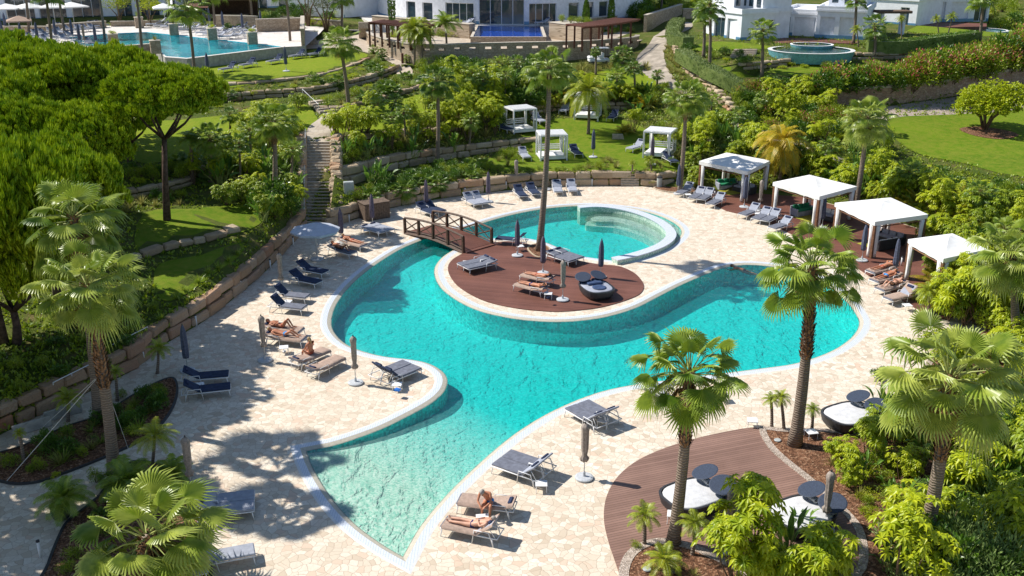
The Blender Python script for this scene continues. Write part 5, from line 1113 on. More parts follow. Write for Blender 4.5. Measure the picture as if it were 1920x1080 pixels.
# towel-covered loungers with people on them
for nm, L_ in (('t1', (865, 953, 962, 965)), ('t2', (838, 996, 934, 1016)), ('t3', (564, 632, 500, 625)), ('t4', (570, 648, 502, 641)), ('t5', (640, 682, 582, 712)), ('t6', (612, 668, 552, 694)), ('t7', (672, 487, 612, 471)), ('t8', (690, 472, 634, 458)), ('t11', (1620, 523, 1684, 508)), ('t12', (1628, 540, 1690, 524)), ('t13', (1640, 556, 1700, 540)), ('t14', (1655, 574, 1718, 558))):
    lounger('gf' if nm not in ('t2', 't14') else 'g', *L_, desc='sun lounger draped with a towel' if nm not in ('t14',) else 'sun lounger with taupe cover', name=nm)
for nm, L_ in (('t9', (976, 525, 1040, 540)), ('t10', (962, 542, 1032, 560))): lounger('gf', *L_, name=nm, lift=DK, desc='sun lounger draped with a towel')
def towel(nm, back):
    c_, rz = SEATS[nm]; r = MB(); prof = []; a = R(back); top = []
    for i in range(13):
        y = -.95+i*.102; prof.append((y, .418))
    for i in range(1, 8): prof.append((.28+.1*i*math.cos(a), .43+.1*i*math.sin(a)))
    g = [[Vector((x+U(-.012, .012), y, z+(.006*math.sin(y*14+x*6))-(.09 if abs(x) > .33 else 0))) for x in (-.37, -.33, -.16, 0, .16, .33, .37)] for y, z in prof]
    r.sheet(g); n = len(r.V); r.add([(x, y, z-.012) for x, y, z in r.V[:n]], [tuple(f[::-1]) for f in r.F])
    o = r.build('towel', M('towel_taupe'), None, smooth=True, loc=c_); o.rotation_euler.z = rz; o.scale = (1.1,)*3; tag(o, None, 'towel', 'taupe towels on the loungers', auto='taupe towel spread on a lounger')
for nm in ('t1', 't2', 't3', 't4', 't5', 't6', 't8', 't9', 't10', 't11', 't12', 't13', 't14'): towel(nm, 38 if nm in ('t2', 't14') else 12)
# closed parasols
for i, (k, x, y, z) in enumerate((('pp', 916, 379, 0), ('pp', 800, 396, 0), ('pp', 699, 426, 0), ('pp', 641, 456, 0), ('pt', 529, 548, 0), ('pt', 497, 677, 0), ('pt', 667, 719, 0), ('ps', 352, 696, 0), ('pt', 360, 925, 0), ('pt', 1095, 897, 0), ('pp', 970, 480, DK), ('pp', 1018, 513, DK), ('pt', 1055, 563, DK), ('ps', 1126, 520, DK), ('pt', 1025, 356, 0), ('pt', 968, 354, 0), ('ps', 1112, 295, 9), ('pp', 1222, 309, 9), ('ps', 1271, 364, 0), ('ps', 1395, 389, 0), ('pt', 1424, 396, 0), ('ps', 1541, 428, .05), ('ps', 1616, 489, .05), ('ps', 1676, 518, .05), ('pt', 1364, 1032, .05), ('pt', 1545, 995, .05), ('ps', 391, 147, 9), ('ps', 537, 134, 9))):
    p = G(x, y) if z == 9 else P(x, y, z); r = place(k, p, U(0, 6)); d = {'pp': 'closed plum-grey parasol', 'ps': 'closed slate-blue parasol', 'pt': 'closed taupe parasol tied at the waist'}[k]
    tag(r, d, 'parasol', 'closed parasols', auto=d)
# open parasol
p = P(595, 487); r = empty('open_parasol', p, R(20)); MB().lathe([(.40, 0), (.44, .03), (.44, .09), (.1, .12), (.05, .3)], 20).build('base', M('base_stone'), r); MB().tube([(0, 0, .1), (0, 0, 2.45)], .028, 8).build('pole', M('pole_grey'), r, smooth=True)
m = MB(); n = 8; vs = [(0, 0, 2.55)]
for k in range(n):
    a = 2*PI*k/n; vs += [(1.62*math.cos(a), 1.62*math.sin(a), 2.06), (1.60*math.cos(a), 1.60*math.sin(a), 1.93), (.8*math.cos(a), .8*math.sin(a), 2.32)]
fs = []
for k in range(n):
    b, c_ = 1+3*k, 1+3*((k+1) % n); fs += [(0, b+2, c_+2), (b+2, b, c_, c_+2), (b, b+1, c_+1, c_)]
m.add(vs, fs); m.build('canopy', M('canvas_grey'), r)
for k in range(n):
    a = 2*PI*k/n; MB().tube([(.03, 0, 2.5), (1.58, 0, 2.03)], .010, 4).xf(Matrix.Rotation(a, 4, 'Z')).build('rib', M('pole_grey'), r)
tag(r, 'open pale grey parasol with a scalloped edge shading two loungers below the long stairs', 'parasol')
# side tables
for x, y, z in ((688, 440, 0), (1130, 800, 0), (1015, 920, 0), (745, 732, 0), (533, 662, 0), (905, 985, 0), (1028, 560, .05), (975, 470, .05), (540, 575, 0), (1355, 752, 0), (1262, 978, .04), (1700, 582, 0), (1290, 372, 0), (1420, 408, 0), (875, 500, .05), (375, 733, 0), (1410, 800, 0), (590, 533, 0), (640, 476, 0), (1520, 822, 0), (570, 690, 0)):
    tag(place('tab', P(x, y, z), U(-.4, .4)), None, 'side table', 'small white side tables', auto='small white side table')
# daybeds
for x, y, z, rz, l in ((1298, 950, .04, R(-62), 'daybed with white mattress and dark disc shades in the middle of the near deck'), (1500, 985, .04, R(-62), 'daybed half behind lime shrubs at the right edge of the near deck'), (1118, 553, .05, R(20), 'daybed with grey cushions and disc shades on the island deck'), (1592, 797, 0, R(-62), 'daybed among shrubs right of the thick-trunked palm'), (1760, 800, 0, R(-60), 'daybed mostly hidden below the large pale fan palm')):
    o = place('day', P(x, y, z), rz, 1.12 if 'island' not in l else 1.05); tag(o, l, 'daybed', 'round wicker daybeds')
    if 'island' in l:
        dk_ = bpy.data.materials['mattress_grey']; nv_ = bpy.data.materials['cushion_navy']
        for ch in [q for q in COL.objects if q.parent == o and (q.name.startswith('mattress') or q.name.startswith('bolster'))]:
            ch.data = ch.data.copy(); ch.data.materials[0] = bpy.data.materials['mattress_pale'] if ch.name.startswith('mattress') else nv_
        MB().lathe([(.02, 0), (.36, 0), (.4, .03), (.34, .06), (.02, .07)], 20).build('round_cushion', nv_, o, loc=(0, -.35, .56)); MB().cbox((0, .35, .62), (.9, .5, .14), .05).build('seat_cushion', nv_, o)
# ---- timber bridge
pa, pb, pc, pd = P(769, 444), P(880, 476), P(911, 458), P(803, 419)
o = (pa+pd)/2; e = (pb+pc)/2; Lb = (e-o).length; wb = .5*((pd-pa).length+(pc-pb).length); rzb = math.atan2(e.y-o.y, e.x-o.x); r = empty('footbridge', o, rzb); wb = min(wb, 2.6)
arc = lambda x: .12+.24*math.sin(PI*max(0, min(1, x/Lb)))
dm = MB(); nb = int(Lb/.15)
for i in range(nb):
    x = (i+.5)*Lb/nb; sl = math.atan2(arc(x+.05)-arc(x-.05), .1); dm.cbox((x, 0, arc(x)), (Lb/nb-.012, wb-.1, .045), .006, M=Matrix.Rotation(-sl, 3, 'Y'))
dm.build('deck_boards', M('deck_board'), r)
for s in (-1, 1):
    y = s*wb/2; bm_ = MB(); n = 10
    for i in range(n):
        x0, x1 = Lb*i/n, Lb*(i+1)/n; bm_.tube([(x0, y, arc(x0)-.10), (x1, y, arc(x1)-.10)], .13, 4)
    bm_.build('side_beam', M('timber_dark'), r); rl = MB(); np_ = 5; tl = MB()
    for i in range(n): x0, x1 = Lb*i/n, Lb*(i+1)/n; tl.tube([(x0, y, arc(x0)+1.05), (x1+.02, y, arc(x1)+1.05)], .08, 4)
    tl.build('handrail', M('timber_dark'), r)
    for i in range(np_):
        x = Lb*i/(np_-1); MB().cbox((x, y, arc(x)+.42), (.17, .17, 1.25), .015).build('post', M('timber_dark'), r)
        if i < np_-1:
            x2 = Lb*(i+1)/(np_-1); rl.tube([(x, y, arc(x)+.15), (x2, y, arc(x2)+.92)], .05, 4); rl.tube([(x, y, arc(x)+.92), (x2, y, arc(x2)+.15)], .05, 4); rl.tube([(x, y, arc(x)+.14), (x2, y, arc(x2)+.14)], .05, 4)
    rl.build('cross_braces', M('timber_dark'), r)
st = MB(); st.cbox((Lb+.15, 0, .06), (.35, wb, .12), .01); st.build('step', M('deck_board'), r)
tag(r, 'small arched dark timber footbridge with crossed railings leading to the island deck', 'bridge')
# ---- large canvas gazebos on the right deck
def gazebo(corners, z=2.35, apex=.75, desc='', posts=True):
    """corners: roof corners in photo pixels (left, front, right, back)"""
    C_ = [P(x, y, z) for x, y in corners]; c_ = sum(C_, Vector())/4; c_.z = .05; r = empty('gazebo', c_); Q = [v-c_ for v in C_]; zt = z-.05
    ap = Vector((0, 0, zt+apex)); m = MB(); n = 6
    up = [Vector((q.x, q.y, zt+.22)) for q in Q]; vs = [ap]+up; sag = []
    for k in range(4):                                   # each slope as a slightly sagging grid
        a, b = up[k], up[(k+1) % 4]; g = []
        for i in range(n+1):
            t = i/n; row = []
            for j in range(n+1):
                s_ = j/n; p = ap.lerp(a.lerp(b, s_), t); p.z -= .10*math.sin(PI*t)*(.6+.4*math.sin(PI*s_)); row.append(p)
            g.append(row)
        m.sheet(g)
    m.build('roof', M('canvas_white'), r, smooth=False)
    v = MB()
    for k in range(4):
        a, b = Q[k]*1.004, Q[(k+1) % 4]*1.004; v.sheet([[Vector((p.x, p.y, zt+.225)) for p in (a.lerp(b, i/8) for i in range(9))], [Vector((p.x, p.y, zt-.05-.03*(i % 2))) for i, p in enumerate(a.lerp(b, i/8) for i in range(9))]])
    v.build('valance', M('canvas_white'), r)
    for k in range(4):
        q = Q[k]*.955; MB().cbox((q.x, q.y, zt/2), (.17, .17, zt), .01, rot=R(40)).build('post', M('cedar'), r)
        d1 = (Q[(k+1) % 4]-q).normalized(); 
        for dd in (d1, (Q[k-1]-q).normalized()):
            cc = q+dd*.26; cm = MB().lathe([(.13, .05), (.11, .5), (.12, 1.2), (.15, zt-.1)], 14, c=(cc.x, cc.y, 0), fn=lambda t, i: 1+.22*math.sin(5*t+i)); cm.build('curtain', M('canvas_white'), r, smooth=True)
    bm_ = MB()
    for k in range(4): bm_.tube([Q[k]*.955+Vector((0, 0, -.1)), Q[(k+1) % 4]*.955+Vector((0, 0, -.1))], .045, 4)
    bm_.xf(Matrix.Translation((0, 0, 0))); bm_.build('beam', M('cedar'), r)
    tag(r, desc, 'gazebo', 'white canvas gazebos on the right deck'); return c_, Q
GZ = []
GZ.append(gazebo(((1311, 307), (1401, 327), (1444, 306), (1362, 291)), desc='leftmost white canvas gazebo with leaf shadows on its roof'))
GZ.append(gazebo(((1449, 347), (1536, 374), (1606, 355), (1517, 333)), desc='second gazebo from the left with a green sofa under its white pyramid roof'))
GZ.append(gazebo(((1565, 386), (1640, 422), (1739, 408), (1669, 376)), desc='third gazebo from the left, in front of the yellow thicket'))
GZ.append(gazebo(((1702, 455), (1768, 492), (1850, 474), (1785, 444)), desc='rightmost gazebo mostly hidden by finger-leaved shrubs'))
def sofa(p, rz, col, cush, desc):
    r = empty('sofa', p, rz); MB().cbox((0, 0, .2), (1.9, .8, .36), .04).cbox((0, .36, .5), (1.9, .12, .5), .03).cbox((-.9, 0, .42), (.12, .8, .36), .03).cbox((.9, 0, .42), (.12, .8, .36), .03).build('frame', M('metal_dark' if col != 'cushion_green' else 'mattress_pale'), r)
    MB().cbox((0, -.04, .44), (1.66, .66, .14), .04).build('seat_cushion', M(col), r); 
    for x in (-.55, 0, .55): MB().cbox((x, .26, .62), (.5, .15, .36), .06, M=Matrix.Rotation(R(-14), 3, 'X')).build('back_cushion', M(cush), r)
    tag(r, desc, 'sofa', 'outdoor sofas in the gazebos')
for i, (dx, dy, rz, col, cu, d) in enumerate(((-.3, .9, .25, 'cushion_green', 'cushion_green', 'green cushioned sofa in the leftmost gazebo'), (.8, -.3, -.9, 'mattress_pale', 'mattress_pale', 'pale wicker armchair sofa in the leftmost gazebo'),)): sofa(GZ[0][0]+Vector((dx, dy, 0)), rz, col, cu, d)
sofa(GZ[1][0]+Vector((-.4, .8, 0)), .5, 'cushion_green', 'cushion_green', 'green cushioned sofa in the second gazebo'); sofa(GZ[1][0]+Vector((.9, -.5, 0)), -.9, 'mattress_pale', 'canvas_white', 'white backed sofa in the second gazebo')
sofa(GZ[2][0]+Vector((.2, -.9, 0)), -2.7, 'mattress_pale', 'canvas_white', 'grey wicker sofa at the front of the third gazebo'); sofa(GZ[2][0]+Vector((1.0, .4, 0)), -.9, 'mattress_pale', 'mattress_pale', 'pale blue sofa at the back of the third gazebo')
for i, g_ in enumerate(GZ[:3]):
    rg = MB().cbox((0, 0, .01), (2.2, 1.6, .015), .004).build('rug', M('cushion_olive'), None, loc=g_[0]+Vector((0, 0, .012))); rg.rotation_euler.z = .5; tag(rg, ('olive rug under the leftmost gazebo', 'olive rug under the second gazebo', 'olive rug under the third gazebo')[i], 'rug', 'olive rugs')
# ---- small white pergola beds on the lawn
def pergola(base, rz, desc, s=2.3, h=2.15, slats=True):
    b = G(*base); r = empty('pergola_bed', b, rz); f = MB()
    for x in (-1, 1):
        for y in (-1, 1): MB().cbox((x*s/2, y*s/2, h/2-.15), (.13, .13, h+.3), .01).build('post', M('white_paint'), r)
    for x in (-1, 1): f.cbox((x*s/2, 0, h+.055), (.12, s+.13, .14), .01); f.cbox((0, x*s/2, h+.055), (s-.12, .12, .14), .01); MB().cbox((x*s/2, 0, .2), (.08, s-.14, .16), .01).build('bed_rail', M('white_paint'), r)
    f.build('roof_frame', M('white_paint'), r); sl = MB()
    for i in range(14): sl.cbox((0, -s/2+(i+1)*s/15, h+.15), (s+.05, .11, .03), .006)
    sl.build('roof_slats', M('white_paint'), r)
    bd = MB().cbox((0, 0, .2), (s-.16, s-.16, .2), .02); bd.build('bed_base', M('white_paint'), r); MB().cbox((0, 0, .38), (s-.2, s-.2, .16), .05).build('mattress', M('canvas_white'), r)
    rl = MB()
    for z in (.62, .80, .98): rl.cbox((0, s/2, z), (s-.16, .04, .1), .01)
    rl.build('back_rail', M('white_paint'), r)
    for x, y in ((-1, 1), (1, 1), (1, -1)): MB().lathe([(.10, .3), (.07, 1.1), (.12, h)], 10, c=(x*(s/2-.17), y*(s/2-.17), 0), fn=lambda t, i: 1+.25*math.sin(4*t)).build('curtain', M('canvas_white'), r, smooth=True)
    tag(r, desc, 'pergola bed', 'white pergola beds on the lawn')
pergola((975, 246), R(24), 'white pergola bed furthest left on the lawn, beside a dark lounger'); pergola((1102, 220), R(-12), 'white pergola bed behind the drooping feather palm'); pergola((1034, 296), R(8), 'white pergola bed directly behind the tallest palm'); pergola((1236, 291), R(-22), 'white pergola bed on the right end of the lawn beside lime shrubs')
# ---- steps and stairs
def steps(name, bl, br, tl, tr, n, z0, z1, desc, mat='stair_stone', landing=None):
    a, b, c_, d = P(*bl, z0), P(*br, z0), P(*tl, z1), P(*tr, z1); r = empty(name, (a+b)/2); o = r.location.copy(); m = MB(); rise = (z1-z0)/n
    for i in range(n):
        t0, t1 = i/n, (i+1)/n+.004
        if i == n-1: t1 = 1.02
        q = [a.lerp(c_, t0), b.lerp(d, t0), b.lerp(d, t1), a.lerp(c_, t1)]; zt = z0+rise*(i+1); zb = z0+rise*i-.5
        m.add([(p.x-o.x, p.y-o.y, zb-o.z) for p in q]+[(p.x-o.x, p.y-o.y, zt-o.z) for p in q], [(0, 1, 5, 4), (1, 2, 6, 5), (2, 3, 7, 6), (3, 0, 4, 7), (4, 5, 6, 7)])
    m.build('treads', M(mat), r); nz = MB()
    for i in range(n):
        t0 = i/n; p, q = a.lerp(c_, t0), b.lerp(d, t0); dr = (c_-a); dr.z = 0; dr.normalize(); zt = z0+rise*(i+1); w = (q-p); w.z = 0
        mid = (p+q)/2+dr*.05; nz.cbox((mid.x-o.x, mid.y-o.y, zt-o.z+.012), (w.length, .13, .05), .01, rot=math.atan2(w.y, w.x))
    nz.build('nosings', M('wall_cap'), r); tag(r, desc, 'stairs'); return r
steps('staircase', (572, 420), (622, 420), (573, 340), (619, 340), 13, 0, 2.05, 'lower flight of the long straight stone stairs rising from the open parasol')
steps('staircase', (573, 337), (619, 337), (574, 265), (621, 265), 13, 2.07, 4.15, 'upper flight of the long straight stone stairs reaching the lawn path')
steps('garden_steps', (1164, 349), (1198, 349), (1164, 322), (1198, 322), 6, 0, 1.1, 'short stone steps from the far pool terrace up to the pergola lawn')
steps('garden_steps', (600, 212), (636, 208), (578, 190), (605, 186), 5, 4.5, 5.1, 'small stone steps with a slanted white rail above the stair head')
steps('garden_steps', (1152, 262), (1170, 262), (1148, 252), (1168, 252), 5, 1.8, 2.3, 'narrow steps at the back of the pergola lawn')
steps('garden_steps', (1360, 122), (1412, 120), (1378, 92), (1420, 92), 8, 7.0, 8.0, 'wide rocky steps in the villa garden')
steps('garden_steps', (570, 82), (596, 82), (568, 68), (590, 68), 6, 7.0, 7.6, 'stone steps by the wall beside the upper lawn')
steps('hotel_stairs', (673, 73), (692, 73), (672, 42), (691, 42), 14, 7.0, 9.4, 'grey stairs climbing between the hotel wings')
# side cheek boulders of the long stairs
def rail(name, pts, h, desc, mat='white_paint', r_=.022):
    r = empty(name, pts[0]); o = pts[0]; MB().tube([p-o+Vector((0, 0, h)) for p in pts], r_, 6).build('handrail', M(mat), r)
    for p in pts: MB().tube([p-o, p-o+Vector((0, 0, h))], r_*.9, 6).build('post', M(mat), r)
    tag(r, desc, 'handrail')
def L3(a, b, n): return [a.lerp(b, i/n) for i in range(n+1)]
rail('stair_rail', L3(P(572, 420, 0), P(572, 337, 2.1), 4)+L3(P(573, 330, 2.15), P(574, 262, 4.2), 4), .95, 'long pale handrail on the left of the stone stairs')
rail('stair_rail', L3(P(598, 214, 4.45), P(568, 185, 5.2), 2), .9, 'short white slanted handrail beside the small garden steps')
for nm, bl, h, lb in (('a', [(568, 422, 0), (569, 372, 1.2), (570, 340, 2.0), (571, 300, 3.1), (571, 266, 4.0)], .7, 'stepped boulder edge left of the long stairs'), ('b', [(626, 420, 0), (624, 375, 1.1), (624, 340, 1.9), (624, 300, 3.0), (625, 268, 3.9)], .55, 'stepped boulder edge right of the long stairs')):
    w = spline([P(*p) for p in bl], 3, False); nn = []
    for i in range(len(w)):
        d = w[min(i+1, len(w)-1)]-w[max(i-1, 0)]; nn.append(Vector((-d.y, d.x, 0)).normalized()*(1 if nm == 'a' else -1))
    rt = empty('stone_edge', w[0]); m = MB()
    for i in range(0, len(w)-1):
        for k in range(2): p = w[i].lerp(w[i+1], .25+.5*k)-w[0]; m.cbox(p+nn[i]*.3+Vector((0, 0, h*.5-.2)), (.95, .85, h+.9), .12, rot=U(1.3, 1.8), jit=.09)
    m.build('boulders', M('sandstone'), rt); tag(rt, lb, 'stone edge')
# ---- small fixtures
p = P(702, 408); r = empty('storage_box', p, R(32)); MB().cbox((0, 0, .62), (2.0, 1.3, 1.22), .02).build('body', M('timber_weathered'), r); MB().cbox((0, 0, 1.27), (2.1, 1.4, .06), .01).build('lid', M('timber_weathered'), r); sl = MB()
for i in range(11): sl.cbox((-.92+i*.184, -.66, .6), (.15, .03, 1.1), .005); 
sl.build('front_slats', M('timber_weathered'), r); tag(r, 'dark slatted timber storage box at the foot of the boulder wall', 'storage box')
p = G(654, 366)+Vector((0, .2, 0)); r = empty('utility_cabinet', p, R(12)); MB().cbox((0, 0, .5), (.75, .4, 1.), .03).build('body', M('box_grey'), r); MB().cbox((0, -.215, .5), (.6, .03, .85), .01).build('door', M('box_grey'), r); tag(r, 'pale grey utility cabinet in front of the upper boulder wall', 'cabinet')
p = P(1236, 351); r = empty('litter_bin', p); MB().lathe([(.2, 0), (.22, .05), (.22, .8), (.2, .82)], 14).build('body', M('box_grey'), r); MB().lathe([(.24, .82), (.24, .9), (.1, .95)], 14).build('lid', M('metal_dark'), r); tag(r, 'grey litter bin beside the short boulder wall right of the garden steps', 'bin')
r0_ = empty('bollard_light'); MB().tube([(0, 0, 0), (0, 0, .62)], .05, 10).build('post', M('white_paint'), r0_, smooth=True); MB().lathe([(.065, .62), (.065, .68), (.02, .70)], 10).build('cap', M('metal_dark'), r0_); FUR['bol'] = r0_; index_children()
for x, y in ((269, 676), (368, 612), (452, 545), (507, 505), (550, 462), (655, 417), (872, 366), (949, 354), (1035, 351), (1110, 349), (1284, 360), (1340, 372), (75, 1046), (1690, 500), (1262, 306)):
    tag(place('bol', G(x, y)+Vector((0, .05, 0))), None, 'bollard light', 'bollard lights along the walls', auto='low pale bollard light')
# wall-top rails on the left wall
for a, b, z, d in (((100, 722), (168, 688), 1.15, 'thin white rail on the boulder wall behind the shaggy palm'), ((212, 650), (277, 617), 1.15, 'thin white rail on the boulder wall right of the shaggy palm')): rail('wall_rail', L3(P(*a, z), P(*b, z), 2), .12, d)
# guy wires of the transplanted palm
pt = PD(190, 700, P(215, 895).y)
for q, d in (((10, 905), 'pale guy rope slanting left from the shaggy palm'), ((243, 848), 'pale guy rope dropping right of the shaggy palm'), ((70, 810), 'pale guy rope from the shaggy palm to the wall foot')):
    e = P(*q); g_ = MB().tube([pt-pt, e-pt], .012, 4).build('guy_rope', M('rope'), None, loc=pt); tag(g_, d, 'rope')
# small inground uplights
for x, y, z in ((1213, 1068, .07), (1458, 826, .07)):
    l = MB().lathe([(.14, 0), (.15, .03), (.13, .05), (.05, .055)], 18).build('ground_light', M('box_grey'), None, loc=P(x, y, z)); tag(l, None, 'ground light', auto='round glass-topped ground light in mulch')
l = MB().lathe([(.30, 0), (.36, .04), (.35, .14), (.24, .2), (.08, .22)], 22).build('parasol_weight', M('base_stone'), None, loc=P(1455, 1075, .05)); tag(l, 'round stone parasol weight hidden in the near shrubs', 'parasol base')
p = P(116, 972, .0); l = MB().lathe([(.22, 0), (.30, .1), (.36, .55), (.34, .6), (.28, .58)], 18).build('plant_pot', M('metal_dark'), None, loc=p); tag(l, 'dark plant pot holding a bushy palm at the edge of the corner bed', 'plant pot')
palm((116, 968), (120, 935), 52, 'feather', 3, .09, .08, 0, 'bushy date palm in a dark pot', 'small date palms in the beds', flat=True)
# folded sunshade frame, green hose reel boards near the left wall
for i, (x, y) in enumerate(((62, 808), (120, 782))):
    b_ = MB().cbox((0, 0, .25), (1.6, .12, .5), .03).build('edging_board', M('concrete'), None, loc=P(x, y)); b_.rotation_euler.z = R(40); tag(b_, None, 'board', auto='striped edging board')
# ================================================================== people
def skinned(chains, name, mat, parent, sub=1):
    """chains: list of [(point, radius), ...]; first vertex of first chain is the root; points equal within 1 mm are shared"""
    V = []; RR = []; E = []
    def vid(p, r):
        for i, q in enumerate(V):
            if (q-p).length < .001: return i
        V.append(p.copy()); RR.append(r); return len(V)-1
    for c_ in chains:
        ids = [vid(Vector(p), r) for p, r in c_]
        E += [(a, b) for a, b in zip(ids, ids[1:]) if a != b]
    me = bpy.data.meshes.new(name); me.from_pydata([tuple(v) for v in V], E, []); o = bpy.data.objects.new(name, me); COL.objects.link(o)
    md = o.modifiers.new('s', 'SKIN'); sk_ = me.skin_vertices[0].data if me.skin_vertices else None
    if sk_ is None:
        bpy.context.view_layer.update(); sk_ = me.skin_vertices[0].data
    for i, r in enumerate(RR):
        rr = r if isinstance(r, tuple) else (r, r); sk_[i].radius = rr
    sk_[0].use_root = True
    if sub: o.modifiers.new('u', 'SUBSURF').levels = sub; o.modifiers['u'].render_levels = sub
    dg = bpy.context.evaluated_depsgraph_get(); m2 = bpy.data.meshes.new_from_object(o.evaluated_get(dg)); bpy.data.objects.remove(o)
    m2.materials.clear(); m2.materials.append(mat)
    for p in m2.polygons: p.use_smooth = True
    return mk(name, m2, parent)
def person(loc, rz, J, skin, hair, swim, label, cat='person', female=False, longhair=False, face=None):
    """J: joints in local metres: pel, che, nec, hea, shoulders sl/sr, elbows el/er, wrists wl/wr, hips hl/hr, knees kl/kr, ankles al/ar, toes tl/tr"""
    J = {k: Vector(v) for k, v in J.items()}; r = empty('person', loc, rz, 1.05)
    mid = (J['pel']+J['che'])/2; ch = []
    ch.append([(J['pel'], (.15, .115)), (mid, (.125, .10)), (J['che'], (.155, .11)), (J['nec'], .058), (J['nec'].lerp(J['hea'], .35), .052)])
    hd = (J['hea']-J['nec']).normalized(); c0 = J['nec'].lerp(J['hea'], .35)
    ch.append([(c0, .052), (J['hea']-hd*.02, .086), (J['hea']+hd*.07, .09), (J['hea']+hd*.125, .055)])
    for s in 'lr':
        sh, eb, wr, hp, kn, an, to = J['s'+s], J['e'+s], J['w'+s], J['h'+s], J['k'+s], J['a'+s], J['t'+s]
        ch.append([(J['che'], (.155, .11)), (sh, .062), (sh.lerp(eb, .5), .046), (eb, .039), (eb.lerp(wr, .35), .038), (wr, .025)])
        fd = (wr-eb).normalized(); up_ = Vector((0, 0, 1)); sd = fd.cross(up_); sd = sd.normalized() if sd.length > .1 else Vector((1, 0, 0)); pm = wr+fd*.06; ch.append([(wr, .025), (pm, (.036, .018))])
        for k, ln in enumerate((.075, .085, .08, .06)):
            b = pm+sd*(.03-.02*k)+fd*.02; ch.append([(pm, (.036, .018)), (b, .0095), (b+fd*ln*.55-Vector((0, 0, .006)), .0085), (b+fd*ln-Vector((0, 0, .02)), .007)])
        ch.append([(wr, .025), (wr+fd*.025+sd*.035, .011), (wr+fd*.06+sd*.055, .009)])
        ch.append([(J['pel'], (.15, .115)), (hp, .095), (hp.lerp(kn, .45), .076), (kn, .052), (kn.lerp(an, .35), .052), (an, .033), ((an+to)/2+Vector((0, 0, .005)), .034), (to, .022)])
    body = skinned(ch, 'body', M(skin), r)
    # hair, ears, face
    hm = MB(); ax = hd; fr = Vector(face).normalized() if face else Vector((0, 0, 1)); fr = (fr-ax*fr.dot(ax)).normalized(); sd = ax.cross(fr).normalized(); c_ = J['hea']+ax*.045
    vs = []; n = 14; rows = 8
    for i in range(rows):
        a = PI*.5*(1-i/(rows-1))
        for k in range(n):
            t = 2*PI*k/n; rad = math.cos(a); back = -fr*.018
            low = 1.15 if math.cos(t) < .1 else .45
            h_ = math.sin(a) if i < rows-2 else (-.35*(low))
            q = c_+back+(fr*math.cos(t)*.100+sd*math.sin(t)*.088)*(rad if i < rows-2 else 1)+ax*.115*h_; vs.append(q)
    hm.add(vs, [(i*n+k, i*n+(k+1) % n, (i+1)*n+(k+1) % n, (i+1)*n+k) for i in range(rows-1) for k in range(n)])
    if longhair: hm.tube([c_-fr*.07, c_-fr*.10-ax*.10, c_-fr*.09-ax*.22], [.07, .055, .02], 8)
    hm.build('hair', M(hair), r, smooth=True)
    fm = MB()
    for s in (-1, 1): fm.lathe([(.012, -.006), (.014, 0), (.010, .006)], 8, c=c_+fr*.086+sd*.032*s+ax*.0)
    fm.tube([c_+fr*.085+ax*.0, c_+fr*.108-ax*.035], [.009, .013], 6); fm.tube([c_+fr*.088-ax*.062+sd*.022, c_+fr*.095-ax*.062, c_+fr*.088-ax*.062-sd*.022], .006, 5)
    fm.build('face', M('hair_brown'), r)
    em = MB()
    for s in (-1, 1): em.cbox(c_+sd*s*.09-ax*.01, (.02, .035, .05), .006)
    em.build('ears', M(skin), r)
    sw = [[(J['pel']+(mid-J['pel'])*.35, (.160, .125)), (J['pel'], (.165, .128)), (J['hl'], .112), (J['hl'].lerp(J['kl'], .16 if female else .42), .094)], [(J['pel'], (.165, .128)), (J['hr'], .112), (J['hr'].lerp(J['kr'], .16 if female else .42), .094)]]
    skinned(sw, 'swimwear', M(swim), r)
    if female:
        tp = [[(J['che']-(J['che']-mid)*.25, (.163, .122)), (J['che']+(J['nec']-J['che'])*.12, (.160, .120))]]
        skinned(tp, 'bikini_top', M(swim), r, 1)
    tag(r, label, cat, 'people around the pool'); return r
def supine(back=12, knee=0, arms='side', z=.47, prone=False):
    """lying along +Y with the head at +Y on a lounger"""
    a = R(back); s = -1 if prone else 1; hy = .22
    up = lambda l, h=.0: (0, hy+l*math.cos(a)-h*math.sin(a), z+.06+l*math.sin(a)+h*math.cos(a))
    def U3(x, l, h=0): q = up(l, h); return (x, q[1], q[2])
    J = dict(pel=(0, .08, z+.06), che=U3(0, .30), nec=U3(0, .48, .01), hea=U3(0, .60, .04), sl=U3(-.19, .42), sr=U3(.19, .42), hl=(-.09, .0, z+.05), hr=(.09, .0, z+.05))
    for sg, q in ((-1, 'l'), (1, 'r')):
        kk = knee if (q == 'l' or knee > .3) else 0
        J['k'+q] = (sg*.11, -.42+kk*.18, z+.06+kk*.42); J['a'+q] = (sg*.10, -.84+kk*.36, z+.03); J['t'+q] = (sg*.12, -.92+kk*.2-(0 if not prone else .06), z+(.12 if not prone else .0) if kk == 0 else z+.02)
        if arms == 'side': J['e'+q] = U3(sg*.27, .16, -.01); J['w'+q] = (sg*.25, .10, z+.07)
        elif arms == 'up': J['e'+q] = U3(sg*.33, .56, .02); J['w'+q] = U3(sg*.12, .72, .02)
        else: J['e'+q] = U3(sg*.27, .20, .04); J['w'+q] = U3(sg*.08, .12, .16)
    return J
def seat(nm, **k): c_, rz = SEATS[nm]; return c_, rz
FU = (0, -.4, 1)
c_, rz = SEATS['t2']; person(c_, rz, supine(30, 0, 'bent'), 'skin_fair', 'hair_grey', 'swim_navy', 'woman lying on her back in a navy and white bikini on the nearest towel lounger', female=True, face=FU)
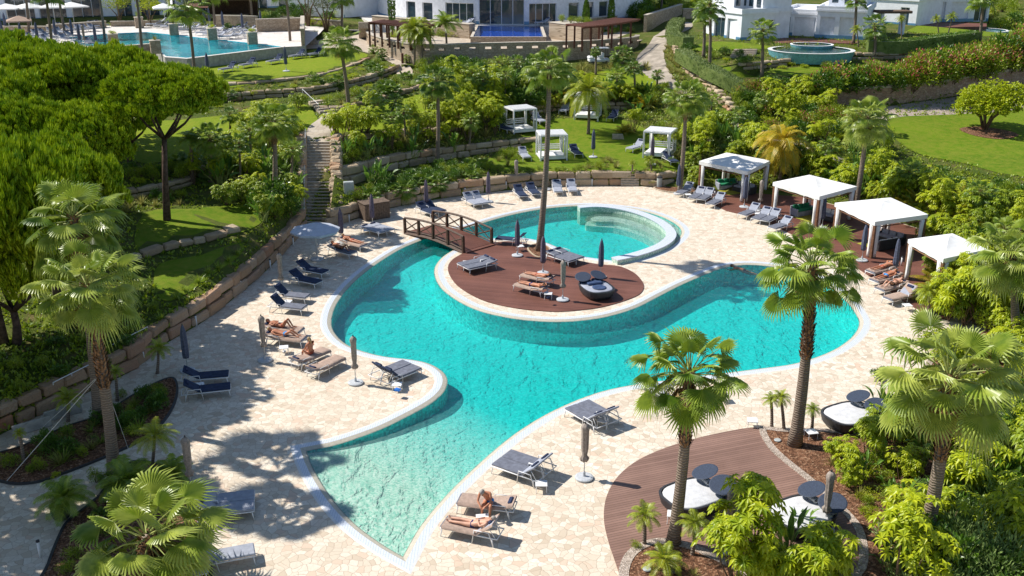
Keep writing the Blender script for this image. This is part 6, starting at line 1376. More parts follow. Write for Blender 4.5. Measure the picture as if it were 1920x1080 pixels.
# man sitting across lounger t1, bent forward over his knees
JS = dict(pel=(-.02, .1, .53), che=(-.22, .02, .86), nec=(-.36, -.02, 1.0), hea=(-.47, -.04, 1.06), sl=(-.27, .2, .93), sr=(-.27, -.18, .93), el=(-.44, .24, .68), er=(-.45, -.22, .68), wl=(-.62, .08, .58), wr=(-.62, -.08, .58), hl=(-.05, .19, .50), hr=(-.05, .01, .50), kl=(-.47, .24, .52), kr=(-.47, -.05, .52), al=(-.50, .22, .10), ar=(-.50, -.06, .10), tl=(-.64, .24, .04), tr=(-.64, -.06, .04))
def flipx(J): return {k: (-v[0], v[1], v[2]) for k, v in J.items()}
c_, rz = SEATS['t1']; person(c_, rz, flipx(JS), 'skin_tan', 'hair_grey', 'swim_blue', 'tanned man sitting sideways and bending forward on the second nearest towel lounger', face=(1, 0, -.6))
c_, rz = SEATS['t3']; person(c_, rz, supine(14, .9, 'bent'), 'skin_tan', 'hair_brown', 'swim_rust', 'person lying with knees raised, the further of two behind the taupe parasol', face=FU)
c_, rz = SEATS['t4']; person(c_, rz, supine(14, .5, 'side'), 'skin_tan', 'hair_fair', 'swim_blue', 'person lying with one knee up, the nearer of two behind the taupe parasol', face=FU)
# seated woman on t6, upright, turned away
JU = dict(pel=(.02, -.1, .53), che=(.05, -.08, .88), nec=(.05, -.07, 1.06), hea=(.05, -.05, 1.18), sl=(.05, .1, 1.0), sr=(.05, -.27, 1.0), el=(.16, .16, .74), er=(.16, -.33, .74), wl=(.36, .08, .64), wr=(.36, -.2, .64), hl=(.06, 0, .50), hr=(.06, -.2, .50), kl=(.5, .02, .52), kr=(.5, -.2, .52), al=(.52, .02, .10), ar=(.52, -.2, .10), tl=(.66, .02, .04), tr=(.66, -.2, .04))
c_, rz = SEATS['t6']; person(c_, rz, JU, 'skin_tan', 'hair_fair', 'swim_rust', 'fair-haired woman sitting upright with her back turned on a towel lounger', female=True, longhair=True, face=(1, 0, 0))
c_, rz = SEATS['t7']; person(c_, rz, supine(14, .5, 'bent'), 'skin_tan', 'hair_brown', 'swim_black', 'person in black swimwear lying in the shade under the open parasol', face=FU)
c_, rz = SEATS['t8']; person(c_, rz, supine(14, 0, 'bent'), 'skin_tan', 'hair_fair', 'swim_rust', 'person lying half in the sun behind the open parasol', face=FU)
c_, rz = SEATS['t9']; person(c_, rz, supine(12, 0, 'side'), 'skin_tan', 'hair_brown', 'swim_rust', 'person lying on the further towel lounger of the island deck', face=FU)
c_, rz = SEATS['t10']; person(c_, rz, supine(12, 0, 'up'), 'skin_tan', 'hair_brown', 'swim_navy', 'person lying with arms over the head on the nearer towel lounger of the island deck', face=FU)
c_, rz = SEATS['t11']; person(c_, rz, supine(12, 0, 'up'), 'skin_tan', 'hair_brown', 'swim_rust', 'sunbather furthest back on the right edge of the pool', face=FU)
c_, rz = SEATS['t12']; person(c_, rz, supine(12, 0, 'side'), 'skin_tan', 'hair_grey', 'swim_blue', 'sunbather in bright blue shorts on the right edge of the pool', face=FU)
c_, rz = SEATS['t13']; person(c_, rz, supine(12, .5, 'bent'), 'skin_fair', 'hair_brown', 'swim_black', 'sunbather in black swimwear on the right edge of the pool', face=FU)
JW = dict(pel=(0, 0, -.10), che=(0, .32, -.02), nec=(0, .5, .03), hea=(0, .60, .10), sl=(-.19, .42, 0), sr=(.19, .42, 0), el=(-.42, .62, -.05), er=(.42, .30, -.08), wl=(-.30, .88, -.04), wr=(.52, .06, -.14), hl=(-.09, -.08, -.12), hr=(.09, -.08, -.12), kl=(-.2, -.48, -.2), kr=(.22, -.46, -.22), al=(-.12, -.88, -.24), ar=(.14, -.86, -.26), tl=(-.12, -1.0, -.26), tr=(.14, -.98, -.28))
person(P(1392, 503, 0)+Vector((0, 0, -.04)), R(65), JW, 'skin_tan', 'hair_brown', 'swim_black', 'swimmer in the water at the far edge of the main pool', face=(0, .8, .6))
# things beside the people
def blob(name, p, sz, mat, label, cat): o = MB().cbox((0, 0, sz[2]/2), sz, min(sz)*.35, rot=U(0, 3), jit=.01).build(name, M(mat), None, smooth=True, loc=p); tag(o, label, cat)
blob('beach_bag', P(905, 985, .35), (.32, .24, .2), 'cushion_blue', 'bright blue beach bag on the side table between the sitting man and lying woman', 'bag')
blob('beach_bag', P(533, 662, .35), (.26, .18, .18), 'canvas_white', 'pale beach bag on the side table behind the taupe parasol', 'bag')
blob('beach_bag', P(1028, 560, .4), (.24, .2, .14), 'pillow_navy', 'dark beach bag on the side table of the island deck', 'bag')
blob('folded_towel', P(745, 732, .35), (.3, .25, .08), 'cushion_blue', 'folded blue towel on the side table at the tip of the peninsula', 'towel')
# ================================================================== buildings and upper terraces
def facade(root, fn, z0, z1, ops, breaks, wallmat='white_plaster', plinth=None, inward=.25, glass='glass'):
    """fn(u)->(x,y) local; ops: (u0,u1,h0,h1,kind); outward normal = right of travel"""
    us = sorted(set([round(b, 4) for b in breaks]+[round(o[i], 4) for o in ops for i in (0, 1)])); zs = sorted(set([z0, z1]+[z0+o[i] for o in ops for i in (2, 3)]))
    m = MB()
    def nrm(u):
        a, b = Vector(fn(u-.01)), Vector(fn(u+.01)); d = (b-a).normalized(); return Vector((-d.y, d.x, 0))
    V3 = lambda u, z, off=0: Vector((*fn(u), z))+nrm(u)*off
    for a, b in zip(us, us[1:]):
        for c_, d in zip(zs, zs[1:]):
            um, zm = (a+b)/2, (c_+d)/2
            if any(o[0] < um < o[1] and z0+o[2] < zm < z0+o[3] for o in ops): continue
            m.add([V3(a, c_), V3(b, c_), V3(b, d), V3(a, d)], [(0, 1, 2, 3)])
    for o in ops:
        u0, u1, h0, h1 = o[0], o[1], z0+o[2], z0+o[3]
        q = [(u0, h0), (u1, h0), (u1, h1), (u0, h1)]
        for i in range(4):
            (a, za), (b, zb) = q[i], q[(i+1) % 4]; m.add([V3(a, za), V3(b, zb), V3(b, zb, inward), V3(a, za, inward)], [(3, 2, 1, 0)])
        kind = o[4] if len(o) > 4 else 'win'
        w = MB(); n = 2 if abs(u1-u0) < .2 else 3; uu = [u0+(u1-u0)*i/6 for i in range(7)]
        for a, b in zip(uu, uu[1:]): w.add([V3(a, h0, inward*.8), V3(b, h0, inward*.8), V3(b, h1, inward*.8), V3(a, h1, inward*.8)], [(0, 1, 2, 3)])
        if kind == 'shut': w.build('shutter', M('plaster_tile'), root); continue
        if kind == 'wall': w.build('recess_wall', M('plaster_tile'), root); continue
        wo = w.build('window', M(glass), root); fr = MB(); np_ = o[5] if len(o) > 5 else 2
        for i in range(np_+1):
            u = u0+(u1-u0)*i/np_; u = min(max(u, u0+1e-3), u1-1e-3); fr.tube([V3(u, h0, inward*.7), V3(u, h1, inward*.7)], .045, 4)
        for z in (h0+.03, h1-.03): fr.tube([V3(a, z, inward*.7) for a in uu], .045, 4)
        fr.build('frame', M('white_paint'), wo)
    m.build('wall', M(wallmat), root)
    if plinth:
        p = MB()
        for a, b in zip(us, us[1:]):
            um = (a+b)/2
            if any(o[0] < um < o[1] and o[2] < .05 for o in ops): continue
            p.add([V3(a, z0, -.04), V3(b, z0, -.04), V3(b, z0+.4, -.04), V3(a, z0+.4, -.04), V3(b, z0+.4), V3(a, z0+.4)], [(0, 1, 2, 3), (3, 2, 4, 5)])
        p.build('plinth', M(plinth), root)
# ---- central hotel: round facade
HC = Vector((0, 150, 8.5)); HR = 19.5
def hphi(px):
    lo_, hi_ = -1.35, 1.35
    for _ in range(40):
        md = (lo_+hi_)/2; q = pix(Vector((HR*math.sin(md), 150-HR*math.cos(md), 9.5)))[0]
        if q < px: lo_ = md
        else: hi_ = md
    return lo_
r = empty('hotel', (0, 150, 8.5)); fn = lambda u: (HR*math.sin(u), -HR*math.cos(u))
# travel direction chosen so the outward normal faces the pool
ops = [(hphi(a), hphi(b), h0, h1, 'win', n) for a, b, h0, h1, n in ((762, 779, .1, 2.5, 1), (792, 811, .1, 2.5, 1), (835, 888, 0, 2.6, 4), (898, 983, 0, 3.1, 4), (992, 1043, 0, 2.6, 4), (1066, 1085, 0, 2.6, 1), (1096, 1113, 0, 2.6, 1), (1123, 1140, 0, 2.6, 1))]
ops += [(hphi(a), hphi(b), 5.0, 7.4, 'win', 3) for a, b in ((745, 800), (820, 880), (900, 985), (1005, 1060), (1080, 1140))]
facade(r, fn, 0, 9, ops, [hphi(700)+i*(hphi(1208)-hphi(700))/36 for i in range(37)], 'plaster_tile', 'tile_blue', .3)
bd = MB()
for z in (3.7, 4.6):
    pts = [Vector((*fn(hphi(700)+i*(hphi(1208)-hphi(700))/40), z)) for i in range(41)]; bd.tube(pts, .09, 4)
bd.build('cornice', M('white_plaster'), r); a0, a1 = hphi(700), hphi(1208)
rf = [(HR*1.01*math.sin(a0+(a1-a0)*i/40), -HR*1.01*math.cos(a0+(a1-a0)*i/40)) for i in range(41)]+[(22, 12), (-22, 12)]
MB().prism(rf, 9.0, 9.4).build('roof', M('white_plaster'), r); MB().box((0, 12, 4.2), (40, .5, 9.4)).build('back_wall', M('white_plaster'), r)
tag(r, 'round pale hotel building with tall glass doors behind the blue lap pool', 'hotel')
def block(name, a, b, z, depth, H, ops, label, cat, roof='white_plaster', plinth='tile_blue', upper=None, mat='white_plaster', parapet=.35, wing=True):
    """straight facade from pixel a to pixel b (feet at height z); ops in fractions of the width"""
    A, B = P(*a, z), P(*b, z); w = (B-A).length; d = (B-A).normalized(); r = empty(name, A, math.atan2(d.y, d.x))
    facade(r, lambda u: (u*w, 0), 0, H, ops, [0, 1], mat, plinth, .3)
    for (x0, y0, x1, y1) in ((w, 0, w, depth), (w, depth, 0, depth), (0, depth, 0, 0)):
        ln = math.hypot(x1-x0, y1-y0); m = MB().add([(x0, y0, 0), (x1, y1, 0), (x1, y1, H), (x0, y0, H)], [(0, 1, 2, 3)]); m.build('side_wall', M(mat), r)
    MB().box((w/2, depth/2, H+.02), (w+.3, depth+.3, .22)).build('roof', M(roof), r)
    if parapet:
        pp = MB()
        for (x, y, sx, sy) in ((w/2, .0, w+.3, .2), (w/2, depth, w+.3, .2), (0, depth/2, .2, depth-.22), (w, depth/2, .2, depth-.22)): pp.box((x, y, H+.14+parapet/2), (sx, sy, parapet))
        pp.build('parapet', M('white_plaster'), r)
    if upper:
        x0, x1, y0, y1, h = upper; u = MB(); u.box(((x0+x1)/2*w, (y0+y1)/2*depth, H+.13+h/2), ((x1-x0)*w, (y1-y0)*depth, h)); u.build('upper_storey', M('white_plaster'), r)
        v = MB(); n = 3
        for i in range(n): MB().box(((x0+(x1-x0)*(i+.5)/n)*w, y0*depth-.03, H+.13+h*.48), ((x1-x0)*w/n*.5, .08, h*.62)).build('upper_window', M('glass'), r)
    tag(r, label, cat); return r
block('hotel_wing', (-260, 47), (312, 33), 8.0, 12, 9, [(.30, .44, 0, 3, 'win', 4), (.46, .555, 0, 3, 'win', 3), (.57, .66, 0, 3, 'win', 2), (.68, .78, 0, 3, 'win', 3), (.83, .885, 0, 3, 'win', 2), (.91, .98, 0, 3, 'win', 2), (.05, .25, 0, 3, 'win', 4), (.1, .4, 4.4, 7.4, 'win', 5), (.5, .9, 4.4, 7.4, 'win', 6)], 'long white hotel wing with dark glass doors behind the left pool terrace', 'hotel')
block('hotel_wing', (330, 22), (602, 14), 8.4, 12, 9, [(.05, .3, 0, 3, 'win', 5), (.4, .62, 0, 3, 'win', 4), (.7, .95, 0, 3, 'win', 4), (.1, .9, 4.4, 7.4, 'win', 8)], 'white hotel wing behind the bar and the olive trees', 'hotel')
block('hotel_wing', (598, 27), (646, 33), 8.4, 10, 9, [(.15, .85, 0, 2.8, 'win', 3), (.15, .85, 4.4, 7, 'win', 3)], 'narrow white hotel wing with a glazed balcony door', 'hotel')
block('hotel_wing', (646, 33), (712, 24), 8.4, 10, 9, [(.3, .7, 4.6, 7, 'win', 2)], 'blank pale tiled hotel wing left of the round facade', 'hotel', mat='plaster_tile')
block('villa', (1330, 68), (1388, 77), 8.2, 7, 3.0, [(.14, .48, 0, 2.3, 'win', 2), (.56, .86, .0, 2.3, 'win', 2)], 'white villa with a dark porch at the top of the road', 'villa', upper=(.3, 1., .4, 1, 2.6))
block('villa', (1388, 77), (1452, 74), 8.2, 8, 3.0, [(.18, .52, 0, 2.3, 'win', 2), (.8, .95, 1., 2.2, 'win', 1)], 'white villa block with a double glass door left of the round pool', 'villa', upper=(.2, .9, .4, 1, 2.6))
block('villa', (1456, 66), (1530, 70), 8.2, 8, 2.6, [(.03, .32, 0, 2.2, 'win', 2), (.4, .95, .0, 2.2, 'wall')], 'low white villa wing with a shaded recess behind the red deck', 'villa')
block('villa', (1528, 71), (1618, 75), 8.2, 9, 3.1, [(.07, .38, .15, 2.4, 'shut'), (.48, .82, .15, 2.4, 'shut')], 'white villa front with two shuttered openings above the round pool', 'villa', upper=(.1, .9, .5, 1, 2.6))
block('villa', (1600, 42), (1716, 50), 8.2, 8, 3.2, [(.12, .25, .4, 2.4, 'win', 1), (.74, .88, 0, 2.3, 'win', 2)], 'white villa wing behind the timber garden arbour', 'villa', upper=(.1, .7, .4, 1, 2.6))
block('villa', (1714, 42), (1852, 40), 8.2, 9, 3.4, [(.15, .40, .2, 2.6, 'shut'), (.48, .72, .2, 2.6, 'shut'), (.8, .97, 0, 2.6, 'win', 2)], 'rightmost white villa with two pale shutters behind the small round pool', 'villa', upper=(.1, .9, .5, 1, 2.6))
# red timber decks of the villas
for pts, nm in (([(1440, 78), (1470, 71), (1535, 73), (1612, 78), (1604, 82), (1560, 81), (1460, 81)], 'a'), ([(1714, 47), (1760, 42), (1850, 44), (1850, 50), (1730, 52)], 'b')):
    tag(MB().prism([(P(x, y, 8.25).x, P(x, y, 8.25).y) for x, y in pts], 7.4, 8.27).build('deck', M('deck_board'), None), kind='structure')
def drum(c_, rr, z0, z1, lab, sq=.85, rim='coping_rim'):
    r = empty('round_pool', (c_.x, c_.y, z0)); n = 40; ring = [(rr*math.cos(2*PI*i/n), rr*sq*math.sin(2*PI*i/n)) for i in range(n)]
    m = MB(); h = z1-z0; lo2 = [(x*.93, y*.93) for x, y in ring]; m.add([(x, y, 0) for x, y in lo2]+[(x, y, h) for x, y in ring]+[(x*.93, y*.93, h) for x, y in ring]+[(x*.93, y*.93, h-.5) for x, y in ring]+[(0, 0, h-.5)], [(k*n+i, k*n+(i+1) % n, (k+1)*n+(i+1) % n, (k+1)*n+i) for k in range(3) for i in range(n)]+[(3*n+i, 3*n+(i+1) % n, 4*n) for i in range(n)])
    m.build('basin', M('tile_pale_teal'), r, smooth=False); k = MB(); k.add([(x*1.01, y*1.01, h+.01) for x, y in ring]+[(x*.90, y*.90, h+.01) for x, y in ring], [(i, (i+1) % n, n+(i+1) % n, n+i) for i in range(n)]); k.build('rim', M(rim), r)
    w = MB().add([(x*.93, y*.93, h-.06) for x, y in ring], [tuple(range(n))]); w.build('pool_water', M('water_far'), r); tag(r, lab, 'round pool')
c_ = P(1521, 93, 8.1); drum(c_, 4.5, 7.0, 8.1, 'raised turquoise round pool below the red villa deck'); c2 = P(1522, 85, 8.2); drum(c2, 2.3, 7.6, 8.32, 'small white-rimmed whirlpool at the back of the turquoise round pool', rim='white_plaster')
drum(P(1835, 56, 8.0), 3.6, 7.0, 8.0, 'far round pool with a pale rim in front of the rightmost villa')
# timber arbour by the villas
A = P(1668, 68, 8.0); r = empty('arbour', A)
for x in (-1.3, 1.3):
    for y in (-.5, .5): MB().cbox((x, y, 1.35), (.3, .3, 2.7), .02).build('post', M('white_plaster'), r)
MB().cbox((0, 0, 2.85), (4.0, 2.0, .3), .05).build('thatch_roof', M('thatch'), r); tag(r, 'small arbour with white posts and a thatch roof beside the villas', 'arbour')
# ---- curved stone wall of the hotel terrace, with slots
wl = spline([P(*p) for p in ((686, 72, 7.0), (690, 84, 6.9), (712, 100, 6.5), (748, 115, 6.2), (800, 123, 6.1), (880, 120, 6.1), (960, 118, 6.1), (1060, 114, 6.2), (1140, 105, 6.5), (1190, 93, 6.9), (1198, 84, 7.2))], 5, False)
hw = [2.1 if i < 30 else 2.1-.25*(i-30)/20 for i in range(len(wl))]; r = empty('terrace_wall', wl[0]); cum = [0]
for a, b in zip(wl, wl[1:]): cum.append(cum[-1]+(b-a).length)
def wf(u):
    i = 0
    while i < len(cum)-2 and cum[i+1] < u: i += 1
    t = (u-cum[i])/(cum[i+1]-cum[i]); p = wl[i].lerp(wl[i+1], t); return (p.x-wl[0].x, p.y-wl[0].y)
zmin = 5.9-wl[0].z; ztop = 8.25-wl[0].z; ops = []; u = 2.
while u < cum[-1]-1.5: ops.append((u, u+.75, ztop-zmin-.62, ztop-zmin-.34, 'x')); u += 1.75
us = sorted(set(cum+[o[i] for o in ops for i in (0, 1)])); m = MB(); zs = [zmin, ztop-.62, ztop-.34, ztop]
def nr(u): a, b = Vector(wf(max(0, u-.05))), Vector(wf(min(cum[-1], u+.05))); d = (b-a).normalized(); return Vector((-d.y, d.x, 0))
for a, b in zip(us, us[1:]):
    for j in range(3):
        if j == 1 and any(o[0] < (a+b)/2 < o[1] for o in ops): continue
        q = [Vector((*wf(a), zs[j])), Vector((*wf(b), zs[j])), Vector((*wf(b), zs[j+1])), Vector((*wf(a), zs[j+1]))]; q2 = [v+nr(a if i in (0, 3) else b)*.45 for i, v in enumerate(q)]
        m.add(q+q2, [(0, 1, 2, 3), (7, 6, 5, 4)]+([(4, 5, 1, 0)] if j == 2 else [])+([(3, 2, 6, 7)] if j == 0 else []))
m.build('wall', M('rubble_wall'), r); cp_ = MB(); n = len(us)
for k in (0,):
    vs = []
    for u in us:
        p = Vector((*wf(u), 0)); nn = nr(u); vs += [p-nn*.06+Vector((0, 0, ztop)), p+nn*.5+Vector((0, 0, ztop)), p+nn*.5+Vector((0, 0, ztop+.1)), p-nn*.06+Vector((0, 0, ztop+.1))]
    cp_.add(vs, [(i*4+k2, i*4+(k2+1) % 4, (i+1)*4+(k2+1) % 4, (i+1)*4+k2) for i in range(n-1) for k2 in range(4)])
cp_.build('coping', M('wall_cap'), r); tag(r, 'long curved rubble wall with small square slots below the hotel terrace', 'wall')
tag(sheet_poly('hotel_terrace_floor', [Vector((p.x, p.y+.3, 0)) for p in wl]+[Vector((26, 140, 0)), Vector((16, 152, 0)), Vector((-16, 152, 0)), Vector((-26, 140, 0))], [], 7.62, 'path_stone'), kind='structure')
up = spline([P(x, y, 8.48) for x, y in ((700, 45), (760, 50), (830, 50), (870, 48), (960, 47), (1050, 48), (1100, 44), (1195, 34))], 4, False)
tag(MB().prism([(p.x, p.y) for p in up]+[(24, 152), (-24, 152)], 7.2, 8.48).build('upper_terrace', M('pale_stone'), None), kind='structure')
# blue lap pool on its plinth
q = [P(882, 69, 8.5), P(1024, 69, 8.5), P(1016, 45, 8.5), P(894, 45, 8.5)]; o = (q[0]+q[1])/2; o.z = 6.9; r = empty('lap_pool', o); L4 = [(v.x-o.x, v.y-o.y) for v in q]
cx_, cy_ = sum(a for a, _ in L4)/4, sum(b for _, b in L4)/4; inn = [(cx_+(a-cx_)*.93, cy_+(b-cy_)*.96) for a, b in L4]
m = MB(); m.add([(a, b, 0) for a, b in L4]+[(a, b, 1.6) for a, b in L4], [(i, (i+1) % 4, 4+(i+1) % 4, 4+i) for i in range(4)]); m.build('plinth', M('rubble_wall'), r)
m = MB(); m.add([(a*1.01, b, 1.6) for a, b in L4]+[(a, b, 1.6) for a, b in inn]+[(a, b, .9) for a, b in inn], [(k*4+i, k*4+(i+1) % 4, (k+1)*4+(i+1) % 4, (k+1)*4+i) for k in range(2) for i in range(4)]); m.build('rim', M('wall_cap'), r)
MB().add([(a, b, .9) for a, b in inn], [(0, 1, 2, 3)]).build('pool_floor', M('pool_tile_blue'), r); MB().add([(a, b, 1.52) for a, b in inn], [(0, 1, 2, 3)]).build('pool_water', M('water_blue'), r); tag(r, 'rectangular deep blue lap pool on a stone plinth before the round hotel', 'pool')
# planted stone blocks and retaining pieces beside the lap pool
def stonebox(a, b, z0, z1, dep, label, green=True, mat='rubble_wall', pl='yel'):
    A, B = P(*a, z1), P(*b, z1); d = (B-A).normalized(); w = (B-A).length; r = empty('stone_planter', A, math.atan2(d.y, d.x)); r.location.z = z0
    m = MB().cbox((w/2, dep/2, (z1-z0)/2), (w, dep, z1-z0), .04); m.build('wall', M(mat), r); MB().cbox((w/2, dep/2, z1-z0+.03), (w+.1, dep+.1, .08), .02).build('coping', M('wall_cap'), r)
    tag(r, label, 'planter')
    if green:
        n_ = max(1, int(w/1.3))
        for i in range(n_): plant(pl, 0, 0, .75, None, A.lerp(B, (i+.5)/n_)+Vector((-d.y, d.x, 0))*dep*.5+Vector((0, 0, .05)))
stonebox((1029, 42), (1090, 50), 7.0, 9.5, 3., 'tall stone planter with green topping right of the lap pool', pl='gre')
stonebox((1080, 38), (1158, 30), 7.4, 9.3, 1., 'stone wall behind the right hotel pergola', False); stonebox((697, 30), (880, 46), 7.4, 9.3, 1., 'long stone wall behind the left hotel pergola', False)
def curved_pergola(pts, D, label, zt, n=16):
    top = spline([P(x, y, zt) for x, y in pts], 4, False); r = empty('pergola', (top[0].x, top[0].y, 7.6)); o = r.location.copy(); rf = MB(); bm_ = MB()
    cum = len(top)
    for i in range(len(top)-1):
        a, b = top[i], top[i+1]; d = (b-a).normalized(); nn = Vector((-d.y, d.x, 0)); k = max(2, int((b-a).length/.28))
        for j in range(k): p = a.lerp(b, (j+.5)/k)-o+nn*1.4; rf.box(p+Vector((0, 0, .12)), (.12, 3.4, .12), rot=math.atan2(d.y, d.x))
        for off in (0, 2.8): bm_.tube([a-o+nn*off, b-o+nn*off], .10, 4)
        if i % 2 == 0:
            for off in (0, 2.8): p = a-o+nn*off; MB().box((p.x, p.y, (p.z)/2), (.2, .2, p.z)).build('post', M('timber_red'), r)
    rf.build('slats', M('timber_red'), r); bm_.build('beam', M('timber_red'), r); tag(r, label, 'pergola')
curved_pergola([(1092, 52), (1130, 49), (1165, 44), (1197, 38)], 118, 'curved red-brown timber pergola right of the lap pool', 10.1)
curved_pergola([(692, 44), (715, 45), (745, 48), (788, 53)], 118, 'curved red-brown timber pergola left of the lap pool', 10.1)
scatter(['are', 'gre', 'ros0', 'are'], [(720, 78), (760, 74), (860, 76), (868, 66), (800, 64), (730, 66)], 18, (.9, 1.3))
scatter(['gre', 'are'], [(1095, 70), (1180, 62), (1180, 56), (1095, 60)], 8, (.6, .9)); scatter(['dee', 'gre'], [(1165, 40), (1205, 48), (1212, 20), (1170, 15)], 12, (1.3, 1.9))
# road side wall
for a, b, h, z, l in (((1212, 60), (1278, 36), 2.0, 7.8, 'sunlit straight stone wall closing the top of the road'), ((1280, 40), (1330, 40), 1.6, 8., 'low stone wall between the road and the villas')):
    A, B = P(*a, z), P(*b, z); d = (B-A); r = empty('garden_wall', A, math.atan2(d.y, d.x)); MB().box((d.length/2, .2, h/2-.2), (d.length, .4, h+.4)).build('wall', M('rubble_wall'), r); MB().box((d.length/2, .2, h+.06), (d.length+.1, .5, .1)).build('coping', M('wall_cap'), r); tag(r, l, 'wall')
# ---- left pool terrace
ZT = 7.7
tp = [(-420, 98), (0, 88), (103, 84), (180, 93), (289, 85), (309, 107), (350, 110), (531, 88), (574, 86), (600, 62), (620, 40), (300, 36), (-420, 42)]
tw = [P(x, y, ZT) for x, y in tp]; pl = [P(x, y, ZT) for x, y in ((128, 70), (152, 88), (186, 90), (287, 83), (311, 105), (350, 108.5), (529, 87), (400, 73), (275, 60), (200, 63))]
tag(sheet_poly('left_terrace_floor', tw, [pl], ZT, 'pale_stone'), kind='structure')
def wallstrip(pts, z0, z1, mat, name='wall', parent=None, o=Vector()):
    m = MB(); 
    for a, b in zip(pts, pts[1:]): m.add([(a.x-o.x, a.y-o.y, z0), (b.x-o.x, b.y-o.y, z0), (b.x-o.x, b.y-o.y, z1), (a.x-o.x, a.y-o.y, z1)], [(0, 1, 2, 3)])
    return m.build(name, M(mat), parent)
r = empty('terrace_wall', (tw[0].x, tw[0].y, 5)); o = r.location.copy(); f_ = Vector((0, -.35, 0)); m = MB(); c3 = MB()
for a, b in zip(tw[:5], tw[1:5]):
    d = b-a; nn = Vector((d.y, -d.x, 0)).normalized()
    mid = (a+b)/2-o; m.box((mid.x+nn.x*.1, mid.y+nn.y*.1, (ZT+.15-5)/2), (d.length, .4, ZT+.15-5), rot=math.atan2(d.y, d.x)); c3.box((mid.x+nn.x*.1, mid.y+nn.y*.1, ZT+.20-5), (d.length+.15, .55, .1), rot=math.atan2(d.y, d.x))
m.build('wall', M('rubble_wall'), r); c3.build('coping', M('wall_cap'), r); tag(r, 'tall angular rubble wall holding up the left pool terrace behind the pines', 'wall')
tag(wallstrip([tw[4], tw[5], tw[6], tw[7], tw[8]], 5.8, ZT-.01, 'concrete', 'infinity_edge_wall'), kind='structure')
tag(wallstrip(pl+[pl[0]], ZT-.9, ZT, 'pool_tile_sky', 'far_pool_wall'), kind='structure'); tag(sheet_poly('far_pool_floor', pl, [], ZT-.9, 'pool_tile_sky'), kind='structure'); tag(sheet_poly('far_pool_water', pl, [], ZT-.05, 'water_far'), kind='structure')
for x, y, g_, l in ((327, 66, 'gre', 'stone pillar planter at the back edge of the left pool, leftmost'), (399, 75, 'yel', 'stone pillar planter at the back edge of the left pool, middle'), (474, 83, 'yel', 'stone pillar planter at the right corner of the left pool'), (214, 87, 'yel', 'stone pillar planter at the near edge of the left pool'), (293, 100, 'phor', 'stone pillar planter on the near corner of the left pool'), (262, 52, 'gre', 'stone pillar planter at the back left of the left pool')):
    p = P(x, y, ZT); r = empty('pillar_planter', p, .4); MB().cbox((0, 0, .65), (1.05, 1.05, 1.3), .03).build('pillar', M('rubble_wall'), r); MB().cbox((0, 0, 1.34), (1.15, 1.15, .1), .02).build('coping', M('wall_cap'), r); tag(r, l, 'planter'); plant(g_, 0, 0, .6, None, p+Vector((0, 0, 1.38)))
for i, (x, y) in enumerate(((7, 79), (42, 84), (72, 83), (106, 77), (137, 76), (151, 87), (181, 88), (280, 47), (385, 55), (394, 50), (419, 58), (456, 63), (490, 56), (12, 62))): tag(place('ps', P(x, y, ZT), U(0, 6)), None, 'parasol', 'closed parasols of the left terrace', auto='closed slate-blue parasol')
tag(place('pt', P(160, 89, ZT), 1), None, 'parasol', 'closed parasols of the left terrace', auto='closed taupe parasol')
lt = [(8, 84), (24, 83), (40, 78), (56, 81), (64, 76), (88, 80), (92, 74), (112, 72), (122, 78), (136, 72), (168, 86), (176, 53), (190, 51), (118, 56), (132, 60), (290, 50), (305, 52), (318, 54), (365, 56), (378, 59), (392, 62), (408, 63), (425, 66), (436, 62), (446, 60), (458, 69), (300, 46), (350, 50), (370, 48), (500, 58), (515, 57)]
lt += [(2, 76), (18, 74), (30, 72), (48, 71), (70, 70), (84, 68), (100, 66), (112, 65), (-10, 82), (150, 60), (162, 59), (176, 58), (330, 48), (344, 53), (384, 66), (398, 69), (412, 72), (428, 74), (444, 72), (452, 55), (466, 62), (338, 58), (352, 61)]
for x, y in lt:
    a = P(x, y, ZT); tag(place(rnd.choice(('p', 'g')), a, R(-70+U(-12, 12)) if x > 250 else R(60+U(-15, 15))), None, 'sun lounger', 'sun loungers of the left terrace', auto='pale sun lounger of the left terrace')
def market(p, R_, col, label, H=2.6):
    r = empty('open_parasol', p, U(0, 1)); MB().tube([(0, 0, 0), (0, 0, H)], .04, 6).build('pole', M('pole_grey'), r); m = MB(); n = 4; k = [(R_*math.cos(PI/4+PI/2*i), R_*math.sin(PI/4+PI/2*i)) for i in range(4)]
    m.add([(0, 0, H+.45)]+[(x, y, H-.1) for x, y in k]+[(x, y, H-.25) for x, y in k], [(0, 1+i, 1+(i+1) % 4) for i in range(4)]+[(1+i, 5+i, 5+(i+1) % 4, 1+(i+1) % 4) for i in range(4)]); m.build('canopy', M(col), r); tag(r, label, 'parasol', 'open parasols by the hotel')
for x, y, R_, c4, l in ((18, 53, 2.4, 'canvas_white', 'open white parasol at the far left by the hotel wing'), (60, 51, 2.2, 'canvas_white', 'second open white parasol from the left by the hotel wing'), (105, 50, 2.2, 'canvas_white', 'third open white parasol from the left by the hotel wing'), (140, 49, 2.4, 'canvas_white', 'fourth open white parasol from the left by the hotel wing'), (40, 66, 2.0, 'towel_taupe', 'low beige open parasol on the left terrace'), (311, 52, 1.9, 'canvas_white', 'cream open parasol left of the far slender palm')): market(P(x, y, ZT), R_, c4, l, 2.7 if y != 66 else 1.9)
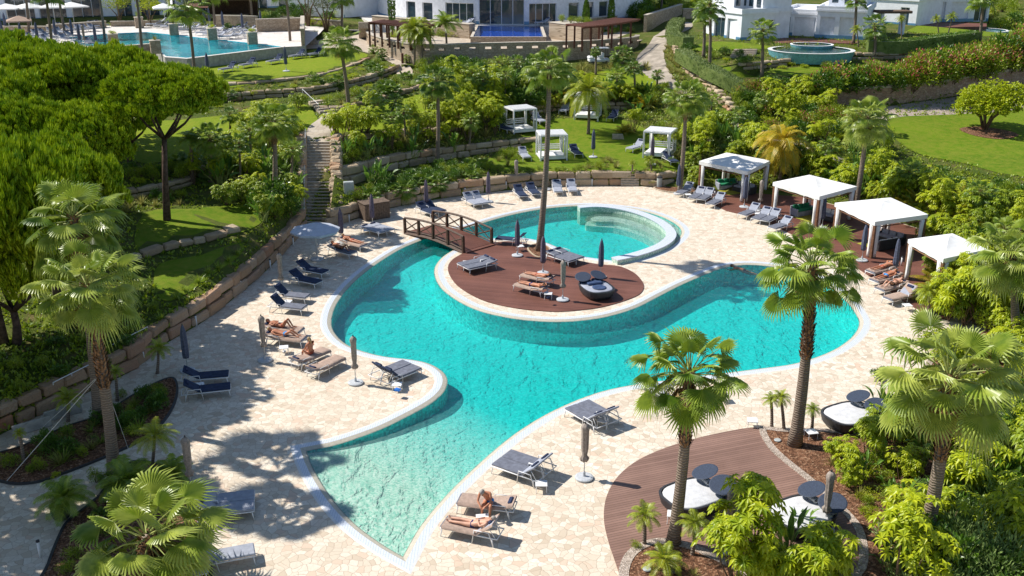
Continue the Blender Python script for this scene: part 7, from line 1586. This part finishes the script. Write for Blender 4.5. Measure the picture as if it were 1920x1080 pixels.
for a, b, h, l in (((-60, 62), (90, 63), .8, 'low stone seat wall at the left of the upper terrace'), ((92, 60), (200, 52), .8, 'low stone seat wall behind the left loungers'), ((208, 50), (300, 48), .6, 'low planted wall before the hotel wing'), ((404, 50), (482, 52), 1.4, 'stone bar counter below the dark bar roof'), ((482, 60), (572, 57), 1.5, 'stone wall with a flat coping right of the left pool'), ((520, 42), (640, 52), .8, 'low stone wall below the olive trees'), ((572, 86), (572, 58), 1.8, 'end wall of the left pool terrace beside the steps')):
    A, B = P(*a, ZT), P(*b, ZT); d = (B-A); r = empty('garden_wall', A, math.atan2(d.y, d.x)); MB().box((d.length/2, .2, h/2-.3), (d.length, .4, h+.6)).build('wall', M('rubble_wall'), r); MB().box((d.length/2, .2, h+.05), (d.length+.1, .5, .1)).build('coping', M('wall_cap'), r); tag(r, l, 'wall')
p = P(432, 40, ZT); r = empty('bar_hut', p)
for x in (-3.4, 3.4):
    for y in (-2, 2): MB().box((x, y, 1.5), (.25, .25, 3)).build('post', M('timber_dark'), r)
MB().box((0, 2, 1.5), (6.5, .15, 2.9)).build('back_wall', M('timber_dark'), r); MB().cbox((0, 0, 3.15), (8.2, 5.2, .3), .05).build('roof', M('thatch'), r); MB().box((-3.6, -2.6, 2.3), (3.2, 1.8, .1), M=Matrix.Rotation(R(14), 3, 'X')).build('awning', M('timber_red'), r); MB().box((0, -1.6, .55), (6, .5, 1.1)).build('counter', M('rubble_wall'), r)
tag(r, 'dark timber bar hut with a flat roof at the back of the left pool', 'bar')
# ---- golf cart
p = G(1122, 122); r = empty('golf_cart', p, R(8)); MB().cbox((0, 0, .55), (2.3, 1.15, .35), .08).cbox((-.9, 0, .82), (.6, 1.1, .35), .12).build('body', M('white_paint'), r, smooth=False); MB().cbox((.2, 0, .85), (.5, 1.0, .25), .06).cbox((.45, 0, 1.1), (.12, 1.0, .5), .04).build('seat', M('canvas_white'), r); MB().cbox((.1, 0, 1.85), (1.9, 1.15, .07), .03).build('roof', M('white_paint'), r)
for x in (-.7, .95):
    for y in (-.5, .5): MB().tube([(x, y, .8), (x*.85+.05, y, 1.83)], .025, 5).build('roof_post', M('metal_dark'), r)
for x in (-.75, .8):
    for y in (-.52, .52): w = MB().lathe([(.1, -.09), (.24, -.08), (.25, 0), (.24, .08), (.1, .09)], 16).xf(Matrix.Translation((x, y, .25))@Matrix.Rotation(PI/2, 4, 'X')).build('wheel', M('metal_dark'), r)
tag(r, 'white golf cart parked in tall grass below the curved wall', 'golf cart')
p = P(755, 119, 6.3); tag(MB().cbox((0, 0, .55), (.25, .25, 1.1), .03).build('marker_post', M('timber_red'), None, loc=p), 'brown timber marker post at the end of the garden path', 'post')
# loungers and tables beside the lap pool
for x, y in ((1003, 44), (1012, 47), (872, 46), (1022, 45), (866, 49)): tag(place('p', P(x+6, y, 8.5), R(-60)), None, 'sun lounger', 'sun loungers beside the lap pool', auto='white sun lounger by the lap pool')
LM = [('the leaning shaggy palm', 215, 895), ('the footbridge', 835, 445), ('the tallest palm', 1011, 472), ('the open grey parasol', 595, 487), ('the long stairs', 597, 380), ('the stair head', 600, 240), ('the storage box', 702, 405), ('the bare pine trunk', 313, 413), ('the thick-trunked palm', 1490, 836), ('the near deck', 1230, 900), ('the middle daybed', 1298, 950), ('the large pale palm', 1728, 1045), ('the pool peninsula', 780, 710), ('the pool corner', 543, 836), ('the near pool tip', 770, 1077), ('the island daybed', 1118, 553), ('the far round pool', 1180, 430), ('the small garden steps', 1181, 335), ('the leftmost gazebo', 1380, 345), ('the second gazebo', 1530, 400), ('the third gazebo', 1655, 440), ('the rightmost gazebo', 1775, 500), ('the golden palm', 1462, 338), ('the round tree', 1846, 243), ('the road bend', 1270, 150), ('the villa round pool', 1521, 92), ('the brick wall', 1720, 170), ('the curved terrace wall', 950, 110), ('the lap pool', 950, 60), ('the golf cart', 1122, 115), ('the upper lawn', 520, 125), ('the left pool', 300, 85), ('the bar hut', 432, 45), ('the olive trees', 600, 50), ('the boulder wall', 370, 610), ('the corner bed', 230, 980), ('the leftmost lawn bed', 975, 246), ('the back pergola bed', 1102, 220), ('the right pergola bed', 1236, 291), ('the middle lawn', 720, 220), ('the dark pines', 120, 300), ('the left wall foot', 80, 800), ('the villas', 1560, 60), ('the far hedge', 1730, 90), ('the right gravel bed', 1560, 900), ('the lower boulder wall', 850, 365), ('the banana plants', 700, 345), ('the lime thicket', 850, 230), ('the far corner villa', 1820, 40), ('the main pool', 1000, 700), ('the upper boulder wall', 820, 295), ('the lower shaded lawn', 370, 450), ('the left terrace wall', 100, 100), ('the feather palm on the lawn', 1103, 252), ('the right lawn edge', 1780, 345), ('the picture edge palm', 1905, 650), ('the drooping grasses', 1200, 125)]
# ------------------------------------------------------------------ stone walls
def block_wall(W):
    base, nn, hs, courses, L = W['base'], W['nn'], W['hs'], W['courses'], W['L']
    # resample by length
    seg = [(base[i+1]-base[i]).length for i in range(len(base)-1)]; tot = sum(seg)
    def at(s):
        s = max(0, min(tot-1e-4, s)); i = 0
        while s > seg[i]: s -= seg[i]; i += 1
        t = s/seg[i]; return base[i].lerp(base[i+1], t), nn[i].lerp(nn[i+1], t).normalized(), (base[i+1]-base[i]).normalized()
    root = empty('stone_wall', base[0]); tag(root, W['label'], 'wall'); m = MB()
    if courses == 0:                                        # coursed wall with coping
        n = 40; bw = MB(); cw = MB()
        A = [at(tot*i/n) for i in range(n+1)]
        for mm, f0, f1, bk in ((bw, 0, .93, .5), (cw, .93, 1.06, .62)):
            vs = []
            for i, (p, nv, d) in enumerate(A):
                h = hs[0]+(hs[1]-hs[0])*i/n; fr = -.05 if mm is cw else 0
                q = p-base[0]
                for (o, z) in ((fr, h*f0-(.4 if f0 == 0 else 0)), (bk, h*f0-(.4 if f0 == 0 else 0)), (bk, h*f1), (fr, h*f1)): vs.append(q+nv*o+Vector((0, 0, z)))
            fs = [(i*4+k, i*4+(k+1) % 4, (i+1)*4+(k+1) % 4, (i+1)*4+k) for i in range(n) for k in range(4)]+[(0, 1, 2, 3), (n*4, n*4+1, n*4+2, n*4+3)]
            mm.add(vs, fs)
        bw.build('wall', M('brick_wall'), root); cw.build('coping', M('wall_cap'), root); return
    for c_ in range(courses):
        s = -U(0, .5)*L
        while s < tot:
            l = L*U(.6, 1.35); p, nv, d = at(s+l/2); h = hs[0]+(hs[1]-hs[0])*max(0, min(1, s/tot)); hh = h/courses*U(.92, 1.12)
            dep = U(.55, .75); q = p-base[0]+nv*(dep/2-.05+c_*.07+U(-.05, .05))+Vector((0, 0, h/courses*(c_+.5)+(.04 if c_ else 0)-.02))
            rot = Matrix.Rotation(math.atan2(d.y, d.x)+U(-.04, .04), 3, 'Z')@Matrix.Rotation(U(-.035, .035), 3, 'Y')
            m.cbox(q, (l-.05, dep, hh-.03), min(.09, hh*.2), M=rot, jit=.05); s += l
    m.build('wall', M('sandstone_red' if W['n'] == 'long' else 'sandstone'), root, smooth=False)
for W in WALLS: block_wall(W)
# ------------------------------------------------------------------ labels by neighbourhood
if "LM" not in globals(): LM = [("the pool", 900, 600)]
def finish_labels():
    bpy.context.view_layer.update()
    kinds = {}
    for o, d in AUTO:
        x, y = pix(o.matrix_world.translation); best = None
        for nm, lx, ly in LM:
            dd = math.hypot(x-lx, (y-ly)*1.6)
            if best is None or dd < best[0]: best = (dd, nm, lx, ly)
        dd, nm, lx, ly = best; dx, dy = x-lx, (y-ly)*1.6
        rel = ('right of' if dx > 0 else 'left of') if abs(dx) > abs(dy) else ('in front of' if dy > 0 else 'behind')
        kinds.setdefault((d, rel, nm), []).append((x, o))
    words = ['', 'leftmost', 'second from left', 'third from left', 'fourth from left', 'fifth from left', 'sixth from left', 'seventh from left', 'eighth from left', 'ninth from left', 'tenth from left', 'eleventh from left', 'twelfth from left', 'thirteenth from left', 'fourteenth from left', 'fifteenth from left', 'sixteenth from left', 'seventeenth from left', 'eighteenth from left']
    for (d, rel, nm), l in kinds.items():
        l.sort(key=lambda t: t[0])
        for i, (x, o) in enumerate(l):
            s = '%s %s %s' % (d, rel, nm)
            if len(l) > 1: s += ', '+('rightmost' if i == len(l)-1 else words[min(i+1, len(words)-1)])
            if len(s.split()) > 16: s = s.replace(' a ', ' ').replace(' the ', ' ').replace('and raised backrest', 'and backrest')
            o['label'] = s
finish_labels()
# ------------------------------------------------------------------ sky, sun, camera
wd = bpy.data.worlds.new('World'); SC.world = wd; wd.use_nodes = True; nt = wd.node_tree
bg = nt.nodes['Background']; sk = nt.nodes.new('ShaderNodeTexSky'); sk.sky_type = 'NISHITA'; sk.sun_disc = False
SUN = Vector((-.94, .33, 0)).normalized(); EL = R(47)
az = math.atan2(SUN.x, SUN.y)
sk.sun_elevation = EL; sk.sun_rotation = az; sk.air_density = 1.0; sk.dust_density = .4; sk.ozone_density = 2.
nt.links.new(sk.outputs[0], bg.inputs[0]); bg.inputs[1].default_value = .10
ld = bpy.data.lights.new('sun', 'SUN'); ld.energy = 5.0; ld.angle = R(.53); ld.color = (1, .955, .88)
lo = bpy.data.objects.new('sun', ld); COL.objects.link(lo)
v = Vector((SUN.x*math.cos(EL), SUN.y*math.cos(EL), math.sin(EL))); lo.rotation_euler = (-v).to_track_quat('-Z', 'Y').to_euler(); lo.location = (0, 0, 60)
cd = bpy.data.cameras.new('camera'); co_ = bpy.data.objects.new('camera', cd); COL.objects.link(co_)
cd.sensor_width = 36; cd.lens = 36*FP/1920; cd.clip_end = 5000; cd.clip_start = .5
co_.location = CAM; co_.rotation_euler = (PI/2-PITCH, 0, 0); SC.camera = co_
SC.view_settings.view_transform = 'Standard'; SC.view_settings.look = 'None'; SC.view_settings.exposure = .34; SC.view_settings.gamma = 1
cy = SC.cycles; cy.max_bounces = 6; cy.transparent_max_bounces = 8; cy.transmission_bounces = 4; cy.diffuse_bounces = 3; cy.glossy_bounces = 2
cy.caustics_reflective = False; cy.caustics_refractive = False; cy.use_denoising = True
